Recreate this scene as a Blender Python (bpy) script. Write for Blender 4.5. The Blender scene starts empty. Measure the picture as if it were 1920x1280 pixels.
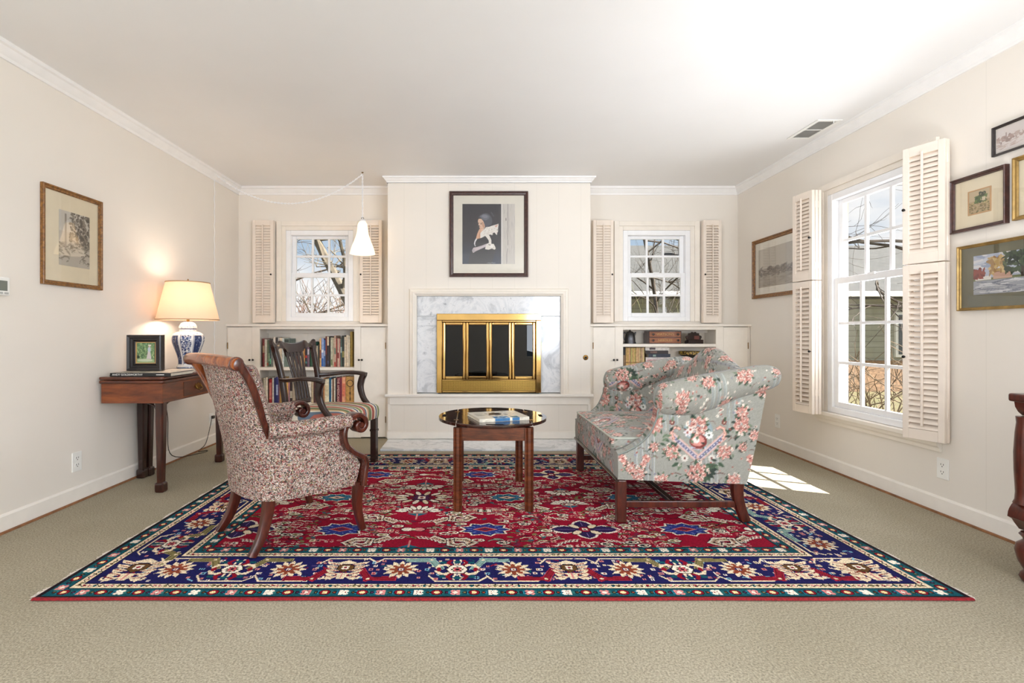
import bpy, bmesh, math, random
import numpy as np
from mathutils import Matrix, Vector

random.seed(7)
rng = np.random.default_rng(7)
C = bpy.context.scene.collection
sc = bpy.context.scene

# ------------------------------------------------------------------ camera, sky, sun, exposure
F = 930.0            # focal length in pixels of the 1920 px wide frame
VX, VY = 882.0, 624.0
CAMH = 1.0
cam_d = bpy.data.cameras.new('camera')
cam = bpy.data.objects.new('camera', cam_d)
C.objects.link(cam)
cam.location = (0, 0, CAMH)
cam.rotation_euler = (math.pi / 2, 0, 0)
cam_d.sensor_width = 36.0
cam_d.lens = F / 1920 * 36.0
cam_d.shift_x = (960 - VX) / 1920
cam_d.shift_y = (VY - 640) / 1920
cam_d.clip_start = 0.02
sc.camera = cam

world = bpy.data.worlds.new('sky')
sc.world = world
world.use_nodes = True
wn, wl = world.node_tree.nodes, world.node_tree.links
wbg = wn['Background']
wsky = wn.new('ShaderNodeTexSky')
wsky.sky_type = 'PREETHAM' if False else 'HOSEK_WILKIE'
wsky.turbidity = 3.0
wsky.ground_albedo = 0.4
wsky.sun_direction = Vector((0.58, -0.23, 0.78)).normalized()
wcoord = wn.new('ShaderNodeTexCoord')
wcl = wn.new('ShaderNodeTexNoise')
wcl.inputs['Scale'].default_value = 3.2
wcl.inputs['Detail'].default_value = 6
wmp = wn.new('ShaderNodeMapping')
wmp.inputs['Scale'].default_value = (1, 1, 2.4)
wl.new(wcoord.outputs['Generated'], wmp.inputs['Vector'])
wl.new(wmp.outputs['Vector'], wcl.inputs['Vector'])
wramp = wn.new('ShaderNodeValToRGB')
wramp.color_ramp.elements[0].position = 0.42
wramp.color_ramp.elements[1].position = 0.58
wl.new(wcl.outputs['Fac'], wramp.inputs['Fac'])
wmix = wn.new('ShaderNodeMix')
wmix.data_type = 'RGBA'
wl.new(wramp.outputs['Color'], wmix.inputs['Factor'])
wbase = wn.new('ShaderNodeMix')
wbase.data_type = 'RGBA'
wbase.inputs['Factor'].default_value = 0.75
wl.new(wsky.outputs['Color'], wbase.inputs['A'])
wbase.inputs['B'].default_value = (0.62, 0.80, 1.0, 1)
wl.new(wbase.outputs['Result'], wmix.inputs['A'])
wmix.inputs['B'].default_value = (1.05, 1.05, 1.05, 1)
wl.new(wmix.outputs['Result'], wbg.inputs['Color'])
wbg.inputs['Strength'].default_value = 0.72

sun_d = bpy.data.lights.new('sun', 'SUN')
sun = bpy.data.objects.new('sun', sun_d)
C.objects.link(sun)
SUN_DIR = Vector((-0.35, 0.14, -0.47)).normalized()
sun.rotation_euler = SUN_DIR.to_track_quat('-Z', 'Y').to_euler()
sun.location = (6, -2, 8)
sun_d.energy = 17.0
sun_d.color = (1.0, 0.96, 0.88)
sun_d.angle = 0.006

def area(name, loc, direction, sx, sy, power, color=(1, 1, 1)):
    d = bpy.data.lights.new(name, 'AREA')
    o = bpy.data.objects.new(name, d)
    C.objects.link(o)
    d.shape = 'RECTANGLE'
    d.size, d.size_y = sx, sy
    d.energy = power
    d.color = color
    o.location = loc
    o.rotation_euler = Vector(direction).to_track_quat('-Z', 'Z').to_euler()
    return o

# added fill lamps in invented openings of the side walls behind the camera
area('left_fill', (-2.36, -1.1, 1.3), (1, 0.35, 0), 1.5, 1.4, 66, (0.86, 0.95, 1.08))
area('right_fill', (2.48, -1.1, 1.3), (-1, 0.35, 0), 1.5, 1.4, 66, (0.86, 0.95, 1.08))
# daylight through the glazed door in the rear wall
area('rear_daylight', (1.75, -2.19, 1.3), (-0.25, 1, -0.05), 0.85, 1.6, 48, (0.88, 0.96, 1.07))
# added lamp out of view, aimed up to brighten the ceiling
fl_ = area('ceiling_fill', (1.75, 1.4, 0.75), (-0.15, 1.15, 1.5), 0.6, 0.6, 7.5, (0.94, 0.97, 1.04))
fl_.data.spread = math.radians(100)
# daylight entering by the tall window in the right wall
area('side_daylight', (2.78, 3.24, 1.25), (-1, 0, 0.1), 0.75, 1.5, 26, (0.92, 0.97, 1.06))

sc.view_settings.view_transform = 'Standard'
sc.view_settings.look = 'None'
sc.view_settings.exposure = 0.36
sc.view_settings.gamma = 1.0
sc.view_settings.use_curve_mapping = False
sc.cycles.max_bounces = 10
sc.cycles.diffuse_bounces = 6
sc.cycles.glossy_bounces = 4
sc.cycles.transparent_max_bounces = 12
sc.cycles.sample_clamp_indirect = 6.0
sc.cycles.caustics_reflective = False
sc.cycles.caustics_refractive = False

# ------------------------------------------------------------------ helpers
def lin(c):
    return tuple((x / 12.92 if x <= 0.04045 else ((x + 0.055) / 1.055) ** 2.4) for x in (v / 255.0 for v in c))

def lin_arr(a):
    a = np.asarray(a, dtype=np.float64) / 255.0
    return np.where(a <= 0.04045, a / 12.92, ((a + 0.055) / 1.055) ** 2.4)

def rgba(c):
    return (*lin(c), 1.0)

def px(x, Y):
    return (x - VX) / F * Y

def pz(y, Y):
    return CAMH - (y - VY) / F * Y

class MB:
    """collects shapes; build() links them as ONE mesh object"""
    def __init__(s):
        s.v, s.f, s.uv, s.n = [], [], [], 0
    def add(s, V, Fc, uv=None):
        V = np.asarray(V, dtype=np.float64).reshape(-1, 3)
        n = s.n
        s.v.append(V)
        s.f += [tuple(int(i) + n for i in f) for f in Fc]
        s.uv.append(np.zeros((len(V), 2)) if uv is None else np.asarray(uv, dtype=np.float64).reshape(-1, 2))
        s.n += len(V)
        return s
    def box(s, x0, x1, y0, y1, z0, z1):
        V = [(x0, y0, z0), (x1, y0, z0), (x1, y1, z0), (x0, y1, z0), (x0, y0, z1), (x1, y0, z1), (x1, y1, z1), (x0, y1, z1)]
        return s.add(V, [(0, 3, 2, 1), (4, 5, 6, 7), (0, 1, 5, 4), (1, 2, 6, 5), (2, 3, 7, 6), (3, 0, 4, 7)])
    def hexa(s, bottom, top):
        return s.add(list(bottom) + list(top), [(0, 3, 2, 1), (4, 5, 6, 7), (0, 1, 5, 4), (1, 2, 6, 5), (2, 3, 7, 6), (3, 0, 4, 7)])
    def prism(s, poly, axis, a, b):
        n = len(poly)
        def P(p, h):
            return {'x': (h, p[0], p[1]), 'y': (p[0], h, p[1]), 'z': (p[0], p[1], h)}[axis]
        V = [P(p, a) for p in poly] + [P(p, b) for p in poly]
        Fc = [tuple(range(n)), tuple(range(2 * n - 1, n - 1, -1))]
        Fc += [(i, i + n, (i + 1) % n + n, (i + 1) % n) for i in range(n)]
        return s.add(V, Fc)
    def grid(s, P, cu=False, cv=False, uv=None, capu=False):
        P = np.asarray(P, dtype=np.float64)
        nu, nv = P.shape[:2]
        Fc = []
        for i in range(nu if cu else nu - 1):
            i2 = (i + 1) % nu
            for j in range(nv if cv else nv - 1):
                j2 = (j + 1) % nv
                Fc.append((i * nv + j, i2 * nv + j, i2 * nv + j2, i * nv + j2))
        if capu:
            Fc.append(tuple(range(nv)))
            Fc.append(tuple((nu - 1) * nv + j for j in range(nv - 1, -1, -1)))
        return s.add(P.reshape(-1, 3), Fc, None if uv is None else np.asarray(uv).reshape(-1, 2))
    def sweep(s, path, prof, up=(0, 0, 1), scale=None, cap=True, closed=False, uvs=None):
        path = np.asarray(path, dtype=np.float64)
        prof = np.asarray(prof, dtype=np.float64)
        n = len(path)
        if closed:
            T = np.roll(path, -1, 0) - np.roll(path, 1, 0)
        else:
            T = np.gradient(path, axis=0)
        T /= np.linalg.norm(T, axis=1)[:, None] + 1e-12
        up = np.asarray(up, dtype=np.float64)
        ups = np.tile(up, (n, 1)) if up.ndim == 1 else up
        S = np.cross(T, ups)
        S /= np.linalg.norm(S, axis=1)[:, None] + 1e-12
        U = np.cross(S, T)
        if scale is None:
            sca = np.ones((n, 2))
        else:
            sca = np.asarray(scale, dtype=np.float64)
            if sca.ndim == 1:
                sca = np.stack([sca, sca], 1)
        P = path[:, None, :] + S[:, None, :] * (prof[None, :, 0] * sca[:, None, 0])[..., None] + U[:, None, :] * (prof[None, :, 1] * sca[:, None, 1])[..., None]
        return s.grid(P, cu=closed, cv=True, capu=cap and not closed, uv=uvs)
    def tube(s, path, r, n=8, up=None, closed=False, cap=True):
        path = np.asarray(path, dtype=np.float64)
        m = len(path)
        rr = np.full(m, r) if np.isscalar(r) else np.asarray(r, dtype=np.float64)
        T = np.gradient(path, axis=0) if not closed else np.roll(path, -1, 0) - np.roll(path, 1, 0)
        T /= np.linalg.norm(T, axis=1)[:, None] + 1e-12
        ref = np.array([0, 0, 1.0]) if abs(T[0][2]) < 0.9 else np.array([1.0, 0, 0])
        N = np.cross(T[0], ref)
        N /= np.linalg.norm(N)
        a = np.arange(n) * 2 * math.pi / n
        P = np.zeros((m, n, 3))
        for i in range(m):
            N = N - T[i] * np.dot(N, T[i])
            N /= np.linalg.norm(N) + 1e-12
            B = np.cross(T[i], N)
            P[i] = path[i] + rr[i] * (np.cos(a)[:, None] * N + np.sin(a)[:, None] * B)
        return s.grid(P, cu=closed, cv=True, capu=cap and not closed)
    def lathe(s, prof, c=(0, 0, 0), n=32, axis='z', lobes=0, amp=0.0):
        a = np.arange(n) * 2 * math.pi / n
        P = np.zeros((len(prof), n, 3))
        for i, (r, h) in enumerate(prof):
            rr = r * (1 + amp * np.abs(np.cos(a * lobes / 2.0))) if lobes else np.full(n, r)
            x, y = rr * np.cos(a), rr * np.sin(a)
            hh = np.full(n, h)
            if axis == 'z':
                P[i] = np.stack([x, y, hh], 1)
            elif axis == 'y':
                P[i] = np.stack([x, hh, -y], 1)
            else:
                P[i] = np.stack([hh, x, y], 1)
        return s.grid(P + np.asarray(c), cv=True, capu=True)
    def sphere(s, c, r, n=12, sq=(1, 1, 1)):
        th = np.linspace(0.02, math.pi - 0.02, n // 2 + 2)
        a = np.arange(n) * 2 * math.pi / n
        P = np.stack([np.outer(np.sin(th), np.cos(a)) * r * sq[0], np.outer(np.sin(th), np.sin(a)) * r * sq[1], np.outer(np.cos(th), np.ones(n)) * r * sq[2]], -1)
        return s.grid(P + np.asarray(c), cv=True, capu=True)
    def verts(s):
        return np.concatenate(s.v)
    def rot(s, M):
        """apply a 4x4 to everything collected so far"""
        M = np.array(M)
        s.v = [v @ M[:3, :3].T + M[:3, 3] for v in s.v]
        return s
    def build(s, name, m, parent=None, world=False, bevel=0.0, seg=2, smooth=None, col=None, colf=None, merge=False):
        V = s.verts()
        if world and parent is not None:
            V = V - OFF[parent.name]
        me = bpy.data.meshes.new(name)
        me.from_pydata(V.tolist(), [], s.f)
        bm = bmesh.new()
        bm.from_mesh(me)
        if merge:
            bmesh.ops.remove_doubles(bm, verts=bm.verts, dist=1e-5)
        bmesh.ops.recalc_face_normals(bm, faces=bm.faces)
        bm.to_mesh(me)
        bm.free()
        if isinstance(m, (list, tuple)):
            for x in m:
                me.materials.append(x)
        else:
            me.materials.append(m)
        if col is not None:
            ca = me.color_attributes.new('pattern', 'FLOAT_COLOR', 'POINT')
            arr = np.ones((len(me.vertices), 4), dtype=np.float32)
            arr[:, :3] = lin_arr(col)
            ca.data.foreach_set('color', arr.ravel())
        if smooth is not None:
            me.polygons.foreach_set('use_smooth', [True] * len(me.polygons))
            if smooth < 179:
                me.set_sharp_from_angle(angle=math.radians(smooth))
        o = bpy.data.objects.new(name, me)
        C.objects.link(o)
        if parent is not None:
            o.parent = parent
            OFF[o.name] = OFF[parent.name]
        else:
            OFF[o.name] = np.zeros(3)
        if bevel:
            b = o.modifiers.new('soft_edges', 'BEVEL')
            b.width = bevel
            b.segments = seg
            b.limit_method = 'ANGLE'
            b.angle_limit = math.radians(40)
            b.harden_normals = False
        return o

OFF = {}

def thing(name, label, cat, loc=(0, 0, 0), rotz=0.0, group=None):
    o = bpy.data.objects.new(name, None)
    C.objects.link(o)
    o.location = loc
    o.rotation_euler = (0, 0, rotz)
    o.empty_display_size = 0.1
    OFF[o.name] = np.array(loc, dtype=float)
    o['label'] = label
    o['category'] = cat
    if group:
        o['group'] = group
    return o

def tag(o, label, cat, group=None, kind=None):
    o['label'] = label
    o['category'] = cat
    if group:
        o['group'] = group
    if kind:
        o['kind'] = kind
    return o

def structure(o, label=None, cat=None):
    o['kind'] = 'structure'
    if label:
        o['label'] = label
    if cat:
        o['category'] = cat
    return o

def text_obj(name, body, size, m, parent, loc, rot, extrude=0.0004, sx=1.0, align='CENTER'):
    cu = bpy.data.curves.new(name, 'FONT')
    cu.body = body
    cu.size = size
    cu.extrude = extrude
    cu.align_x = align
    cu.align_y = 'CENTER'
    tmp = bpy.data.objects.new(name + '_curve', cu)
    C.objects.link(tmp)
    dg = bpy.context.evaluated_depsgraph_get()
    me = bpy.data.meshes.new_from_object(tmp.evaluated_get(dg))
    bpy.data.objects.remove(tmp)
    bpy.data.curves.remove(cu)
    me.materials.clear()
    me.materials.append(m)
    o = bpy.data.objects.new(name, me)
    C.objects.link(o)
    o.parent = parent
    o.location = loc
    o.rotation_euler = rot
    o.scale = (sx, 1, 1)
    OFF[o.name] = OFF[parent.name]
    return o

def smooth_path(pts, n=60, closed=False):
    """Catmull-Rom through pts"""
    P = np.asarray(pts, dtype=np.float64)
    k = len(P)
    out = []
    segs = k if closed else k - 1
    for t in np.linspace(0, segs, n, endpoint=not closed):
        i = min(int(t), segs - 1)
        u = t - i
        if closed:
            p0, p1, p2, p3 = P[(i - 1) % k], P[i % k], P[(i + 1) % k], P[(i + 2) % k]
        else:
            p1, p2 = P[i], P[i + 1]
            p0 = P[i - 1] if i > 0 else 2 * p1 - p2
            p3 = P[i + 2] if i + 2 < k else 2 * p2 - p1
        out.append(0.5 * ((2 * p1) + (-p0 + p2) * u + (2 * p0 - 5 * p1 + 4 * p2 - p3) * u * u + (-p0 + 3 * p1 - 3 * p2 + p3) * u ** 3))
    return np.array(out)

def rrect(w, h, r, n=5):
    """rounded rectangle profile centred at 0"""
    out = []
    for cx, cy, a0 in ((w / 2 - r, h / 2 - r, 0), (-w / 2 + r, h / 2 - r, 90), (-w / 2 + r, -h / 2 + r, 180), (w / 2 - r, -h / 2 + r, 270)):
        for k in range(n):
            a = math.radians(a0 + 90 * k / (n - 1))
            out.append((cx + r * math.cos(a), cy + r * math.sin(a)))
    return out

def circ(rx, ry=None, n=16):
    ry = rx if ry is None else ry
    return [(rx * math.cos(2 * math.pi * k / n), ry * math.sin(2 * math.pi * k / n)) for k in range(n)]

def sstep(a, b, x):
    t = np.clip((np.asarray(x, dtype=float) - a) / (b - a), 0, 1)
    return t * t * (3 - 2 * t)

# ------------------------------------------------------------------ materials
def new_mat(name):
    m = bpy.data.materials.new(name)
    m.use_nodes = True
    nt = m.node_tree
    return m, nt.nodes, nt.links, nt.nodes['Principled BSDF']

def coords(N, L, scale=(1, 1, 1), kind='Object'):
    tc = N.new('ShaderNodeTexCoord')
    mp = N.new('ShaderNodeMapping')
    mp.inputs['Scale'].default_value = scale
    L.new(tc.outputs[kind], mp.inputs['Vector'])
    return mp.outputs['Vector']

def noise(N, L, vec, scale, detail=3, rough=0.55, dist=0.0):
    n = N.new('ShaderNodeTexNoise')
    n.inputs['Scale'].default_value = scale
    n.inputs['Detail'].default_value = detail
    n.inputs['Roughness'].default_value = rough
    n.inputs['Distortion'].default_value = dist
    L.new(vec, n.inputs['Vector'])
    return n.outputs['Fac']

def ramp(N, L, fac, stops, interp='LINEAR'):
    r = N.new('ShaderNodeValToRGB')
    r.color_ramp.interpolation = interp
    el = r.color_ramp.elements
    while len(el) < len(stops):
        el.new(0.5)
    for e, (p, c) in zip(el, stops):
        e.position = p
        e.color = rgba(c)
    L.new(fac, r.inputs['Fac'])
    return r.outputs['Color']

def bump(N, L, h, bs, strength=0.2, dist=0.01):
    b = N.new('ShaderNodeBump')
    b.inputs['Strength'].default_value = strength
    b.inputs['Distance'].default_value = dist
    L.new(h, b.inputs['Height'])
    L.new(b.outputs['Normal'], bs.inputs['Normal'])

def plain(name, c, rough=0.5, metal=0.0, var=0.04, scale=12, bmp=0.0, bscale=200, coat=0.0, spec=0.5):
    m, N, L, B = new_mat(name)
    v = coords(N, L)
    c2 = tuple(max(0, x * (1 - var)) for x in c)
    c3 = tuple(min(255, x * (1 + var)) for x in c)
    L.new(ramp(N, L, noise(N, L, v, scale), [(0.3, c2), (0.7, c3)]), B.inputs['Base Color'])
    B.inputs['Roughness'].default_value = rough
    B.inputs['Metallic'].default_value = metal
    B.inputs['Specular IOR Level'].default_value = spec
    B.inputs['Coat Weight'].default_value = coat
    B.inputs['Coat Roughness'].default_value = 0.08
    if bmp:
        bump(N, L, noise(N, L, v, bscale, 2), B, bmp, 0.004)
    return m

def wood(name, dark, mid, light, rough=0.28, axis=(1, 1, 1), scale=6.0, coat=0.35):
    m, N, L, B = new_mat(name)
    v = coords(N, L, axis)
    g = noise(N, L, v, scale * 2.2, 6, 0.62, 0.4)
    L.new(ramp(N, L, g, [(0.28, dark), (0.5, mid), (0.74, light)]), B.inputs['Base Color'])
    B.inputs['Roughness'].default_value = rough
    B.inputs['Coat Weight'].default_value = coat
    B.inputs['Coat Roughness'].default_value = 0.12
    return m

def pattern_mat(name, rough=0.8, bmp=0.15, bscale=900, sheen=0.0, spec=0.3):
    m, N, L, B = new_mat(name)
    a = N.new('ShaderNodeVertexColor')
    a.layer_name = 'pattern'
    L.new(a.outputs['Color'], B.inputs['Base Color'])
    B.inputs['Roughness'].default_value = rough
    B.inputs['Specular IOR Level'].default_value = spec
    B.inputs['Sheen Weight'].default_value = sheen
    if bmp:
        bump(N, L, noise(N, L, coords(N, L), bscale, 2), B, bmp, 0.002)
    return m

def glass_mat(name, refl=0.08, tint=(255, 255, 255), rough=0.0):
    m = bpy.data.materials.new(name)
    m.use_nodes = True
    N, L = m.node_tree.nodes, m.node_tree.links
    N.remove(N['Principled BSDF'])
    tr = N.new('ShaderNodeBsdfTransparent')
    tr.inputs['Color'].default_value = rgba(tint)
    gl = N.new('ShaderNodeBsdfGlossy')
    gl.inputs['Roughness'].default_value = rough
    # Schlick reflectance, the same from both faces of the pane
    fr = N.new('ShaderNodeLayerWeight')
    fr.inputs['Blend'].default_value = 0.5
    pw = N.new('ShaderNodeMath')
    pw.operation = 'POWER'
    pw.inputs[1].default_value = 5.0
    L.new(fr.outputs['Facing'], pw.inputs[0])
    mul = N.new('ShaderNodeMath')
    mul.operation = 'MULTIPLY_ADD'
    mul.inputs[1].default_value = 0.8
    mul.inputs[2].default_value = refl
    mul.use_clamp = True
    L.new(pw.outputs[0], mul.inputs[0])
    mx = N.new('ShaderNodeMixShader')
    L.new(mul.outputs[0], mx.inputs['Fac'])
    L.new(tr.outputs[0], mx.inputs[1])
    L.new(gl.outputs[0], mx.inputs[2])
    L.new(mx.outputs[0], N['Material Output'].inputs['Surface'])
    return m

def wall_mat(name, c, groove=0.0, along='X', dark=0.965):
    m, N, L, B = new_mat(name)
    v = coords(N, L)
    base = ramp(N, L, noise(N, L, v, 1.6, 4), [(0.3, tuple(x * 0.985 for x in c)), (0.7, c)])
    if groove:
        sep = N.new('ShaderNodeSeparateXYZ')
        L.new(v, sep.inputs[0])
        p = N.new('ShaderNodeMath'); p.operation = 'PINGPONG'; p.inputs[1].default_value = groove / 2
        L.new(sep.outputs[along], p.inputs[0])
        r2 = ramp(N, L, p.outputs[0], [(0.0, tuple(255 * dark for _ in range(3))), (0.0035, (255, 255, 255))])
        mx = N.new('ShaderNodeMix'); mx.data_type = 'RGBA'; mx.blend_type = 'MULTIPLY'; mx.inputs['Factor'].default_value = 1
        L.new(base, mx.inputs['A']); L.new(r2, mx.inputs['B'])
        L.new(mx.outputs['Result'], B.inputs['Base Color'])
    else:
        L.new(base, B.inputs['Base Color'])
    B.inputs['Roughness'].default_value = 0.55
    B.inputs['Specular IOR Level'].default_value = 0.3
    bump(N, L, noise(N, L, v, 90, 3), B, 0.04, 0.003)
    return m

WALLC = (236, 229, 219)
M = {}
M['wall'] = wall_mat('cream_wall_paint', WALLC)
M['wall_panel'] = wall_mat('cream_panelled_wall_paint', WALLC, 0.205)
M['ceiling'] = wall_mat('ceiling_paint', (239, 238, 237))
M['trim'] = plain('cream_trim_paint', (240, 234, 225), 0.4, var=0.01)
M['crown'] = plain('white_crown_paint', (240, 238, 236), 0.45, var=0.01)
M['cabinet'] = plain('cream_cabinet_paint', (238, 230, 218), 0.42, var=0.012)
M['shutter'] = plain('shutter_paint', (235, 222, 208), 0.42, var=0.012)
M['vinyl'] = plain('white_window_vinyl', (243, 243, 244), 0.35, var=0.01)
M['mahogany'] = wood('mahogany_wood', (30, 12, 8), (58, 24, 14), (84, 38, 21), axis=(3, 3, 0.7))
M['mahogany_h'] = wood('mahogany_wood_long', (46, 20, 10), (86, 40, 20), (122, 62, 31), axis=(0.8, 0.8, 4))
M['darkwood'] = wood('dark_walnut_wood', (24, 12, 9), (42, 22, 17), (62, 33, 25), rough=0.25, axis=(3, 3, 0.8))
M['cherry'] = wood('red_cherry_wood', (44, 15, 9), (74, 28, 17), (100, 42, 25), axis=(3, 3, 0.7))
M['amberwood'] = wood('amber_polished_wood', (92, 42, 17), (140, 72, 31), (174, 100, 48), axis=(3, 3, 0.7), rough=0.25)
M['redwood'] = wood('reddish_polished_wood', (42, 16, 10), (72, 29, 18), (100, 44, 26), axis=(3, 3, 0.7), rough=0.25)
M['brass'] = plain('polished_brass', (198, 164, 104), 0.09, metal=1.0, var=0.06, scale=5)
M['oldbrass'] = plain('aged_brass', (140, 105, 55), 0.35, metal=1.0)
M['black_metal'] = plain('black_iron', (26, 24, 23), 0.45, metal=0.4)
M['dark_void'] = plain('sooty_firebrick', (34, 29, 27), 0.9)
M['smoked_glass'] = glass_mat('smoked_fire_glass', 0.03, (70, 62, 57))
M['glass'] = glass_mat('clear_window_glass', 0.02)
M['picture_glass'] = glass_mat('picture_glass', 0.05)
M['paper'] = plain('book_pages', (226, 216, 196), 0.8)
M['white_plastic'] = plain('white_plastic', (240, 239, 234), 0.4, var=0.01)
M['dark_plastic'] = plain('dark_slot', (40, 38, 36), 0.5)
M['pattern'] = pattern_mat('painted_pattern', 0.7, 0.0)
M['canvas'] = pattern_mat('printed_paper', 0.65, 0.0)
# ------------------------------------------------------------------ pattern charts (knot charts, prints): arrays of colours painted with shapes
class Chart:
    def __init__(s, w, h, res, bg):
        s.w, s.h, s.res = w, h, res
        s.nx, s.ny = int(round(w / res)), int(round(h / res))
        s.a = np.zeros((s.ny, s.nx, 3))
        s.a[:] = bg
        s.xs = (np.arange(s.nx) + 0.5) * res
        s.ys = (np.arange(s.ny) + 0.5) * res
        s.wrap = False
    def _win(s, x0, x1, y0, y1):
        i0, i1 = max(0, int(x0 / s.res) - 1), min(s.nx, int(x1 / s.res) + 2)
        j0, j1 = max(0, int(y0 / s.res) - 1), min(s.ny, int(y1 / s.res) + 2)
        return i0, i1, j0, j1
    def poly(s, pts, c):
        P = np.asarray(pts, dtype=float)
        if s.wrap:
            for dx in (-s.w, 0, s.w):
                for dy in (-s.h, 0, s.h):
                    s._poly(P + (dx, dy), c)
        else:
            s._poly(P, c)
    def _poly(s, P, c):
        i0, i1, j0, j1 = s._win(P[:, 0].min(), P[:, 0].max(), P[:, 1].min(), P[:, 1].max())
        if i1 <= i0 or j1 <= j0:
            return
        X, Y = np.meshgrid(s.xs[i0:i1], s.ys[j0:j1])
        ins = np.zeros(X.shape, bool)
        n = len(P)
        for k in range(n):
            x1, y1 = P[k]
            x2, y2 = P[(k + 1) % n]
            if y1 == y2:
                continue
            ins ^= ((y1 > Y) != (y2 > Y)) & (X < (x2 - x1) * (Y - y1) / (y2 - y1) + x1)
        s.a[j0:j1, i0:i1][ins] = c
    def ell(s, cx, cy, rx, ry, c, rot=0.0, n=20):
        a = np.arange(n) * 2 * math.pi / n
        x, y = rx * np.cos(a), ry * np.sin(a)
        s.poly(np.stack([cx + x * math.cos(rot) - y * math.sin(rot), cy + x * math.sin(rot) + y * math.cos(rot)], 1), c)
    def rect(s, x0, x1, y0, y1, c):
        s.poly([(x0, y0), (x1, y0), (x1, y1), (x0, y1)], c)
    def line(s, pts, w, c):
        for p, q in zip(pts[:-1], pts[1:]):
            d = np.array([q[0] - p[0], q[1] - p[1]])
            L = np.hypot(*d) + 1e-9
            d = d / L * w / 2
            nrm = np.array([-d[1], d[0]])
            p, q = np.array(p), np.array(q)
            s.poly([p + nrm - d, q + nrm + d, q - nrm + d, p - nrm - d], c)
    def speckle(s, amt, seed=3):
        r = np.random.default_rng(seed)
        s.a = np.clip(s.a * (1 + amt * (r.random((s.ny, s.nx, 1)) * 2 - 1)), 0, 255)
    def blur(s, k):
        for _ in range(k):
            p = np.pad(s.a, ((1, 1), (1, 1), (0, 0)), mode='wrap' if s.wrap else 'edge')
            s.a = (p[1:-1, 1:-1] * 2 + p[:-2, 1:-1] + p[2:, 1:-1] + p[1:-1, :-2] + p[1:-1, 2:]) / 6
    def sample(s, uv):
        """bilinear, wrapped"""
        u = np.mod(uv[:, 0] / s.res - 0.5, s.nx)
        v = np.mod(uv[:, 1] / s.res - 0.5, s.ny)
        i, j = np.floor(u).astype(int), np.floor(v).astype(int)
        fu, fv = (u - i)[:, None], (v - j)[:, None]
        i, j = i % s.nx, j % s.ny
        i2, j2 = (i + 1) % s.nx, (j + 1) % s.ny
        return (s.a[j, i] * (1 - fu) + s.a[j, i2] * fu) * (1 - fv) + (s.a[j2, i] * (1 - fu) + s.a[j2, i2] * fu) * fv

def chart_mesh(ch, name, m, parent, to3d, world=False):
    """a grid mesh whose every cell carries its chart colour; to3d(X, Y) gives coordinates"""
    xs = np.arange(ch.nx + 1) * ch.res
    ys = np.arange(ch.ny + 1) * ch.res
    X, Y = np.meshgrid(xs, ys)
    V = np.stack(to3d(X, Y), -1).reshape(-1, 3)
    if world and parent is not None:
        V = V - OFF[parent.name]
    nx, ny = ch.nx, ch.ny
    idx = np.arange((nx + 1) * (ny + 1)).reshape(ny + 1, nx + 1)
    Fq = np.stack([idx[:-1, :-1], idx[:-1, 1:], idx[1:, 1:], idx[1:, :-1]], -1).reshape(-1, 4)
    me = bpy.data.meshes.new(name)
    me.vertices.add(len(V))
    me.vertices.foreach_set('co', V.astype(np.float32).ravel())
    me.loops.add(Fq.size)
    me.loops.foreach_set('vertex_index', Fq.astype(np.int32).ravel())
    me.polygons.add(len(Fq))
    me.polygons.foreach_set('loop_start', (np.arange(len(Fq)) * 4).astype(np.int32))
    me.polygons.foreach_set('loop_total', np.full(len(Fq), 4, np.int32))
    me.update(calc_edges=True)
    ca = me.color_attributes.new('pattern', 'FLOAT_COLOR', 'CORNER')
    col = np.ones((len(Fq), 4, 4), dtype=np.float32)
    col[:, :, :3] = lin_arr(ch.a).reshape(-1, 1, 3)
    ca.data.foreach_set('color', col.ravel())
    me.materials.append(m)
    o = bpy.data.objects.new(name, me)
    C.objects.link(o)
    if parent is not None:
        o.parent = parent
        OFF[o.name] = OFF[parent.name]
    else:
        OFF[o.name] = np.zeros(3)
    return o
# ------------------------------------------------------------------ the setting
ZC = 2.445
YB = 4.931           # alcove back wall
YC = 4.604           # chimney breast front
CX0, CX1 = -0.767, 1.114
YREAR = -2.2
AR, AL = math.atan(0.024), math.atan(0.0145)
TR = -math.pi / 2 - AR
TL = math.pi / 2 - AL

def xr(Y):
    return 2.60 + 0.024 * (Y - 2.5)

def yr(x):
    return 2.54 / ((x - VX) / F - 0.024)

def xl(Y):
    return -2.335 + 0.0145 * (Y - 2.8)

def yl(x):
    return -2.3756 / ((x - VX) / F - 0.0145)

def place(o, loc, rotz=0.0):
    o.location = loc
    o.rotation_euler = (0, 0, rotz)
    OFF[o.name] = np.array(loc, dtype=float)
    return o

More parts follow.
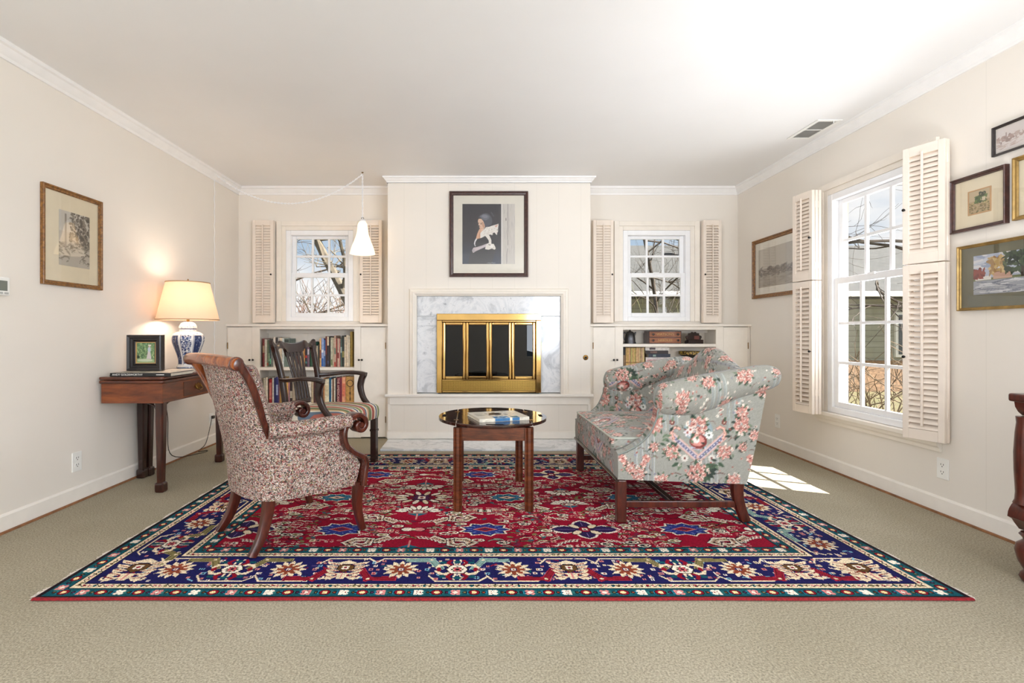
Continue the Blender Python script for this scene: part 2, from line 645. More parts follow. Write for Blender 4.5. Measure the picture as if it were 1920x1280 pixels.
# carpeted floor
m, N, L, B = new_mat('sage_loop_carpet')
v = coords(N, L)
big = noise(N, L, v, 2.2, 3)
fine = noise(N, L, v, 150, 3, 0.7)
c1 = ramp(N, L, big, [(0.3, (180, 170, 147)), (0.7, (191, 181, 159))])
c2 = ramp(N, L, fine, [(0.34, (158, 158, 156)), (0.64, (255, 255, 255))])
mx = N.new('ShaderNodeMix'); mx.data_type = 'RGBA'; mx.blend_type = 'MULTIPLY'; mx.inputs['Factor'].default_value = 0.8
L.new(c1, mx.inputs['A']); L.new(c2, mx.inputs['B']); L.new(mx.outputs['Result'], B.inputs['Base Color'])
B.inputs['Roughness'].default_value = 0.95
B.inputs['Specular IOR Level'].default_value = 0.1
bump(N, L, fine, B, 0.5, 0.006)
M['carpet'] = m
fl = structure(MB().box(-2.6, 2.95, YREAR - 0.1, 5.15, -0.1, 0.0).build('floor', M['carpet']), 'sage green loop carpet covering the whole floor', 'floor')
structure(MB().box(-2.6, 2.95, YREAR - 0.1, 5.15, ZC, ZC + 0.1).build('ceiling', M['ceiling']), 'plain off-white ceiling', 'ceiling')

# left wall
b = MB()
b.box(-5.2, -4.68, 0, 0.14, 0, ZC); b.box(-3.12, 2.45, 0, 0.14, 0, ZC); b.box(-4.68, -3.12, 0, 0.14, 0, 0.62); b.box(-4.68, -3.12, 0, 0.14, 2.18, ZC)  # opening behind the camera is invented, to hold the added left lamp
o = structure(b.build('wall_left', M['wall']), 'plain cream wall on the left', 'wall')
place(o, (xl(2.8), 2.8, 0), TL)
# right wall, opening for the tall window
WY0, WY1, WZ0, WZ1 = 2.835, 3.635, 0.425, 2.005
b = MB()
b.box(-2.7, 2.5 - WY1, 0, 0.14, 0, ZC)
b.box(2.5 - WY0, 2.82, 0, 0.14, 0, ZC); b.box(4.38, 4.9, 0, 0.14, 0, ZC); b.box(2.82, 4.38, 0, 0.14, 0, 0.62); b.box(2.82, 4.38, 0, 0.14, 2.18, ZC)  # opening behind the camera is made up for the added right lamp
b.box(2.5 - WY1, 2.5 - WY0, 0, 0.14, 0, WZ0)
b.box(2.5 - WY1, 2.5 - WY0, 0, 0.14, WZ1, ZC)
place(structure(b.build('wall_right', wall_mat('cream_right_wall_paint', WALLC, 1.22, dark=0.97)), 'cream panelled wall on the right', 'wall'), (xr(2.5), 2.5, 0), TR)
# alcove walls with window openings
WIN = {}
W1C, W2C = -1.497, 1.848      # centres of the two alcove windows
WH = 0.335                     # half width of their openings
for nm, x0, x1, wc in (('wall_back_left', -2.45, CX0 + 0.05, W1C), ('wall_back_right', CX1 - 0.05, 2.8, W2C)):
    b = MB()
    b.box(x0, wc - WH, YB, YB + 0.14, 1.0, ZC)
    b.box(wc + WH, x1, YB, YB + 0.14, 1.0, ZC)
    b.box(wc - WH, wc + WH, YB, YB + 0.14, 1.0, 1.115)
    b.box(wc - WH, wc + WH, YB, YB + 0.14, 2.018, ZC)
    b.box(x0, x1, 5.03, 5.1, 0, 1.0)
    structure(b.build(nm, M['wall']), 'cream alcove wall above the built-in %s' % ('bookcase' if 'left' in nm else 'shelves'), 'wall')
# chimney breast with the fireplace opening
b = MB()
FX0, FX1, FZ0, FZ1 = -0.497, 0.838, 0.436, 1.342
b.box(CX0, FX0, YC, 5.05, 0, ZC)
b.box(FX1, CX1, YC, 5.05, 0, ZC)
b.box(FX0, FX1, YC, 5.05, FZ1, ZC)
b.box(FX0, FX1, YC, 5.05, 0, FZ0 - 0.02)
structure(b.build('wall_chimney_breast', M['wall_panel']), 'cream panelled chimney breast', 'wall')
# rear wall behind the camera
b = MB()
b.box(-2.6, 1.3, YREAR - 0.12, YREAR, 0, ZC); b.box(2.2, 2.95, YREAR - 0.12, YREAR, 0, ZC); b.box(1.3, 2.2, YREAR - 0.12, YREAR, 0, 0.45); b.box(1.3, 2.2, YREAR - 0.12, YREAR, 2.15, ZC)
structure(b.build('wall_rear', M['wall']), 'cream wall behind the camera', 'wall')

# crown mouldings
CR = [(0, 0), (0, -0.075), (0.010, -0.075), (0.014, -0.060), (0.024, -0.050), (0.040, -0.024), (0.052, -0.018), (0.055, 0)]
b = MB(); b.prism([(-n, z) for n, z in CR], 'x', -5.0, 2.3)
place(structure(b.build('trim_1', M['crown'], smooth=30), 'white crown moulding along the left wall', 'trim'), (xl(2.8), 2.8, ZC), TL)
b = MB(); b.prism([(-n, z) for n, z in CR], 'x', -2.5, 4.7)
place(structure(b.build('trim_2', M['crown'], smooth=30), 'white crown moulding along the right wall', 'trim'), (xr(2.5), 2.5, ZC), TR)
b = MB()
b.prism([(YB - n, z + ZC) for n, z in CR], 'x', -2.4, CX0)
structure(b.build('trim_3', M['crown'], smooth=30), 'white crown moulding above the left alcove', 'trim')
b = MB()
b.prism([(YB - n, z + ZC) for n, z in CR], 'x', CX1, 2.75)
structure(b.build('trim_4', M['crown'], smooth=30), 'white crown moulding above the right alcove', 'trim')
b = MB()
CK = [(n * 0.8, z * 0.70) for n, z in CR]
for (n1, z1), (n2, z2) in zip(CK[1:-1], CK[2:]):
    P = []
    for n, z in ((n1, z1), (n2, z2)):
        P.append([(CX0 - n, YB, ZC + z), (CX0 - n, YC - n, ZC + z), (CX1 + n, YC - n, ZC + z), (CX1 + n, YB, ZC + z)])
    b.grid(P)
P = [[(CX0, YB, ZC - 0.0525), (CX0, YC, ZC - 0.0525), (CX1, YC, ZC - 0.0525), (CX1, YB, ZC - 0.0525)], [(CX0 - 0.008, YB, ZC - 0.0525), (CX0 - 0.008, YC - 0.008, ZC - 0.0525), (CX1 + 0.008, YC - 0.008, ZC - 0.0525), (CX1 + 0.008, YB, ZC - 0.0525)]]
b.grid(P)
structure(b.build('trim_5', M['crown']), 'white crown moulding around the chimney breast', 'trim')

# baseboards and the bare wood edge of the floor below them
BBP = [(0, 0.012), (0, 0.095), (-0.006, 0.093), (-0.012, 0.084), (-0.014, 0.012)]
b = MB(); b.prism(BBP, 'x', -5.0, 1.89)
place(structure(b.build('baseboard_left', M['trim']), 'cream baseboard along the left wall', 'baseboard'), (xl(2.8), 2.8, 0), TL)
b = MB(); b.prism(BBP, 'x', -2.19, 4.7)
place(structure(b.build('baseboard_right', M['trim']), 'cream baseboard along the right wall', 'baseboard'), (xr(2.5), 2.5, 0), TR)
strip = plain('bare_wood_floor_edge', (146, 100, 66), 0.6, var=0.12, scale=30)
b = MB(); b.box(-5.0, 1.89, -0.022, 0, 0, 0.0115)
place(structure(b.build('trim_6', strip), 'thin bare wood strip under the left baseboard', 'trim'), (xl(2.8), 2.8, 0), TL)
b = MB(); b.box(-2.19, 4.7, -0.022, 0, 0, 0.0115)
place(structure(b.build('trim_7', strip), 'thin bare wood strip under the right baseboard', 'trim'), (xr(2.5), 2.5, 0), TR)

# ------------------------------------------------------------------ windows
def frame_boxes(b, x0, x1, z0, z1, y0, y1, l, r, t, bt):
    b.box(x0, x0 + l, y0, y1, z0, z1)
    b.box(x1 - r, x1, y0, y1, z0, z1)
    b.box(x0 + l, x1 - r, y0, y1, z1 - t, z1)
    b.box(x0 + l, x1 - r, y0, y1, z0, z0 + bt)
    return b

def make_window(name, label, loc, theta, hw, z0, z1, zm, rows_u, rows_l, casing, sill=None, fr=0.048):
    w = bpy.data.objects.new(name, None)
    C.objects.link(w)
    w.location = loc
    w.rotation_euler = (0, 0, theta)
    OFF[w.name] = np.array(loc, float)
    structure(w, label, 'window')
    # casing: two stepped boards
    if casing:
        c = MB()
        zb = z0 - casing * 0.0
        for d0, d1, y in ((0.0, casing * 0.45, -0.012), (casing * 0.45, casing, -0.022)):
            c.box(-hw - d1, -hw - d0, y, -0.0005, zb, z1 + d1)
            c.box(hw + d0, hw + d1, y, -0.0005, zb, z1 + d1)
            c.box(-hw - d0, hw + d0, y, -0.0005, z1 + d0, z1 + d1)
        c.build('window_casing', M['cabinet'], w, bevel=0.003)
    f = MB()
    frame_boxes(f, -hw + 0.001, hw - 0.001, z0 + 0.001, z1 - 0.001, -0.012, 0.098, fr, fr, fr, fr * 0.9)
    f.build('window_frame', M['vinyl'], w, bevel=0.004)
    ix0, ix1 = -hw + fr + 0.001, hw - fr - 0.001
    iz0, iz1 = z0 + fr * 0.9 + 0.001, z1 - fr - 0.001
    for nm, a, c, y0, y1, rows in (('upper_sash', zm - 0.02, iz1, 0.034, 0.060, rows_u), ('lower_sash', iz0, zm + 0.022, 0.004, 0.030, rows_l)):
        st = 0.04
        s = MB()
        tp = 0.032 if nm == 'upper_sash' else 0.046
        bt = 0.04
        frame_boxes(s, ix0, ix1, a, c, y0, y1, st, st, tp, bt)
        so = s.build(nm, M['vinyl'], w, bevel=0.004)
        gx0, gx1, gz0, gz1 = ix0 + st, ix1 - st, a + bt, c - tp
        mb = MB()
        for k in (1, 2):
            xx = gx0 + (gx1 - gx0) * k / 3
            mb.box(xx - 0.010, xx + 0.010, y0 + 0.004, y1 - 0.004, gz0, gz1)
        for k in range(1, rows):
            zz = gz0 + (gz1 - gz0) * k / rows
            mb.box(gx0, gx1, y0 + 0.005, y1 - 0.005, zz - 0.010, zz + 0.010)
        mb.build('muntin_bars', M['vinyl'], so)
        g = MB()
        g.box(gx0 - 0.004, gx1 + 0.004, (y0 + y1) / 2 - 0.002, (y0 + y1) / 2 + 0.002, gz0 - 0.004, gz1 + 0.004)
        g.build('glass', M['glass'], so)
        if nm == 'lower_sash':
            k = MB()
            k.box(-0.03, 0.03, y0 - 0.012, y0, c - 0.012, c + 0.004)
            k.build('sash_lock', M['vinyl'], so, bevel=0.002)
    if sill:
        s = MB()
        s.box(-hw - sill, hw + sill, -0.05, -0.001, z0 - 0.028, z0)
        s.prism([(-0.001, z0 - 0.029), (-0.034, z0 - 0.029), (-0.03, z0 - 0.05), (-0.018, z0 - 0.062), (-0.016, z0 - 0.085), (-0.001, z0 - 0.085)], 'x', -hw - sill + 0.01, hw + sill - 0.02)
        s.build('window_sill', M['cabinet'], w, bevel=0.004)
    return w

make_window('window_1', 'small white double-hung window above the left bookcase', (W1C, YB, 0), 0, WH - 0.001, 1.115, 2.018, 1.575, 2, 2, 0.09)
make_window('window_2', 'small white double-hung window above the shelves to the right of the chimney breast', (W2C, YB, 0), 0, WH - 0.001, 1.115, 2.018, 1.575, 2, 2, 0.09)
wyc = (WY0 + WY1) / 2
make_window('window_3', 'tall white double-hung window in the right wall', (xr(wyc), wyc, 0), TR, (WY1 - WY0) / 2 - 0.001, WZ0, WZ1, 1.372, 2, 3, 0.085, sill=0.12)

# ------------------------------------------------------------------ louvered shutters
def make_shutter(label, loc, theta, w, h, pitch, tilt, knob_x, group, folded=1, hinge_side=1):
    """front face towards local -y; x 0..w, z 0..h; a second leaf lies folded behind it"""
    t = thing('louvered_shutter', label, 'shutter', loc, theta, group)
    st, rt, rb = 0.030, 0.052, 0.058
    def leaf(y0, y1, nm):
        f = MB()
        frame_boxes(f, 0, w, 0, h, y0, y1, st, st, rt, rb)
        return f.build(nm, M['shutter'], t, bevel=0.002)
    leaf(-0.011, 0.011, 'shutter_frame')
    n = int((h - rt - rb) / pitch)
    def louvers(yc, nm):
        l = MB()
        for k in range(n):
            zc = rb + (k + 0.5) * (h - rt - rb) / n
            c, s_ = math.cos(tilt), math.sin(tilt)
            hw, th = pitch * 0.62, 0.0032
            pr = []
            for a in np.arange(10) * 2 * math.pi / 10:
                u, v = hw * math.cos(a), th * math.sin(a)
                pr.append((yc + u * c - v * s_, zc + u * s_ + v * c))
            l.prism(pr, 'x', st - 0.001, w - st + 0.001)
        return l.build(nm, M['shutter'], t, smooth=60)
    louvers(0.0, 'louvers')
    r = MB()
    r.box(w / 2 - 0.005, w / 2 + 0.005, -0.026, -0.015, rb + 0.02, h - rt + 0.012)
    r.build('tilt_rod', M['shutter'], t, bevel=0.002)
    for k in range(folded):
        y = 0.027 * (k + 1)
        leaf(y - 0.011, y + 0.011, 'folded_leaf')
        if k == 0:
            louvers(y, 'folded_louvers')
        # hinges joining the leaves
        hx = w if hinge_side > 0 else 0
        for hz in (0.16 * h, 0.84 * h):
            hb = MB()
            hb.tube([(hx, y - 0.0135, hz - 0.024), (hx, y - 0.0135, hz + 0.024)], 0.0045, 8)
            hb.build('hinge', M['shutter'], t, smooth=60)
    if knob_x is not None:
        k = MB()
        k.lathe([(0.003, -0.011), (0.003, -0.018), (0.0075, -0.022), (0.0085, -0.027), (0.005, -0.031)], (knob_x, 0, h * 0.47), 12, axis='y')
        k.build('knob', M['black_metal'], t, smooth=60)
    return t

YS = YB - 0.062
g = 'louvered shutters folded back beside the windows'
def sx_(x):
    return px(x, YS)
zb_, zt_ = pz(605, YS) , pz(413, YS)
make_shutter('cream louvered shutter at the left edge of the left alcove window', (sx_(474), YS, zb_), 0.0, sx_(513) - sx_(474), zt_ - zb_, 0.0262, 1.16, 0.186, g)
make_shutter('cream louvered shutter of the left alcove window, partly behind the hanging lamp', (sx_(675), YS, zb_), 0.0, sx_(716) - sx_(675), zt_ - zb_, 0.0262, 0.95, 0.012, g, hinge_side=-1)
make_shutter('cream louvered shutter of the right alcove window, next to the chimney breast', (sx_(1112), YS, zb_), 0.0, sx_(1150) - sx_(1112), zt_ - zb_, 0.0262, 1.16, 0.182, g)
make_shutter('cream louvered shutter of the right alcove window, next to the corner of the room', (sx_(1318), YS, zb_), 0.0, sx_(1352) - sx_(1318), zt_ - zb_, 0.0262, 0.95, 0.012, g, hinge_side=-1)
# tall window: two tiers each side
for zz0, hh, pit, tl, nm in ((0.407, 0.975, 0.031, 0.8, 'lower'), (1.388, 0.655, 0.0262, 1.12, 'upper')):
    a, c = (2.476, 2.835), (2.545, 2.655)
    th = math.atan2(c[1] - a[1], c[0] - a[0])
    make_shutter('cream %s louvered shutter on the near side of the tall window' % nm, (a[0], a[1], zz0), th, 0.193, hh, pit, tl, 0.012, g)
    a, c = (2.477, 3.80), (2.498, 3.605)
    th = math.atan2(c[1] - a[1], c[0] - a[0])
    make_shutter('cream %s louvered shutter on the far side of the tall window' % nm, (a[0], a[1], zz0), th, 0.190, hh, pit, tl, 0.178, g, folded=2, hinge_side=1)

# ------------------------------------------------------------------ fireplace
m, N, L, B = new_mat('white_grey_veined_marble')
v = coords(N, L)
n1 = noise(N, L, v, 3.5, 8, 0.65, 1.6)
n2 = noise(N, L, v, 26, 5, 0.7, 0.6)
base = ramp(N, L, n1, [(0.40, (196, 199, 203)), (0.47, (222, 224, 227)), (0.53, (232, 233, 235)), (0.62, (214, 217, 221))])
veins = ramp(N, L, n2, [(0.30, (170, 172, 178)), (0.40, (255, 255, 255))])
mx = N.new('ShaderNodeMix'); mx.data_type = 'RGBA'; mx.blend_type = 'MULTIPLY'; mx.inputs['Factor'].default_value = 0.7
L.new(base, mx.inputs['A']); L.new(veins, mx.inputs['B']); L.new(mx.outputs['Result'], B.inputs['Base Color'])
B.inputs['Roughness'].default_value = 0.12
M['marble'] = m

fp = thing('fireplace_surround', 'white veined marble fireplace surround inside a moulded cream frame', 'fireplace', (0.17, YC, 0.436))
MP = [(0.0, 0.0), (0.0, 0.018), (0.012, 0.026), (0.020, 0.034), (0.034, 0.036), (0.046, 0.028), (0.060, 0.026), (0.066, 0.018), (0.070, 0.0)]  # (outwards from inner edge, thickness)
P = []
for d, h in MP:
    y = YC - h
    P.append([(FX0 - d, y, FZ0), (FX0 - d, y, FZ1 + d), (FX1 + d, y, FZ1 + d), (FX1 + d, y, FZ0)])
b = MB(); b.grid(P)
b.build('moulded_frame', M['cabinet'], fp, world=True)
BX0, BX1, BZ1 = px(819, YC), px(1014, YC), pz(588, YC)
def slab(nm, x0, x1, z0, z1):
    MB().box(x0, x1, YC + 0.012, YC + 0.035, z0, z1).build(nm, M['marble'], fp, world=True, bevel=0.001)
slab('marble_lintel', FX0 + 0.001, FX1 - 0.001, pz(592.5, YC), FZ1 - 0.001)
slab('marble_leg', FX0 + 0.001, BX0 + 0.03, FZ0 + 0.012, pz(593, YC))
slab('marble_leg', BX1 - 0.03, FX1 - 0.001, FZ0 + 0.012, pz(593, YC))
b = MB()
b.box(BX0 + 0.03, BX1 - 0.03, 4.99, 5.01, FZ0, FZ1)
b.box(BX0 + 0.01, BX0 + 0.03, YC + 0.036, 5.0, FZ0, FZ1)
b.box(BX1 - 0.03, BX1 - 0.01, YC + 0.036, 5.0, FZ0, FZ1)
b.box(BX0 + 0.03, BX1 - 0.03, YC + 0.036, 4.99, FZ0 + 0.001, FZ0 + 0.006)
b.box(BX0 + 0.01, BX1 - 0.01, YC + 0.036, 5.0, BZ1 - 0.02, BZ1)
b.build('firebox', M['dark_void'], fp, world=True)

bs = thing('brass_fire_screen', 'polished brass fireplace screen with four smoked glass doors', 'fire screen', (0.17, YC, 0.447))
YF = YC + 0.011
b = MB()
zt, ztop2 = BZ1, pz(600.5, YC)
xi0, xi1 = px(829, YC), px(1004.5, YC)
zgr0, zgr1 = 0.447, pz(713.5, YC)
b.box(BX0, BX1, YF - 0.035, YF, ztop2, zt)
b.box(BX0, xi0, YF - 0.035, YF, zgr0, ztop2)
b.box(xi1, BX1, YF - 0.035, YF, zgr0, ztop2)
b.box(xi0, xi1, YF - 0.012, YF, zgr0, zgr0 + 0.016)
b.build('outer_frame', M['brass'], bs, world=True, bevel=0.004)
b = MB()
b.box(xi0, xi1, YF - 0.014, YF, pz(603.5, YC), ztop2)
b.build('upper_rail', M['brass'], bs, world=True, bevel=0.003)
b = MB(); b.box(xi0, xi1, YF - 0.02, YF, zgr1, zgr1 + 0.012)
b.build('lower_rail', M['brass'], bs, world=True, bevel=0.003)
dz0, dz1 = zgr1 + 0.013, pz(604, YC)
edges = [829.6, 873.2, 917.2, 959.5, 1004]
for k in range(4):
    x0, x1 = px(edges[k], YC) + 0.001, px(edges[k + 1], YC) - 0.001
    d = MB()
    frame_boxes(d, x0, x1, dz0, dz1, YF - 0.026, YF - 0.004, 0.026, 0.026, 0.026, 0.030)
    do = d.build('glass_door', M['brass'], bs, world=True, bevel=0.008, seg=3)
    gb = MB(); gb.box(x0 + 0.02, x1 - 0.02, YF - 0.014, YF - 0.010, dz0 + 0.02, dz1 - 0.02)
    gb.build('smoked_pane', M['smoked_glass'], do, world=True)
# perforated grille
m, N, L, B = new_mat('perforated_brass')
v = coords(N, L, (1, 1, 1))
sp = N.new('ShaderNodeSeparateXYZ'); L.new(v, sp.inputs[0])
def mth(N, L, op, a, bb=None, val=None):
    n = N.new('ShaderNodeMath'); n.operation = op
    L.new(a, n.inputs[0])
    if bb is not None:
        L.new(bb, n.inputs[1])
    elif val is not None:
        n.inputs[1].default_value = val
    return n.outputs[0]
sa = mth(N, L, 'SINE', mth(N, L, 'MULTIPLY', sp.outputs['X'], val=2 * math.pi / 0.0165))
sb = mth(N, L, 'SINE', mth(N, L, 'MULTIPLY', sp.outputs['Z'], val=2 * math.pi / 0.0165))
pr = mth(N, L, 'MULTIPLY', sa, sb)
ab = mth(N, L, 'ABSOLUTE', pr)
L.new(ramp(N, L, ab, [(0.30, (215, 176, 92)), (0.36, (58, 44, 22))]), B.inputs['Base Color'])
B.inputs['Metallic'].default_value = 0.9
B.inputs['Roughness'].default_value = 0.3
b = MB(); b.box(xi0 + 0.001, xi1 - 0.001, YF - 0.008, YF - 0.003, zgr0 + 0.017, zgr1 - 0.001)
b.build('vent_grille', m, bs, world=True)

# raised hearth: ledge, apron boards and plinth on the chimney breast
rh = thing('raised_hearth', 'cream panelled raised hearth with a projecting ledge below the fireplace', 'hearth', (0.17, YC, 0.0))
b = MB(); b.box(px(721, 4.56), px(1113.5, 4.56), YC - 0.045, YC - 0.0005, 0.412, 0.436)
b.box(FX0, FX1, YC - 0.0005, YC + 0.2, 0.418, 0.436)
b.build('ledge', M['trim'], rh, world=True, bevel=0.004)
b = MB()
b.box(px(730.5, YC), px(1104, YC), YC - 0.012, YC - 0.0005, 0.337, 0.411)
b.box(px(727, YC), px(732.5, YC), YC - 0.008, YC - 0.0005, 0.1, 0.337)
b.box(px(1102, YC), px(1107, YC), YC - 0.008, YC - 0.0005, 0.1, 0.337)
b.build('apron_frame', M['trim'], rh, world=True, bevel=0.003)
b = MB(); b.box(CX0 - 0.005, CX1 + 0.005, YC - 0.014, YC - 0.0005, 0.02, 0.085)
b.build('plinth', M['trim'], rh, world=True, bevel=0.003)
hs = MB(); hs.box(px(713, 4.2), px(1122, 4.2), 4.19, YC - 0.015, 0.0005, 0.018)
tag(hs.build('hearth_slab', M['marble'], bevel=0.003), 'low white marble hearth slab on the carpet before the fireplace', 'hearth slab')

gk = thing('gas_valve_cover', 'small round brass gas key plate on the chimney breast to the right of the fireplace', 'valve', (px(1098, YC), YC, pz(670, YC)))
b = MB(); b.lathe([(0.024, -0.0005), (0.024, -0.004), (0.020, -0.007), (0.012, -0.007)], (0, 0, 0), 24, axis='y'); b.build('brass_rosette', M['oldbrass'], gk, smooth=40)
b = MB(); b.lathe([(0.0115, -0.0072), (0.0115, -0.009), (0.004, -0.009)], (0, 0, 0), 16, axis='y'); b.build('keyhole', M['black_metal'], gk, smooth=40)

# ------------------------------------------------------------------ built-in bookcases
YK = 4.70
def make_bookcase(label, x0, x1, dl, op, dr, shelf_z, top_z, low_z):
    """dl, dr: door x ranges; op: opening x range"""
    t = thing('built_in_bookcase', label, 'bookcase', ((x0 + x1) / 2, YK + 0.15, 0))
    c = MB()
    fy0, fy1 = YK, YK + 0.022
    zt = 1.06
    segs = [(x0, dl[0] - 0.001), (dl[1] + 0.001, op[0]), (op[1], dr[0] - 0.001), (dr[1] + 0.001, x1)]
    for a, b_ in segs:
        if b_ - a > 0.002:
            c.box(a, b_, fy0, fy1, 0.008, zt)
    c.box(op[0], op[1], fy0, fy1, top_z, zt)
    c.box(op[0], op[1], fy0, fy1, 0.008, low_z)
    c.build('face_frame', M['cabinet'], t, world=True, bevel=0.0015)
    c = MB()
    c.box(op[0] - 0.045, op[0] - 0.03, fy1, 4.99, 0.02, zt)
    c.box(op[1] + 0.03, op[1] + 0.045, fy1, 4.99, 0.02, zt)
    c.box(op[0] - 0.03, op[1] + 0.03, fy1, 4.99, low_z - 0.02, low_z)
    c.box(op[0] - 0.03, op[1] + 0.03, fy1, 4.99, 1.045, zt)
    c.box(x0, x1, 4.99, 5.01, 0.0, zt)
    # vertical board joints of the back
    for k in range(1, 5):
        xx = op[0] + (op[1] - op[0]) * k / 5
        c.box(xx - 0.004, xx + 0.004, 4.986, 4.99, low_z, 1.045)
    c.build('carcass', M['cabinet'], t, world=True)
    c = MB(); c.box(op[0] - 0.028, op[1] + 0.028, fy0 + 0.004, 4.985, shelf_z - 0.028, shelf_z)
    c.build('shelf', M['cabinet'], t, world=True, bevel=0.002)
    c = MB(); c.box(x0 - 0.006, x1 + 0.004, YK - 0.022, YB - 0.002, zt + 0.001, zt + 0.024)
    c.build('top_ledge', M['cabinet'], t, world=True, bevel=0.004)
    for (a, b_), kx, lx in ((dl, dl[1] - 0.016, dl[1] + 0.016), (dr, dr[0] + 0.014, dr[0] - 0.014)):
        d = MB(); d.box(a, b_, fy0, fy1 - 0.002, 0.014, zt - 0.004)
        do = d.build('cabinet_door', M['cabinet'], t, world=True, bevel=0.002)
        kz = pz(674.4, YK)
        for xx, par, nm in ((kx, do, 'knob'), (lx, t, 'latch_knob')):
            kb = MB(); kb.lathe([(0.003, 0), (0.003, -0.012), (0.009, -0.016), (0.010, -0.022), (0.006, -0.027)], (xx, YK, kz), 12, axis='y')
            kb.build(nm, M['black_metal'], par, world=True, smooth=50)
        hx = a - 0.0 if a == dl[0] else b_
        for hz in (0.18, 0.88):
            hb = MB(); hb.tube([(hx, YK - 0.003, hz - 0.03), (hx, YK - 0.003, hz + 0.03)], 0.004, 8)
            hb.build('hinge', M['oldbrass'], do, world=True, smooth=60)
    return t

k_ = lambda x: px(x, YK)
SHELF_L, LOW_L = pz(688.5, YK), pz(757, YK)
SHELF_R, LOW_R = pz(644.5, YK), pz(757, YK)
make_bookcase('cream built-in bookcase filled with books under the left alcove window', xl(YK) + 0.003, CX0 - 0.002, (k_(427), k_(472.5)), (k_(487), k_(664)), (k_(676.5), k_(723)), SHELF_L, pz(617, YK), LOW_L)
make_bookcase('cream built-in shelf unit behind the floral loveseat', CX1 + 0.002, xr(YK) - 0.003, (k_(1112), k_(1153)), (k_(1168.4), k_(1342.5)), (k_(1356.5), k_(1402.5)), SHELF_R, pz(618, YK), LOW_R)
# ------------------------------------------------------------------ books
_bm = {}
def book_mat(c):
    c = tuple(int(x) for x in c)
    if c not in _bm:
        _bm[c] = plain('book_cover_%d' % len(_bm), c, 0.5, var=0.10, scale=45)
    return _bm[c]

def book(label, x0, x1, y0, depth, z0, z1, c, group, band=None, bands=()):
    """upright book, spine towards -y"""
    t = 0.0022
    w = x1 - x0
    b = MB()
    b.box(x0, x0 + t, y0 + 0.003, y0 + depth, z0, z1)
    b.box(x1 - t, x1, y0 + 0.003, y0 + depth, z0, z1)
    # rounded spine
    pr = [(x0, y0 + 0.004), (x0 + w * 0.2, y0 + 0.001), (x0 + w * 0.5, y0), (x0 + w * 0.8, y0 + 0.001), (x1, y0 + 0.004), (x1, y0 + 0.007), (x0, y0 + 0.007)]
    b.prism(pr, 'z', z0, z1)
    o = b.build('book', book_mat(c))
    tag(o, label, 'book', group)
    p = MB(); p.box(x0 + t, x1 - t, y0 + 0.007, y0 + depth - 0.004, z0 + 0.003, z1 - 0.004)
    p.build('pages', M['paper'], o)
    for f0, f1, bc in bands:
        q = MB(); q.box(x0 + w * 0.12, x1 - w * 0.12, y0 - 0.0008, y0 + 0.004, z0 + (z1 - z0) * f0, z0 + (z1 - z0) * f1)
        q.build('title_band', book_mat(bc), o)
    return o

YBK = 4.775
def k2(x):
    return px(x, YBK)

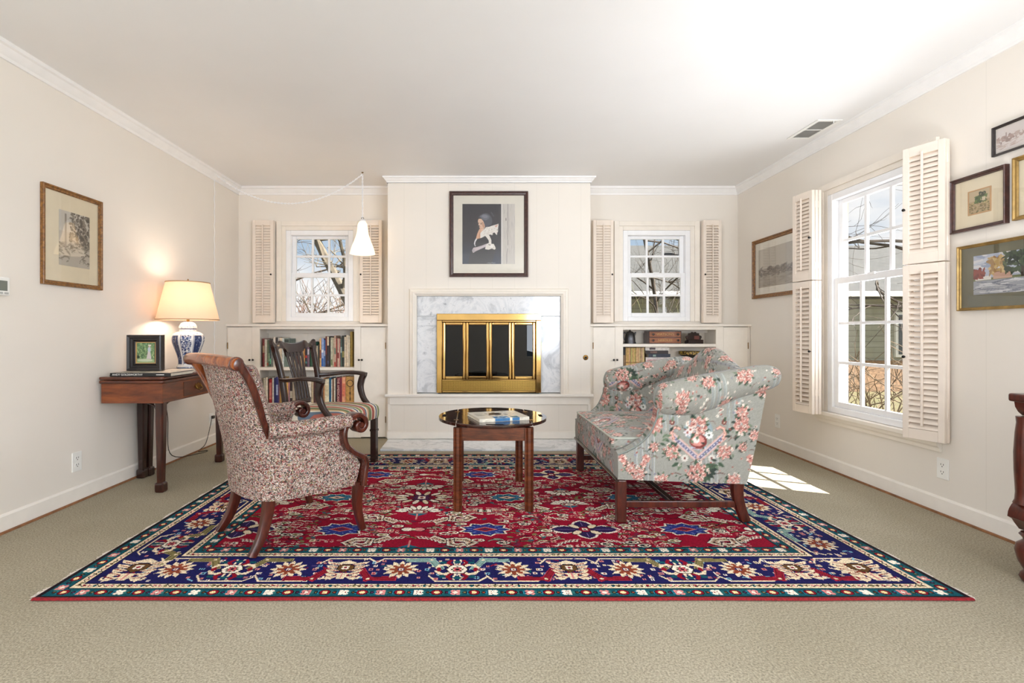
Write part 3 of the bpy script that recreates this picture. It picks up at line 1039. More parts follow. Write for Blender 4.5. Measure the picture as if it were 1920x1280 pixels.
UP = [  # px range, top, colour, description
    (492.2, 496.2, 634.5, (128, 52, 50), 'dark red', [(0.5, 0.75, (190, 160, 130))]),
    (496.2, 500.4, 635.5, (214, 203, 186), 'cream', []),
    (500.4, 502.9, 638, (122, 128, 98), 'thin olive', [(0.05, 0.15, (190, 70, 50))]),
    (502.9, 505.6, 636.5, (78, 92, 78), 'dark green', [(0.2, 0.5, (150, 170, 140))]),
    (505.6, 508.2, 636, (56, 76, 78), 'dark teal', [(0.1, 0.3, (110, 190, 150))]),
    (508.2, 511.3, 637, (120, 126, 120), 'grey-green', [(0.6, 0.8, (60, 70, 66))]),
    (511.3, 516.6, 631.3, (222, 212, 198), 'tall ivory', []),
    (516.6, 520.1, 632.4, (66, 58, 54), 'charcoal', [(0.5, 0.7, (170, 160, 140))]),
    (520.1, 523.4, 633, (226, 220, 210), 'white', []),
    (523.4, 529, 633, (214, 196, 170), 'tan', []),
    (529, 532.6, 633.5, (208, 211, 205), 'pale grey', []),
    (532.6, 542.4, 634.5, (116, 130, 120), 'thick grey-green', [(0.86, 0.97, (60, 70, 64))]),
    (542.6, 547, 652, (208, 206, 196), 'short off-white', []),
    (547, 551, 655, (70, 64, 60), 'short dark grey', []),
    (551, 556, 650, (196, 180, 150), 'beige', [(0.3, 0.5, (120, 80, 50))]),
    (556, 560, 653, (96, 40, 40), 'maroon', []),
    (560, 563.5, 650, (200, 200, 190), 'pale', []),
    (563.5, 568.6, 647, (234, 192, 146), 'pale orange', []),
    (568.6, 571.6, 646, (182, 124, 62), 'orange-brown', [(0.2, 0.4, (230, 190, 120))]),
    (571.6, 576, 648, (44, 36, 44), 'black and red', [(0.42, 0.54, (190, 50, 40)), (0.15, 0.25, (60, 110, 110))]),
    (576, 580.2, 646, (112, 84, 100), 'plum', [(0.55, 0.8, (190, 180, 185))]),
    (580.2, 585.2, 644, (30, 70, 44), 'dark green', []),
    (585.4, 588, 640.5, (62, 50, 58), 'dark purple', []),
    (588, 592, 641.3, (44, 112, 102), 'teal green', [(0.2, 0.3, (150, 200, 180))]),
    (592, 596, 648, (190, 176, 148), 'short tan', []),
    (596, 598.6, 645.5, (54, 52, 44), 'dark', []),
    (598.6, 602.2, 634.5, (222, 172, 112), 'tan orange', [(0.3, 0.6, (150, 80, 50))]),
    (602.2, 606.8, 634.3, (142, 160, 200), 'light blue', [(0.02, 0.3, (40, 90, 160)), (0.5, 0.6, (230, 230, 230))]),
    (606.8, 609.8, 637, (66, 104, 156), 'blue', [(0.4, 0.6, (170, 180, 200))]),
    (609.8, 612.8, 630.3, (122, 50, 40), 'brick red', [(0.0, 0.4, (60, 34, 34))]),
    (612.8, 617.2, 630.5, (52, 40, 42), 'black and cream', [(0.70, 0.99, (220, 196, 166)), (0.1, 0.2, (60, 60, 90))]),
    (617.2, 619.6, 632, (50, 48, 44), 'thin black', []),
    (619.6, 623.4, 632.5, (192, 188, 162), 'greenish cream', [(0.05, 0.25, (110, 120, 80))]),
    (623.4, 626, 633, (206, 184, 154), 'thin tan', []),
    (626, 629.6, 628.8, (196, 164, 142), 'tall pink-tan', [(0.0, 0.15, (170, 50, 45)), (0.4, 0.6, (110, 130, 110))]),
    (629.6, 632, 634, (146, 62, 50), 'red-brown', []),
    (632, 635.2, 634.5, (216, 192, 168), 'pale tan', [(0.3, 0.5, (150, 60, 50))]),
    (635.2, 637.8, 635, (190, 132, 122), 'rose', []),
    (637.8, 641, 634.5, (80, 98, 88), 'bottle green', [(0.5, 0.7, (170, 190, 180))]),
    (641, 645.6, 628.8, (40, 46, 40), 'wide black', [(0.3, 0.5, (140, 130, 70))]),
    (645.6, 648.7, 631, (222, 204, 178), 'slim cream', []),
    (648.7, 653, 628.2, (228, 210, 184), 'tall cream', []),
    (653, 656, 629, (216, 202, 178), 'ivory', []),
    (656, 660.8, 621.5, (172, 142, 62), 'tallest mustard', []),
]
g = 'books on the upper shelf of the left bookcase'
seen_ = {}
for i, (a, b_, ty, c, d, bands) in enumerate(UP):
    dep = 0.15 + 0.03 * random.random()
    y0 = YBK + random.uniform(-0.004, 0.012)
    if i == 0:
        w_ = 'first from the left'
    elif i < 12:
        w_ = 'right of the %s one' % UP[i - 1][4]
    elif i < 22:
        w_ = 'behind the chair, right of the %s one' % UP[i - 1][4]
    elif i == len(UP) - 1:
        w_ = 'last at the right end'
    else:
        w_ = 'between %s and %s' % (UP[i - 1][4], UP[i + 1][4])
    book('%s book, upper left shelf, %s' % (d, w_), k2(a), k2(b_) - 0.0006, y0, dep, SHELF_L + 0.0005, pz(ty, YBK), c, g, bands=bands)

LO = [
    (493.6, 497, 708, (200, 190, 166), 'beige', []),
    (497, 501.6, 707.5, (226, 216, 196), 'cream', []),
    (501.8, 504.4, 710, (70, 44, 30), 'dark brown', []),
    (504.4, 509.6, 710.5, (152, 30, 36), 'bright red', [(0.15, 0.85, (205, 120, 110))]),
    (509.8, 513.7, 708, (228, 224, 214), 'white', []),
    (513.7, 517.4, 708.5, (42, 42, 92), 'navy', []),
    (517.4, 522, 706.5, (52, 54, 112), 'wide indigo', [(0.3, 0.7, (170, 180, 210))]),
    (522, 524.4, 709, (120, 84, 110), 'thin purple', []),
    (524.4, 529.6, 708, (182, 140, 70), 'gold', []),
    (529.8, 534.8, 711, (92, 66, 44), 'brown', []),
    (534.8, 540, 712, (222, 172, 92), 'yellow-tan', []),
    (540, 543, 712, (166, 120, 130), 'mauve', []),
    (543, 548.5, 711, (50, 34, 30), 'near-black', [(0.2, 0.5, (190, 180, 160))]),
    (548.5, 554, 712, (168, 152, 130), 'stone grey', []),
    (554, 560, 711, (110, 60, 50), 'rust brown', []),
    (560, 565, 712, (190, 186, 170), 'pale grey', []),
    (565, 569.5, 711, (60, 80, 66), 'forest green', []),
    (569.8, 576.4, 722, (22, 108, 150), 'blue and yellow', [(0.0, 0.32, (228, 190, 84)), (0.55, 0.85, (220, 232, 236))]),
    (576.8, 583.6, 712, (216, 206, 190), 'wide off-white', []),
    (584, 588, 712, (190, 170, 140), 'sand', []),
    (588.4, 592, 713, (80, 40, 36), 'chestnut', []),
    (592.4, 600, 712, (120, 76, 48), 'wide brown', []),
    (600.4, 605.4, 711, (104, 50, 40), 'russet', []),
    (605.6, 609, 709, (190, 130, 80), 'orange-brown', []),
    (609, 617, 710.5, (226, 216, 186), 'wide cream', [(0.3, 0.75, (206, 192, 156))]),
    (617, 621.2, 708.5, (30, 92, 124), 'teal blue', []),
    (621.2, 623, 711, (226, 220, 206), 'thin white', []),
    (623, 626, 709.5, (126, 82, 52), 'slim brown', []),
    (626, 629.2, 708.8, (222, 210, 190), 'slim ivory', []),
    (629.2, 631.6, 710, (38, 32, 32), 'slim black', []),
    (631.6, 641.4, 707.5, (118, 22, 46), 'wide burgundy', []),
    (641.4, 648, 706.4, (234, 164, 124), 'salmon', [(0.25, 0.75, (220, 120, 90))]),
    (648, 664, 706.2, (202, 154, 84), 'very wide tan', []),
]
g = 'books on the lower shelf of the left bookcase'
for i, (a, b_, ty, c, d, bands) in enumerate(LO):
    dep = 0.16 + 0.03 * random.random()
    y0 = YBK + random.uniform(-0.006, 0.008)
    if i == 0:
        w_ = 'first from the left'
    elif i < 9:
        w_ = 'right of the %s one' % LO[i - 1][4]
    elif i < 23:
        w_ = 'behind the chair, right of the %s one' % LO[i - 1][4]
    elif i == len(LO) - 1:
        w_ = 'with a round clock dial on its spine'
    else:
        w_ = 'between %s and %s' % (LO[i - 1][4], LO[i + 1][4])
    bo = book('%s book, lower left shelf, %s' % (d, w_), k2(a), min(k2(b_), k_(664) + 0.015) - 0.0006, y0, dep, LOW_L + 0.0005, pz(ty, YBK), c, g, bands=bands)
    xc, zc = (k2(a) + k2(b_)) / 2, (LOW_L + pz(ty, YBK)) / 2
    if i == len(LO) - 1:
        r = 0.034
        q = MB(); q.grid([[(xc + rr * math.cos(t_), y0 - yy, pz(718.5, YBK) + rr * math.sin(t_)) for t_ in np.arange(24) * math.pi / 12] for rr, yy in ((r, 0.0), (r, 0.0012), (r * 0.82, 0.0012), (r * 0.82, 0.0))], cv=True)
        q.build('printed_dial', book_mat((40, 28, 18)), bo)
        q = MB(); q.box(xc - 0.003, xc + 0.003, y0 - 0.0012, y0, pz(750, YBK), pz(725.5, YBK)); q.box(xc - 0.006, xc + 0.006, y0 - 0.0012, y0, pz(739, YBK), pz(735, YBK)); q.box(xc - 0.005, xc + 0.005, y0 - 0.0012, y0, pz(751, YBK), pz(746, YBK))
        q.build('printed_ornament', book_mat((70, 48, 26)), bo)
    if d == 'wide burgundy':
        text_obj('title_lettering', 'THE AMERICANS', 0.031, book_mat((232, 196, 180)), bo, (xc - 0.012, y0 - 0.001, zc), (math.pi / 2, math.pi / 2, 0))

# ------------------------------------------------------------------ things on the right built-in shelves
YS2 = 4.80
s2 = lambda x: px(x, YS2)
# pewter pitcher
m_pew = plain('dark_pewter', (92, 92, 96), 0.32, metal=0.85, var=0.15, scale=20)
t = thing('pewter_pitcher', 'dark pewter lidded pitcher at the left end of the upper shelf', 'pitcher', (s2(1183), YS2 + 0.03, SHELF_R + 0.0005))
b = MB(); b.lathe([(0.030, 0), (0.055, 0.0), (0.056, 0.006), (0.050, 0.02), (0.049, 0.05), (0.046, 0.075), (0.038, 0.095), (0.036, 0.100)], n=24); b.build('body', m_pew, t, smooth=50)
b = MB(); b.lathe([(0.039, 0.1005), (0.038, 0.106), (0.028, 0.115), (0.010, 0.121), (0.005, 0.127), (0.008, 0.132), (0.002, 0.137)], n=20); b.build('lid', m_pew, t, smooth=50)
b = MB(); b.tube(smooth_path([(-0.036, 0, 0.09), (-0.050, 0, 0.108), (-0.064, 0, 0.098), (-0.066, 0, 0.07), (-0.058, 0, 0.045), (-0.049, 0, 0.035)], 24), 0.0055, 8); b.build('handle', m_pew, t, smooth=60)
b = MB(); b.tube(smooth_path([(0.036, 0, 0.075), (0.046, 0, 0.09), (0.055, 0, 0.112)], 10), [0.012, 0.0117, 0.011, 0.0105, 0.010, 0.0095, 0.009, 0.0085, 0.008, 0.0075], 8); b.build('spout', m_pew, t, smooth=60)

# two-drawer sewing needle cabinet
m_nb = wood('orange_oak_box', (112, 62, 34), (150, 90, 54), (178, 116, 74), axis=(0.8, 3, 6), rough=0.4, coat=0.1)
m_gold = plain('worn_gold_lettering', (206, 164, 96), 0.5)
x0, x1 = s2(1216.5), s2(1277.5)
z0, z1 = SHELF_R + 0.0005, pz(620.5, YS2)
t = thing('needle_cabinet', 'small two-drawer wooden needle cabinet with gold lettering on the upper shelf', 'cabinet', ((x0 + x1) / 2, YS2, z0))
hgt, wid = z1 - z0, x1 - x0
b = MB()
b.box(-wid / 2, wid / 2, 0, 0.15, 0, 0.006); b.box(-wid / 2, wid / 2, 0, 0.15, hgt - 0.006, hgt)
b.box(-wid / 2, -wid / 2 + 0.006, 0, 0.15, 0.006, hgt - 0.006); b.box(wid / 2 - 0.006, wid / 2, 0, 0.15, 0.006, hgt - 0.006)
b.box(-wid / 2 + 0.006, wid / 2 - 0.006, 0, 0.15, hgt / 2 - 0.003, hgt / 2 + 0.003)
b.build('case', M['redwood'], t)
for k, word in ((0, "NEEDLES"), (1, "WATSON'S")):
    za = 0.007 + k * (hgt / 2 - 0.003); zb = za + hgt / 2 - 0.011
    b = MB(); b.box(-wid / 2 + 0.007, wid / 2 - 0.007, -0.004, 0.14, za, zb)
    d_ = b.build('drawer', m_nb, t, bevel=0.0015)
    for sx in (-1, 1):
        b = MB(); b.lathe([(0.004, -0.004), (0.004, -0.010), (0.011, -0.014), (0.011, -0.019), (0.005, -0.022)], (sx * wid * 0.38, 0, (za + zb) / 2), 14, axis='y')
        b.build('knob', M['darkwood'], d_, smooth=50)
    text_obj('lettering', word, 0.030, m_gold, d_, (0, -0.0045, (za + zb) / 2), (math.pi / 2, 0, 0), sx=1.15)

# scalloped dark wooden plaque box
t = thing('scalloped_wooden_box', 'dark scalloped-edge wooden wall pocket standing at the right of the upper shelf', 'wooden box', (s2(1302.5), YS2 + 0.02, SHELF_R + 0.0005))
hw, hh = (s2(1319) - s2(1287)) / 2, pz(622, YS2) - SHELF_R
pts = []
out = [(-1, 0), (-0.98, 0.22), (-0.82, 0.34), (-0.94, 0.52), (-0.88, 0.66), (-0.66, 0.72), (-0.62, 0.88), (-0.36, 0.90), (-0.2, 1.0), (0, 0.94)]
poly = out + [(-x, z) for x, z in out[::-1][1:]]
poly = [(x * hw, z * hh) for x, z in smooth_path([(x, z) for x, z in poly], 60)]
b = MB(); b.prism(poly, 'y', 0, 0.012); b.build('back_board', M['darkwood'], t)
b = MB(); b.box(-hw * 0.86, hw * 0.86, -0.05, -0.001, 0, hh * 0.34); b.build('pocket', M['darkwood'], t, bevel=0.004)
b = MB(); b.box(hw * 0.04, hw * 0.62, -0.004, -0.0005, hh * 0.36, hh * 0.66); b.build('inset_panel', plain('brick_red_paper', (112, 58, 48), 0.6), t)

# lower shelf: a row of thin tan volumes, a dark one first
YL2 = 4.79
l2 = lambda x: px(x, YL2)
book('black ribbed book at the left end of the lower right shelf', l2(1168.6), l2(1172.8), YL2, 0.16, LOW_R + 0.0005, pz(651, YL2), (48, 46, 48), 'books on the right shelves', bands=[(0.66, 0.86, (150, 120, 90)), (0.4, 0.42, (150, 140, 120))])
ORD = ['first', 'second', 'third', 'fourth', 'fifth', 'sixth', 'seventh', 'eighth', 'ninth', 'tenth', 'eleventh']
xs_ = np.linspace(1173.2, 1208.8, 12)
for k in range(11):
    c = (206 + random.randint(-14, 8), 172 + random.randint(-14, 10), 118 + random.randint(-14, 12))
    book('thin tan bound volume on the lower right shelf, %s after the black book' % ORD[k], l2(xs_[k]), l2(xs_[k + 1]) - 0.0015, YL2 + 0.004 * (k % 3), 0.17, LOW_R + 0.0005, pz(651.4 + 0.4 * (k % 2), YL2), c, 'books on the right shelves', bands=[(0.72, 0.74, (150, 110, 60)), (0.2, 0.22, (150, 110, 60))])
def flat_book(label, xa, xb, z0, h, dep, c, yoff=0.0, group=None, spine=None):
    b = MB()
    b.box(xa, xb, YL2 + yoff, YL2 + yoff + dep, z0, z0 + 0.0025)
    b.box(xa, xb, YL2 + yoff, YL2 + yoff + dep, z0 + h - 0.0025, z0 + h)
    b.box(xa, xb, YL2 + yoff, YL2 + yoff + 0.004, z0 + 0.0025, z0 + h - 0.0025)
    o = b.build('book', book_mat(c)); tag(o, label, 'book', group)
    q = MB(); q.box(xa + 0.004, xb - 0.003, YL2 + yoff + 0.004, YL2 + yoff + dep - 0.004, z0 + 0.0026, z0 + h - 0.0026); q.build('pages', M['paper'], o)
    if spine:
        q = MB(); q.box(xa + (xb - xa) * spine[0], xa + (xb - xa) * spine[1], YL2 + yoff - 0.0008, YL2 + yoff, z0 + h * 0.2, z0 + h * 0.8); q.build('title_band', book_mat(spine[2]), o)
    return o
zz = LOW_R + 0.0005
g = 'books lying in a stack on the lower right shelf'
zl = [pz(y, YL2) for y in (757, 735, 712, 690, 669.5, 663.2, 656.8, 650.2)]
zl[0] = zz
flat_book('grey book lowest in the stack hidden behind the loveseat arm', l2(1211), l2(1256), zl[0], zl[1] - zl[0] - 0.001, 0.16, (150, 146, 140), group=g)
flat_book('brown book second from the bottom of the stack behind the loveseat', l2(1211), l2(1255), zl[1], zl[2] - zl[1] - 0.001, 0.16, (110, 84, 66), group=g)
flat_book('blue-grey book third from the bottom of the stack behind the loveseat', l2(1211), l2(1254), zl[2], zl[3] - zl[2] - 0.001, 0.16, (92, 104, 116), group=g)
flat_book('white and pink patterned book just above the loveseat arm in the stack', l2(1211), l2(1254), zl[3], zl[4] - zl[3] - 0.001, 0.16, (206, 196, 194), group=g, spine=(0.05, 0.8, (176, 140, 140)))
flat_book('dark navy book with a pale title patch in the flat stack', l2(1216), l2(1257), zl[4], zl[5] - zl[4] - 0.001, 0.15, (42, 50, 66), group=g, spine=(0.2, 0.34, (130, 150, 140)))
flat_book('black book under the white one at the top of the flat stack', l2(1211), l2(1253), zl[5], zl[6] - zl[5] - 0.001, 0.15, (52, 44, 44), group=g, spine=(0.2, 0.5, (110, 84, 76)))
flat_book('white book on top of the flat stack', l2(1210), l2(1255), zl[6], zl[7] - zl[6] - 0.001, 0.16, (232, 226, 218), group=g, spine=(0.17, 0.42, (96, 84, 84)))
# round lidded box with a gold patterned rim
t = thing('patterned_round_box', 'round dark box with a gold patterned rim behind the loveseat back', 'round box', (l2(1303), 4.87, 0))
t.location.z = LOW_R + 0.0005
zr = pz(658, 4.87) - LOW_R
m, N, L, B = new_mat('gold_leaf_pattern')
vo = N.new('ShaderNodeTexVoronoi'); vo.inputs['Scale'].default_value = 90
L.new(coords(N, L), vo.inputs['Vector'])
L.new(ramp(N, L, vo.outputs['Distance'], [(0.3, (206, 170, 66)), (0.5, (70, 52, 26))]), B.inputs['Base Color'])
b = MB(); b.lathe([(0.11, zr - 0.035), (0.115, zr - 0.03), (0.115, zr - 0.002), (0.105, zr), (0.02, zr)], n=40); b.build('rim', m, t, smooth=40)
b = MB(); b.lathe([(0.06, 0), (0.09, 0), (0.10, 0.08), (0.085, 0.18), (0.088, zr - 0.07), (0.105, zr - 0.036)], n=40); b.build('bowl', plain('black_lacquer', (36, 34, 30), 0.25), t, smooth=40)
RUGZ = 0.0098       # top of the rug's pile

# ------------------------------------------------------------------ oval tray-top coffee table
ct = thing('coffee_table', 'low oval mahogany tray-top coffee table in front of the fireplace', 'coffee table', (0.135, 3.055, RUGZ))
TA, TB_, TT = 0.330, 0.335, 0.482
def oval_piece(nm, xa, xb):
    n = 48
    xs = np.linspace(xa, xb, n)
    yy = TB_ * np.sqrt(np.clip(1 - (xs / TA) ** 2, 0, 1))
    poly = [(x, -y) for x, y in zip(xs, yy)] + [(x, y) for x, y in zip(xs[::-1], yy[::-1])]
    out = []
    for p in poly:
        if not out or math.hypot(p[0] - out[-1][0], p[1] - out[-1][1]) > 1e-4:
            out.append(p)
    if math.hypot(out[0][0] - out[-1][0], out[0][1] - out[-1][1]) < 1e-4:
        out.pop()
    b = MB(); b.prism(out, 'z', TT - 0.018, TT)
    return b.build(nm, m_table, ct, bevel=0.005)
m_table = wood('glossy_table_mahogany', (30, 12, 9), (48, 21, 14), (68, 31, 20), axis=(0.7, 3, 3), rough=0.1, coat=0.2)
cb = oval_piece('center_board', -0.2175, 0.2175)
fl_ = oval_piece('hinged_flap', -TA, -0.2195)
fr_ = oval_piece('hinged_flap', 0.2195, TA)
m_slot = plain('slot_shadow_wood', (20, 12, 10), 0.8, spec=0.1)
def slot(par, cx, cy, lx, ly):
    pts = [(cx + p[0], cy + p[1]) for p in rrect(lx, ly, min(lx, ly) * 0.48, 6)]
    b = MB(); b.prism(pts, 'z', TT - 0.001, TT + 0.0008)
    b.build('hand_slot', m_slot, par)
slot(cb, 0.0, -TB_ + 0.035, 0.10, 0.022)
slot(cb, 0.0, TB_ - 0.035, 0.10, 0.022)
slot(fl_, -TA + 0.035, 0.0, 0.022, 0.085)
slot(fr_, TA - 0.035, 0.0, 0.022, 0.085)
for sx in (-1, 1):
    for yy in (-0.15, 0.15):
        b = MB(); b.box(sx * 0.2185 - 0.014, sx * 0.2185 + 0.014, yy - 0.008, yy + 0.008, TT - 0.001, TT + 0.0006)
        b.build('hinge', M['oldbrass'], ct)
LX, LY = (-0.205, 0.192), (-0.287, 0.278)
b = MB()
b.box(LX[0], LX[1], LY[0] - 0.008, LY[0] + 0.012, TT - 0.092, TT - 0.0185); b.box(LX[0], LX[1], LY[1] - 0.012, LY[1] + 0.008, TT - 0.092, TT - 0.0185)
b.box(LX[0] - 0.008, LX[0] + 0.012, LY[0], LY[1], TT - 0.092, TT - 0.0185); b.box(LX[1] - 0.012, LX[1] + 0.008, LY[0], LY[1], TT - 0.092, TT - 0.0185)
b.build('apron', M['mahogany_h'], ct, bevel=0.002)
for lx in LX:
    for ly in LY:
        w = 0.025
        pr = []
        # square with moulded (stepped) outer faces
        prof = [(-w, -w * 0.75), (-w * 0.75, -w * 0.85), (-w * 0.55, -w * 0.7), (-w * 0.3, -w), (w * 0.3, -w), (w * 0.55, -w * 0.7), (w * 0.75, -w * 0.85)]
        for k in range(4):
            for (x, y) in prof:
                c_, s_ = [(1, 0), (0, 1), (-1, 0), (0, -1)][k]
                pr.append((lx + x * c_ - y * s_, ly + x * s_ + y * c_))
        b = MB(); b.prism(pr, 'z', 0, TT - 0.0185)
        b.build('leg', M['mahogany_h'], ct)

# large picture book lying on the coffee table
BKT = TT + RUGZ + 0.0006
bk = thing('picture_book', 'large art book with a cream, black and blue cover lying on the coffee table', 'book', (0.162, 2.975, BKT), math.radians(16.5))
bw, bd, bh = 0.305, 0.25, 0.019
ch = Chart(bw, bd, 0.0035, (226, 220, 206))
r_ = np.random.default_rng(5)
for k in range(40):
    ch.ell(r_.uniform(0.09, 0.26), r_.uniform(0.07, 0.24), r_.uniform(0.005, 0.022), r_.uniform(0.004, 0.012), [(205, 210, 214), (170, 176, 182), (120, 124, 130), (238, 234, 228), (196, 180, 160)][k % 5], r_.uniform(0, 3))
ch.ell(0.145, 0.150, 0.040, 0.042, (44, 42, 52)); ch.ell(0.152, 0.158, 0.026, 0.030, (24, 24, 32)); ch.ell(0.12, 0.13, 0.03, 0.014, (58, 54, 66), 0.5)
ch.rect(0.095, 0.185, 0.0, 0.055, (70, 130, 180)); ch.rect(0.2, 0.245, 0.0, 0.05, (38, 120, 150))
for k in range(24):
    ch.ell(r_.uniform(0.1, 0.18), r_.uniform(0, 0.055), 0.008, 0.005, [(150, 185, 212), (52, 108, 166), (196, 214, 226)][k % 3])
for k in range(8):
    ch.rect(0.02, 0.02 + r_.uniform(0.03, 0.06), 0.10 + k * 0.012, 0.104 + k * 0.012, (120, 116, 112))
b = MB(); b.box(-bw / 2, bw / 2, -bd / 2, bd / 2, 0, 0.003); b.box(-bw / 2, bw / 2, -bd / 2, bd / 2, bh - 0.003, bh - 0.0004)
b.box(-bw / 2, bw / 2, -bd / 2, -bd / 2 + 0.003, 0.003, bh - 0.003)
b.build('cover', book_mat((222, 214, 196)), bk)
b = MB(); b.box(-bw / 2 + 0.004, bw / 2 - 0.004, -bd / 2 + 0.003, bd / 2 - 0.005, 0.0032, bh - 0.0032); b.build('pages', M['paper'], bk)
chart_mesh(ch, 'cover_print', pattern_mat('glossy_jacket', 0.25, 0.0), bk, lambda X, Y: (X - bw / 2, Y - bd / 2, np.full_like(X, bh)))
b = MB(); b.box(-bw / 2 + 0.095, -bw / 2 + 0.185, -bd / 2 - 0.0006, -bd / 2, 0.001, bh - 0.001); b.box(-bw / 2 + 0.2, -bw / 2 + 0.245, -bd / 2 - 0.0006, -bd / 2, 0.001, bh - 0.001)
b.build('spine_print', book_mat((52, 112, 160)), bk)

# ------------------------------------------------------------------ floral loveseat
TW, TH = 0.66, 0.62
sf = Chart(TW, TH, 0.0025, (148, 147, 138))
sf.wrap = True
r_ = np.random.default_rng(11)
GR1, GR2, GR3 = (70, 90, 70), (112, 128, 104), (50, 62, 54)
PK, PKD, RU, CRM = (200, 142, 130), (152, 86, 78), (112, 54, 48), (224, 202, 188)
# faint architectural columns woven into the ground
for k in range(22):
    x = k * TW / 22
    if k % 11 in (0, 1, 2, 3):
        sf.rect(x, x + 0.006, 0.02, 0.30, (136, 140, 142)); sf.rect(x + 0.010, x + 0.014, 0.02, 0.30, (172, 174, 172))
    if k % 11 in (5, 6, 7):
        sf.rect(x, x + 0.006, 0.32, 0.60, (140, 148, 148)); sf.rect(x + 0.010, x + 0.014, 0.32, 0.60, (166, 172, 170))
sf.rect(0, TW, 0.0, 0.02, (140, 140, 140))
for k in range(22):
    sf.ell((k + 0.5) * TW / 22, 0.008, 0.005, 0.005, (112, 110, 110))
    sf.ell((k + 0.5) * TW / 22, 0.050, 0.006, 0.006, (176, 176, 172)); sf.ell((k + 0.5) * TW / 22, 0.050, 0.003, 0.003, (128, 130, 130))
def leaf(cx, cy, L_, a, c=None):
    c = c or [GR1, GR2, GR3][r_.integers(3)]
    d = np.array([math.cos(a), math.sin(a)]); n = np.array([-d[1], d[0]])
    p = np.array([cx, cy])
    sf.poly([p, p + d * L_ * 0.35 + n * L_ * 0.22, p + d * L_ * 0.7 + n * L_ * 0.16, p + d * L_, p + d * L_ * 0.7 - n * L_ * 0.16, p + d * L_ * 0.35 - n * L_ * 0.22], c)
    sf.line([p, p + d * L_ * 0.85], 0.0018, tuple(int(x * 0.7) for x in c))
def rose(cx, cy, r, hot=0.0):
    a0 = r_.uniform(0, 6)
    for k in range(7):
        a = a0 + k * 2 * math.pi / 7
        sf.ell(cx + r * 0.62 * math.cos(a), cy + r * 0.62 * math.sin(a), r * 0.44, r * 0.36, RU, a)
        sf.ell(cx + r * 0.64 * math.cos(a), cy + r * 0.64 * math.sin(a), r * 0.38, r * 0.30, CRM if k % 3 == 0 else PK, a)
    for k in range(5):
        a = a0 + 0.5 + k * 2 * math.pi / 5
        sf.ell(cx + r * 0.32 * math.cos(a), cy + r * 0.32 * math.sin(a), r * 0.30, r * 0.24, RU if hot else PKD, a)
        sf.ell(cx + r * 0.34 * math.cos(a), cy + r * 0.34 * math.sin(a), r * 0.24, r * 0.17, PK if k % 2 else (222, 178, 164), a)
    sf.ell(cx, cy, r * 0.2, r * 0.2, RU)
    sf.ell(cx + r * 0.03, cy + r * 0.03, r * 0.1, r * 0.1, PK)
def daisy(cx, cy, r, c=CRM, cc=RU, n=6):
    for k in range(n):
        a = k * 2 * math.pi / n
        sf.ell(cx + r * 0.6 * math.cos(a), cy + r * 0.6 * math.sin(a), r * 0.42, r * 0.26, c, a)
    sf.ell(cx, cy, r * 0.3, r * 0.3, cc)
def bouquet(cx, cy, R):
    for k in range(13):
        a = r_.uniform(0, 6.28)
        leaf(cx + R * 0.6 * math.cos(a), cy + R * 0.6 * math.sin(a), R * r_.uniform(0.5, 0.8), a + r_.uniform(-0.5, 0.5))
    for dx, dy, q in ((-0.5, 0.55, 0.2), (0.1, 0.75, 0.2), (0.65, 0.6, 0.18), (-0.75, -0.1, 0.2), (-0.42, 0.15, 0.33), (0.36, 0.28, 0.35), (0.08, -0.38, 0.36), (-0.08, 0.48, 0.26), (0.62, -0.18, 0.25), (-0.5, -0.42, 0.26), (0.45, -0.62, 0.2), (-0.15, -0.8, 0.2)):
        rose(cx + dx * R, cy + dy * R, R * q, hot=r_.random() < 0.4)
    for k in range(4):
        a = r_.uniform(0, 6.28)
        daisy(cx + R * 1.02 * math.cos(a), cy + R * 1.02 * math.sin(a), R * 0.17, (236, 220, 206), PKD)
UX, UY = 0.33, 0.27
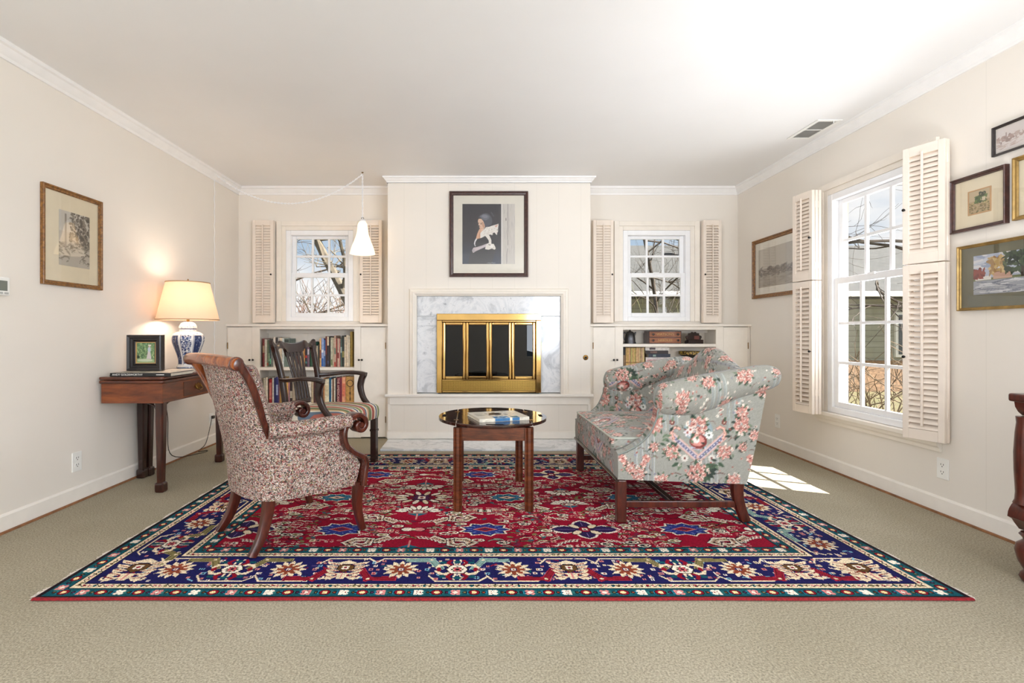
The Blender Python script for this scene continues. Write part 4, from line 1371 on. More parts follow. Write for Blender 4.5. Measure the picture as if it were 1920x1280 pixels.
for sx in (-1, 1):
    # scrolled bands under the urn
    A, Bp = (UX + sx * 0.128, UY + 0.022), (UX + sx * 0.012, UY - 0.082)
    sf.line([A, Bp], 0.036, (206, 160, 146)); sf.line([A, Bp], 0.027, (196, 178, 176)); sf.line([A, Bp], 0.014, (104, 104, 132))
    for q in np.linspace(0.06, 0.94, 9):
        sf.ell(A[0] + (Bp[0] - A[0]) * q, A[1] + (Bp[1] - A[1]) * q, 0.0035, 0.0035, (226, 224, 226))
    cur = [(UX + sx * 0.128, UY + 0.015), (UX + sx * 0.14, UY + 0.04), (UX + sx * 0.132, UY + 0.066), (UX + sx * 0.112, UY + 0.074), (UX + sx * 0.098, UY + 0.064)]
    sf.line(cur, 0.014, (150, 96, 84)); sf.line(cur, 0.009, (222, 174, 158))
    for k in range(8):
        leaf(UX + sx * (0.15 + 0.01 * k), UY + 0.05 - 0.012 * k, 0.035, r_.uniform(0, 6.28))
    bouquet(UX + sx * 0.135, UY - 0.055, 0.042)
    bouquet(UX + sx * 0.225, UY + 0.085, 0.048)
    bouquet(UX + sx * 0.185, UY - 0.205, 0.038)
    rose(UX + sx * 0.27, UY - 0.09, 0.022); rose(UX + sx * 0.285, UY - 0.12, 0.018)
    daisy(UX + sx * 0.135, UY + 0.098, 0.016, RU, (226, 206, 180), 7); leaf(UX + sx * 0.135, UY + 0.10, 0.03, 1.3)
    for q in range(6):
        daisy(UX + sx * (0.10 + 0.012 * (q % 3)), UY + 0.13 + 0.016 * q, 0.009, (238, 230, 216), (150, 120, 110))
    sf.line([(UX + sx * 0.14, UY - 0.17), (UX + sx * 0.115, UY - 0.165), (UX + sx * 0.09, UY - 0.172)], 0.004, (96, 66, 60))
    daisy(UX + sx * 0.07, UY - 0.088, 0.02, (206, 200, 190), RU, 9); leaf(UX + sx * 0.10, UY - 0.11, 0.045, -0.6 if sx > 0 else 3.7, GR1); leaf(UX + sx * 0.085, UY - 0.115, 0.045, -1.1 if sx > 0 else 4.2, GR2)
sf.ell(UX, UY + 0.06, 0.075, 0.06, (140, 156, 160))
sf.ell(UX, UY - 0.034, 0.042, 0.010, (176, 184, 200))
sf.ell(UX, UY, 0.046, 0.036, (122, 52, 48)); sf.ell(UX - 0.004, UY + 0.003, 0.036, 0.029, (206, 140, 130)); sf.ell(UX - 0.012, UY + 0.006, 0.018, 0.016, (238, 214, 206))
sf.rect(UX - 0.03, UX + 0.03, UY - 0.040, UY - 0.034, (150, 84, 74))
bouquet(UX + 0.0, UY + 0.078, 0.056)
daisy(UX + 0.055, UY + 0.032, 0.022, (228, 226, 218), (86, 96, 84), 8); daisy(UX - 0.055, UY + 0.045, 0.022, (214, 204, 204), PKD, 6); daisy(UX - 0.04, UY + 0.06, 0.02, (226, 206, 196), PKD, 6)
daisy(UX, UY - 0.118, 0.02, (236, 226, 226), (96, 56, 72), 6)
for k in range(9):
    leaf(UX + 0.02, UY - 0.14, 0.085, -2.2 + k * 0.3)
bouquet(UX - 0.005, UY - 0.165, 0.056)
# more sprays between repeats
for cx, cy, R in ((0.02, 0.10, 0.040), (0.0, 0.55, 0.05), (0.18, 0.55, 0.036), (0.47, 0.56, 0.036), (0.33, 0.50, 0.044)):
    bouquet(cx, cy, R)
for k in range(24):
    daisy(r_.uniform(0, TW), r_.uniform(0.42, 0.62), 0.007, (228, 218, 206), (150, 120, 110), 5)
for cx, cy, R in ((0.25, 0.02, 0.03), (0.42, 0.02, 0.03), (0.10, 0.42, 0.036), (0.56, 0.42, 0.036), (0.62, 0.30, 0.03), (0.04, 0.32, 0.03), (0.25, 0.60, 0.028), (0.40, 0.605, 0.028), (0.64, 0.13, 0.03), (0.1, 0.24, 0.026), (0.56, 0.24, 0.026), (0.33, 0.44, 0.03)):
    bouquet(cx, cy, R)
for k in range(170):
    x, y = r_.uniform(0, TW), r_.uniform(0, TH)
    q = r_.integers(4)
    if q == 0:
        leaf(x, y, r_.uniform(0.018, 0.035), r_.uniform(0, 6.28))
    elif q == 1:
        a = r_.uniform(0, 6.28); sf.line([(x, y), (x + 0.02 * math.cos(a), y + 0.02 * math.sin(a)), (x + 0.038 * math.cos(a + 0.5), y + 0.038 * math.sin(a + 0.5))], 0.0028, [(96, 70, 62), GR3, (120, 92, 84)][r_.integers(3)])
    elif q == 2:
        daisy(x, y, r_.uniform(0.005, 0.009), [CRM, PK, (196, 190, 182)][r_.integers(3)], RU, 5)
    else:
        sf.ell(x, y, r_.uniform(0.004, 0.008), 0.004, [PKD, GR2, (126, 124, 140), GR1][r_.integers(4)], r_.uniform(0, 3))
sf.speckle(0.07)
m_floral = pattern_mat('floral_chintz', 0.75, 0.1, 700, sheen=0.15)

SC = 3.095
sofa = thing('loveseat', 'grey-green rose-patterned camelback loveseat with rolled arms and dark wooden legs', 'loveseat', (1.15, SC, RUGZ))
OFF[sofa.name][2] = 0.0      # its shapes were measured from the rug's surface
def fcol(b):
    return sf.sample(np.concatenate(b.uv))
zo = 0.0
# arm panels
TOP = np.array([(0.765, 0.372), (0.80, 0.384), (0.863, 0.418), (0.928, 0.478), (0.966, 0.560), (0.985, 0.615), (1.10, 0.645), (1.30, 0.675), (1.45, 0.69), (1.535, 0.695)])
tp = smooth_path(TOP, 400)
dd = np.concatenate([[0], np.cumsum(np.hypot(*np.diff(tp, axis=0).T))])
NT = 150
tt = np.linspace(0, 1, NT)
tx = np.interp(tt * dd[-1], dd, tp[:, 0]); tz = np.interp(tt * dd[-1], dd, tp[:, 1])
# keep x of the top growing with x of the bottom
bxs = 0.765 + (1.434 - 0.765) * tt
def arm_panel(nm, yo, yi, sgn):
    n1, n2 = 110, 70
    th = abs(yi - yo)
    P = np.zeros((NT, n1 + 7 + n2, 3)); UV = np.zeros((NT, n1 + 7 + n2, 2))
    for i in range(NT):
        x0, z0, x1, z1 = bxs[i], 0.205 + 0.025 * (1 - tt[i]), tx[i], tz[i]
        q = np.linspace(0, 1, n1)
        puff = 0.008 * np.sin(math.pi * q)
        sec = [(x0 + (x1 - x0) * a, yo - sgn * pf, z0 + (z1 - 0.02 - z0) * a) for a, pf in zip(q, puff)]
        for k in range(7):
            a = math.pi * k / 6
            sec.append((x1, (yo + yi) / 2 + (yo - yi) / 2 * math.cos(a), z1 - 0.02 + 0.018 * math.sin(a)))
        q = np.linspace(1, 0, n2)
        sec += [(x0 + (x1 - x0) * a, yi, z0 + (z1 - 0.02 - z0) * a) for a in q]
        P[i] = sec
    UV[..., 0] = P[..., 0] - 0.85
    UV[..., 1] = P[..., 2] - 0.16 + 0.0
    b = MB(); b.grid(P, cv=True, uv=UV, capu=True)
    o = b.build(nm, m_floral, sofa, world=True, smooth=50, col=fcol(b))
    return o
def place_local(v):
    return v
for sgn, nm in ((1, 'near'), (-1, 'far')):
    yo = SC - sgn * 0.52
    yi = SC - sgn * 0.45
    arm_panel('arm_panel', yo, yi, sgn)
    # rolled arm
    kx = [0.985, 1.00, 1.10, 1.18, 1.30, 1.40, 1.50, 1.57, 1.605]
    kc = [0.645, 0.646, 0.656, 0.668, 0.700, 0.730, 0.752, 0.762, 0.765]
    kr = [0.066, 0.078, 0.094, 0.098, 0.088, 0.074, 0.068, 0.060, 0.042]
    xs = np.linspace(0.985, 1.605, 150)
    ia = np.stack([np.interp(xs, kx, kc), np.interp(xs, kx, kr)], 1)
    for _ in range(12):
        ia[1:-1] = (ia[1:-1] * 2 + ia[:-2] + ia[2:]) / 4
    na = 96
    a = np.arange(na) * 2 * math.pi / na
    P = np.zeros((150, na, 3)); UV = np.zeros((150, na, 2))
    yc = SC - sgn * 0.478
    for i in range(150):
        rz = ia[i, 1]; ry = min(rz * 0.95, 0.085)
        # a soft fold under the outside of the roll
        P[i, :, 0] = xs[i]
        P[i, :, 1] = yc - sgn * (0.012 + ry * np.cos(a))
        P[i, :, 2] = ia[i, 0] + rz * np.sin(a) - 0.008 * np.exp(-((a - 5.2) / 0.5) ** 2)
        UV[i, :, 0] = xs[i] - 0.85 + 0.10
        UV[i, :, 1] = 0.50 + 0.085 * (np.where(a > math.pi, a - 2 * math.pi, a))
    b = MB(); b.grid(P, cv=True, uv=UV)
    # front and back faces of the roll, domed a little
    for i0, dx in ((0, -1), (149, 1)):
        rings = []; uvr = []
        for q in np.linspace(1, 0.02, 14):
            c0 = P[i0].mean(0)
            R = c0 + (P[i0] - c0) * q
            R[:, 0] = xs[i0] + dx * 0.022 * (1 - q * q)
            rings.append(R); uvr.append(np.stack([R[:, 1] * 1.0 + 0.2, R[:, 2] - 0.25], 1))
        b.grid(np.array(rings), cv=True, uv=np.array(uvr))
    b.build('rolled_arm', m_floral, sofa, world=True, smooth=60, col=fcol(b), merge=False)
    # piping along the arm front
    pp = [(tx[i], yo - sgn * 0.004, tz[i] - 0.012) for i in range(0, 62, 2)]
    b = MB(); b.tube(pp, 0.0045, 6)
    b.build('arm_piping', plain('grey_green_piping', (132, 138, 132), 0.8) if sgn == 1 else bpy.data.materials['grey_green_piping'], sofa, world=True, smooth=60)
# camelback
NY = 190
ys = np.linspace(-0.455, 0.455, NY)
zt = 0.770 + 0.128 * (0.5 + 0.5 * np.cos(math.pi * np.minimum(1, np.abs(ys) / 0.40)))
secs = []; uvs = []
for y, z in zip(ys, zt):
    ctrl = [(1.285, 0.36), (1.325, 0.45), (1.385, 0.58), (1.435, z - 0.085), (1.462, z - 0.03), (1.495, z), (1.535, z - 0.006), (1.558, z - 0.05), (1.540, z - 0.15), (1.50, 0.47), (1.434, 0.207)]
    s_ = smooth_path(ctrl, 190)
    secs.append([(p[0], SC + y, p[1]) for p in s_])
    L_ = np.concatenate([[0], np.cumsum(np.hypot(*np.diff(s_, axis=0).T))])
    uvs.append(np.stack([np.full(len(L_), y + 0.33), L_ + 0.14], 1))
b = MB(); b.grid(secs, uv=np.array(uvs), capu=True)
b.build('camelback', m_floral, sofa, world=True, smooth=50, col=fcol(b))
# upholstered front rail and underside
nx_, nz_ = 200, 32
P = np.zeros((nx_, nz_, 3)); UV = np.zeros((nx_, nz_, 2))
yy = np.linspace(SC - 0.452, SC + 0.452, nx_)
for j in range(nz_):
    q = j / (nz_ - 1)
    P[:, j, 0] = 0.768 - 0.004 * math.sin(math.pi * q); P[:, j, 1] = yy; P[:, j, 2] = 0.232 + 0.135 * q
UV[..., 0] = P[..., 1]; UV[..., 1] = P[..., 2] - 0.1
b = MB(); b.grid(P, uv=UV)
b.build('front_rail', m_floral, sofa, world=True, smooth=60, col=fcol(b))
b = MB(); b.box(0.772, 1.43, SC - 0.449, SC + 0.449, 0.225, 0.362)
b.build('seat_deck', plain('deck_cloth', (120, 124, 120), 0.9), sofa, world=True)
b = MB(); b.tube([(0.764, SC - 0.515, 0.225), (0.764, SC + 0.515, 0.225)], 0.011, 8)
b.build('front_bead', M['darkwood'], sofa, world=True, smooth=60)
# seat cushion
x0, x1, y0, y1 = 0.757, 1.335, SC - 0.443, SC + 0.443
cxm, cym = (x0 + x1) / 2, (y0 + y1) / 2
NP = 320
base_ = np.array(rrect(x1 - x0, y1 - y0, 0.035, 24))
seg = np.concatenate([[0], np.cumsum(np.hypot(*np.diff(np.vstack([base_, base_[:1]]), axis=0).T))])
tq = np.linspace(0, seg[-1], NP, endpoint=False)
bb2 = np.vstack([base_, base_[:1]])
pl = np.stack([np.interp(tq, seg, bb2[:, 0]), np.interp(tq, seg, bb2[:, 1])], 1)
rings = []; uvr = []
for q in np.linspace(0, 1, 14):      # side wall
    k = 1 + 0.012 * math.sin(math.pi * q)
    R = np.stack([cxm + pl[:, 0] * k, cym + pl[:, 1] * k, np.full(NP, 0.366 + 0.062 * q)], 1)
    rings.append(R); uvr.append(np.stack([tq * TW * 4 / seg[-1], R[:, 2] + 0.1], 1))
for q in np.linspace(1, 0.0, 90)[1:]:   # crown
    R = np.stack([cxm + pl[:, 0] * max(q, 1e-3), cym + pl[:, 1] * max(q, 1e-3), np.full(NP, 0.428 + 0.042 * (1 - q ** 2.6))], 1)
    rings.append(R); uvr.append(np.stack([R[:, 1] - 0.1, 1.1 - R[:, 0]], 1))
b = MB(); b.grid(np.array(rings), cv=True, uv=np.array(uvr))
cu_ = b.build('seat_cushion', m_floral, sofa, world=True, smooth=60, col=fcol(b))
b = MB(); b.tube([(cxm + p[0] * 1.003, cym + p[1] * 1.003, 0.428) for p in pl[::2]], 0.0055, 6, closed=True)
b.build('piping', plain('pale_piping', (178, 180, 168), 0.8), cu_, world=True, smooth=60)
# legs and stretchers
for sgn in (1, -1):
    yl_ = SC - sgn * 0.485
    b = MB(); b.box(0.766, 0.816, yl_ - 0.025, yl_ + 0.025, 0.0, 0.222)
    b.build('front_leg', M['cherry'], sofa, world=True, bevel=0.006)
    path = smooth_path([(1.405, yl_, 0.212), (1.402, yl_, 0.16), (1.414, yl_, 0.09), (1.447, yl_, 0.0)], 24)
    b = MB(); b.sweep(path, rrect(0.042, 0.052, 0.005, 3), up=(1, 0, 0.2), scale=np.linspace(1.1, 0.86, 24))
    b.v = [np.maximum(v_, [-9, -9, 0.0001]) for v_ in b.v]; b.build('back_leg', M['cherry'], sofa, world=True, smooth=50)
    b = MB(); b.box(0.8165, 1.402, yl_ - 0.010, yl_ + 0.010, 0.075, 0.108)
    b.build('side_stretcher', M['cherry'], sofa, world=True, bevel=0.003)
b = MB(); b.box(1.06, 1.09, SC - 0.474, SC + 0.474, 0.080, 0.105)
b.build('cross_stretcher', M['darkwood'], sofa, world=True, bevel=0.003)

# ------------------------------------------------------------------ calico tub armchair
m, N, L, B = new_mat('calico_fabric')
v = coords(N, L)
nz = N.new('ShaderNodeTexNoise'); nz.inputs['Scale'].default_value = 60; nz.inputs['Detail'].default_value = 1
L.new(v, nz.inputs['Vector'])
mxv = N.new('ShaderNodeMix'); mxv.data_type = 'RGBA'; mxv.inputs['Factor'].default_value = 0.022
L.new(v, mxv.inputs['A']); L.new(nz.outputs['Color'], mxv.inputs['B'])
vo = N.new('ShaderNodeTexVoronoi'); vo.inputs['Scale'].default_value = 215; vo.inputs['Randomness'].default_value = 1.0
L.new(mxv.outputs['Result'], vo.inputs['Vector'])
sepc = N.new('ShaderNodeSeparateColor'); L.new(vo.outputs['Color'], sepc.inputs[0])
cols = ramp(N, L, sepc.outputs[0], [(0.0, (208, 194, 182)), (0.30, (190, 168, 158)), (0.47, (146, 76, 74)), (0.58, (98, 94, 80)), (0.67, (70, 58, 58)), (0.75, (176, 126, 120)), (0.86, (110, 118, 118)), (0.93, (164, 148, 110))], 'CONSTANT')
edge = ramp(N, L, vo.outputs['Distance'], [(0.34, (255, 255, 255)), (0.60, (150, 136, 128))])
mm = N.new('ShaderNodeMix'); mm.data_type = 'RGBA'; mm.blend_type = 'MULTIPLY'; mm.inputs['Factor'].default_value = 0.75
L.new(cols, mm.inputs['A']); L.new(edge, mm.inputs['B']); L.new(mm.outputs['Result'], B.inputs['Base Color'])
B.inputs['Roughness'].default_value = 0.9
B.inputs['Specular IOR Level'].default_value = 0.2
m_cal = m

ac = thing('armchair', 'small-print upholstered tub armchair with amber wooden back rail and scrolled arms, seen from behind', 'armchair', (-0.925, 2.515, RUGZ), math.radians(45))
base_pts = [(0.21, -0.295), (0.10, -0.29), (-0.03, -0.28), (-0.14, -0.258), (-0.215, -0.205), (-0.252, -0.11), (-0.26, 0.0), (-0.252, 0.11), (-0.215, 0.205), (-0.14, 0.258), (-0.03, 0.28), (0.10, 0.29), (0.21, 0.295)]
NS = 140
pl = smooth_path(base_pts, NS)
tg = np.gradient(pl, axis=0); tg /= np.linalg.norm(tg, axis=1)[:, None]
nrm = np.stack([tg[:, 1], -tg[:, 0]], 1)     # outward (path runs right front -> back -> left front)
if nrm[0, 1] > 0:
    nrm = -nrm
fz = [0.235, 0.30, 0.34, 0.375, 0.42, 0.47, 0.52, 0.55, 0.60]
fx = [0.215, 0.228, 0.236, 0.215, 0.150, 0.118, 0.128, 0.150, 0.18]
def shell_pt(i, z, inset):
    x, y = pl[i] - nrm[i] * inset
    bk = float(sstep(-0.135, -0.20, pl[i, 0]))
    k = max(0.0, (z - 0.33) / 0.53)
    wf = float(sstep(-0.08, 0.21, pl[i, 0]))
    xx = x + wf * (np.interp(z, fz, fx) - 0.21)
    yy = y * (1 + 0.30 * k * bk)
    xx += -bk * (0.105 * k ** 1.25)
    # belly: the lower outside curves inwards
    low = max(0.0, (0.33 - z) / 0.10)
    sc_ = 1 - 0.025 * low ** 2
    return (xx * sc_, yy * sc_, z)
P = []
for i in range(NS):
    bk = float(sstep(-0.165, -0.195, pl[i, 0]))
    H = 0.548 + (0.845 - 0.548) * bk
    o_ = [shell_pt(i, 0.235 + (H - 0.235) * q, 0.0) for q in np.linspace(0, 1, 22)]
    t_ = [shell_pt(i, H + 0.006, 0.02), shell_pt(i, H + 0.006, 0.045)]
    i_ = [shell_pt(i, 0.33 + (H - 0.33) * q, 0.065) for q in np.linspace(1, 0, 16)]
    bt = [shell_pt(i, 0.235, 0.065)]
    P.append(o_ + t_ + i_ + bt)
b = MB(); b.grid(P, cv=True, capu=True)
b.build('upholstered_shell', m_cal, ac, smooth=45)
# seat
sp_ = [(0.275, -0.16), (0.255, -0.225), (0.18, -0.245), (0.0, -0.23), (-0.14, -0.18), (-0.19, 0.0), (-0.14, 0.18), (0.0, 0.23), (0.18, 0.245), (0.255, 0.225), (0.275, 0.16), (0.285, 0.0)]
so_ = smooth_path(sp_, 60, closed=True)
rings = []
for zz, q in ((0.245, 0.97), (0.30, 1.0), (0.36, 1.0), (0.395, 0.975), (0.415, 0.90), (0.428, 0.7), (0.434, 0.4), (0.436, 0.02)):
    c0 = np.array([0.03, 0])
    R = c0 + (so_ - c0) * q
    rings.append(np.concatenate([R, np.full((60, 1), zz)], 1))
b = MB(); b.grid(rings, cv=True)
b.f.append(tuple(range(59, -1, -1)))
b.build('seat', m_cal, ac, smooth=60)
for sg in (-1, 1):
    # padded arm
    path = smooth_path([(-0.21, sg * 0.262, 0.560), (-0.08, sg * 0.292, 0.558), (0.06, sg * 0.302, 0.560), (0.165, sg * 0.303, 0.562)], 30)
    b = MB(); b.sweep(path, circ(0.043, 0.036, 20))
    b.build('arm_pad', m_cal, ac, smooth=60)
    # wooden stile up the side of the back
    path = smooth_path([(-0.205, sg * 0.245, 0.530), (-0.232, sg * 0.262, 0.60), (-0.262, sg * 0.283, 0.68), (-0.300, sg * 0.302, 0.77), (-0.335, sg * 0.310, 0.835), (-0.358, sg * 0.312, 0.862)], 30)
    b = MB(); b.sweep(path, rrect(0.036, 0.034, 0.009, 4), up=(1, 0, 0), scale=np.stack([np.linspace(0.85, 1.1, 30), np.linspace(0.7, 1.15, 30)], 1))
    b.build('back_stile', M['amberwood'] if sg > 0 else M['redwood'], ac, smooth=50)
    # scrolled arm front
    path = smooth_path([(0.238, 0.236), (0.246, 0.30), (0.252, 0.345), (0.236, 0.378), (0.185, 0.408), (0.142, 0.448), (0.130, 0.50), (0.142, 0.548), (0.172, 0.580), (0.210, 0.588), (0.240, 0.570), (0.248, 0.538), (0.230, 0.514), (0.205, 0.518), (0.198, 0.540), (0.214, 0.550)], 90)
    p3 = [(x, sg * 0.302, z) for x, z in path]
    b = MB(); b.sweep(p3, rrect(0.072, 0.024, 0.007, 4), up=np.tile(np.array([[0.0, 1.0, 0.0]]), (90, 1))[:, [0, 2, 1]] * 0 + np.array([[(-(path[min(i + 1, 89)][1] - path[max(i - 1, 0)][1])), 0, (path[min(i + 1, 89)][0] - path[max(i - 1, 0)][0])] for i in range(90)]))
    b.build('arm_scroll', M['redwood'], ac, smooth=50)
    b = MB(); b.tube([(0.217, sg * 0.302 - 0.036, 0.540), (0.217, sg * 0.302 + 0.036, 0.540)], 0.013, 14)
    b.build('scroll_boss', M['redwood'], ac, smooth=60)
    # legs
    path = smooth_path([(0.236, sg * 0.285, 0.25), (0.228, sg * 0.28, 0.17), (0.236, sg * 0.277, 0.09), (0.262, sg * 0.275, 0.0)], 24)
    b = MB(); b.sweep(path, rrect(0.042, 0.046, 0.006, 3), up=(1, 0, 0), scale=np.linspace(1.1, 0.68, 24))
    b.v = [np.maximum(v_, [-9, -9, 0.0001]) for v_ in b.v]; b.build('front_leg', M['cherry'], ac, smooth=50)
    path = smooth_path([(-0.175, sg * 0.185, 0.25), (-0.185, sg * 0.188, 0.17), (-0.212, sg * 0.195, 0.08), (-0.262, sg * 0.206, 0.0)], 24)
    b = MB(); b.sweep(path, rrect(0.042, 0.046, 0.006, 3), up=(1, 0, 0), scale=np.linspace(1.15, 0.72, 24))
    b.v = [np.maximum(v_, [-9, -9, 0.0001]) for v_ in b.v]; b.build('back_leg', M['cherry'], ac, smooth=50)
ys = np.linspace(-0.325, 0.325, 40)
path = [(-0.362 - 0.030 * (1 - (y / 0.325) ** 2), y, 0.862 + 0.012 * (1 - (y / 0.325) ** 2)) for y in ys]
b = MB(); b.tube(path, 0.026, 18)
cr = b.build('crest_rail', M['amberwood'], ac, smooth=60)
for sg in (-1, 1):
    for dy in (0.0, 0.012):
        b = MB(); b.tube([(-0.3625, sg * (0.295 + dy), 0.862), (-0.3625, sg * (0.301 + dy), 0.862)], 0.030, 20); b.build('turned_ring', M['redwood'], cr, smooth=50)
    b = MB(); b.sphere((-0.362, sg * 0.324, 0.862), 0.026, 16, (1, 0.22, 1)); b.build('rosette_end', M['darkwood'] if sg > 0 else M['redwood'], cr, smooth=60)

# ------------------------------------------------------------------ dark splat-back armchair with a striped seat
m, N, L, B = new_mat('striped_seat_fabric')
v = coords(N, L)
sp2 = N.new('ShaderNodeSeparateXYZ'); L.new(v, sp2.inputs[0])
q = mth(N, L, 'ADD', sp2.outputs['Y'], val=1.0)
q = mth(N, L, 'DIVIDE', q, val=0.27)
q = mth(N, L, 'FRACT', q)
st_ = [(0.0, (112, 122, 86)), (0.14, (214, 204, 180)), (0.18, (158, 82, 70)), (0.30, (206, 166, 146)), (0.34, (226, 216, 196)), (0.40, (70, 88, 112)), (0.47, (222, 214, 198)), (0.52, (126, 134, 96)), (0.64, (222, 208, 178)), (0.68, (172, 100, 86)), (0.80, (96, 112, 128)), (0.86, (224, 214, 194)), (0.92, (186, 150, 110))]
L.new(ramp(N, L, q, st_, 'CONSTANT'), B.inputs['Base Color'])
B.inputs['Roughness'].default_value = 0.85
bump(N, L, noise(N, L, v, 500, 2), B, 0.15, 0.002)
m_str = m
cc = thing('splat_back_chair', 'dark wooden pierced-splat open armchair with a multicoloured striped seat', 'chair', (-1.025, 3.660, RUGZ), math.radians(-16))
DW = M['darkwood']
so_ = smooth_path([(0.262, -0.20), (0.245, -0.262), (0.18, -0.268), (-0.05, -0.238), (-0.205, -0.21), (-0.225, -0.18), (-0.225, 0.18), (-0.205, 0.21), (-0.05, 0.238), (0.18, 0.268), (0.245, 0.262), (0.262, 0.20)], 90, closed=True)
rings = []
for zz, q in ((0.340, 0.985), (0.36, 1.0), (0.40, 1.005), (0.425, 0.985), (0.440, 0.94), (0.452, 0.84), (0.460, 0.65), (0.465, 0.4), (0.467, 0.02)):
    R = so_ * q
    rings.append(np.concatenate([R, np.full((90, 1), zz)], 1))
b = MB(); b.grid(rings, cv=True); b.f.append(tuple(range(89, -1, -1)))
b.build('seat', m_str, cc, smooth=60)
for sg in (-1, 1):
    b = MB(); b.box(0.205, 0.250, sg * 0.235 - 0.0225, sg * 0.235 + 0.0225, 0.0, 0.339); b.box(0.201, 0.254, sg * 0.235 - 0.0265, sg * 0.235 + 0.0265, 0.235, 0.252)
    b.build('front_leg', DW, cc, bevel=0.003)
    path = smooth_path([(-0.285, sg * 0.20, 0.0), (-0.245, sg * 0.205, 0.2), (-0.235, sg * 0.21, 0.42), (-0.258, sg * 0.219, 0.64), (-0.288, sg * 0.226, 0.78), (-0.318, sg * 0.234, 0.888)], 40)
    b = MB(); b.sweep(path, rrect(0.036, 0.040, 0.008, 4), up=(1, 0, 0))
    b.v = [np.maximum(v_, [-9, -9, 0.0001]) for v_ in b.v]; b.build('back_post', DW, cc, smooth=50)
    path = smooth_path([(-0.262, sg * 0.226, 0.657), (-0.18, sg * 0.255, 0.661), (-0.05, sg * 0.287, 0.675), (0.06, sg * 0.300, 0.675), (0.125, sg * 0.298, 0.661)], 40)
    sc_ = np.stack([np.interp(np.linspace(0, 1, 40), [0, 0.4, 0.8, 1], [0.8, 1.0, 1.25, 0.9]), np.interp(np.linspace(0, 1, 40), [0, 0.5, 1], [1.1, 0.9, 1.2])], 1)
    b = MB(); b.sweep(path, rrect(0.040, 0.030, 0.010, 5), scale=sc_)
    b.build('arm_rest', DW, cc, smooth=60)
    path = smooth_path([(0.105, sg * 0.296, 0.660), (0.088, sg * 0.294, 0.62), (0.082, sg * 0.288, 0.56), (0.11, sg * 0.283, 0.48), (0.165, sg * 0.280, 0.415), (0.185, sg * 0.278, 0.375)], 36)
    b = MB(); b.sweep(path, rrect(0.030, 0.044, 0.009, 4), up=(1, 0, 0.01), scale=np.interp(np.linspace(0, 1, 36), [0, 0.3, 0.7, 1], [1.15, 1.15, 0.95, 0.8]))
    b.build('arm_support', DW, cc, smooth=60)
# crest rail, serpentine with curled ears
top = [(-0.285, 0.985), (-0.275, 1.000), (-0.255, 0.985), (-0.225, 0.968), (-0.185, 0.975), (-0.16, 0.992), (-0.12, 0.982), (-0.05, 0.972), (0, 0.970)]
bot = [(0, 0.905), (-0.06, 0.902), (-0.10, 0.905), (-0.125, 0.928), (-0.17, 0.938), (-0.215, 0.932), (-0.232, 0.900), (-0.262, 0.898), (-0.275, 0.94)]
half = top + bot
pt_ = smooth_path(top + [(-x, z) for x, z in top[::-1][1:]], 70)
pb_ = smooth_path([(-x, z) for x, z in bot[::-1]] + [(x, z) for x, z in bot[1:]], 70)[::1]
fr, bkk = [], []
P = []
for i in range(70):
    (ya, za), (yb, zb) = pt_[i], pb_[::-1][i]
    P.append(((ya, za), (yb, zb)))
G = []
for (ya, za), (yb, zb) in P:
    ya, yb, za, zb = ya * 0.94, yb * 0.94, za - 0.057, zb - 0.057
    xm = -0.320 - 0.02 * (1 - (ya / 0.29) ** 2)
    th = 0.013
    G.append([(xm - th, ya, za - 0.004), (xm, ya, za), (xm + th, ya, za - 0.004), (xm + th + 0.016, yb, zb), (xm - th + 0.016, yb, zb)])
b = MB(); b.grid(G, cv=True, capu=True)
b.build('crest_rail', DW, cc, smooth=50)
# pierced splat: shaped side bars, inner bars, shoe
def splat_bar(yt, ym, yb, w):
    path = smooth_path([(-0.322, yt, 0.858), (-0.304, yt * 0.85 + ym * 0.15, 0.79), (-0.272, ym, 0.66), (-0.250, (ym + yb) / 2, 0.56), (-0.236, yb, 0.475)], 30)
    return path
b = MB()
for k in range(5):
    u = (k - 2) / 2.0
    w = 0.026 if abs(u) == 1 else 0.0235
    b.sweep(splat_bar(u * 0.088, u * 0.068, u * 0.070, w), rrect(w, 0.012, 0.004, 3), up=(1, 0, 0))
b.box(-0.243, -0.229, -0.082, 0.082, 0.462, 0.50)
b.hexa([(-0.322, -0.100, 0.815), (-0.310, -0.100, 0.815), (-0.310, 0.100, 0.815), (-0.322, 0.100, 0.815)], [(-0.336, -0.112, 0.868), (-0.324, -0.112, 0.868), (-0.324, 0.112, 0.868), (-0.336, 0.112, 0.868)])
b.build('pierced_splat', DW, cc, smooth=50)
b = MB(); b.box(-0.245, -0.215, -0.20, 0.20, 0.345, 0.44); b.build('rear_seat_rail', DW, cc, bevel=0.003)

# ------------------------------------------------------------------ card table against the left wall
gt = thing('card_table', 'mahogany fold-top card table with a front drawer against the left wall', 'side table', (-2.12, 3.495, 0))
GX0, GX1, GY0, GY1 = -2.312, -1.912, 3.085, 3.905
def ttop(nm, z0, z1, ov):
    c = 0.03
    b = MB(); b.prism([(GX0, GY0 + c - ov), (GX0 + c * 0, GY0 - ov), (GX1 - c * 0.4 + ov, GY0 - ov), (GX1 + ov, GY0 + c * 0.4 - ov), (GX1 + ov, GY1 - c * 0.4 + ov), (GX1 - c * 0.4 + ov, GY1 + ov), (GX0, GY1 + ov)], 'z', z0, z1)
    return b.build(nm, M['mahogany_h'], gt, world=True, bevel=0.006, seg=3)
ttop('top_leaf', 0.707, 0.726, 0.0)
ttop('folded_leaf', 0.684, 0.704, 0.0)
b = MB(); b.box(GX0 + 0.005, GX1 - 0.012, GY0 + 0.014, GY1 - 0.014, 0.560, 0.6835)
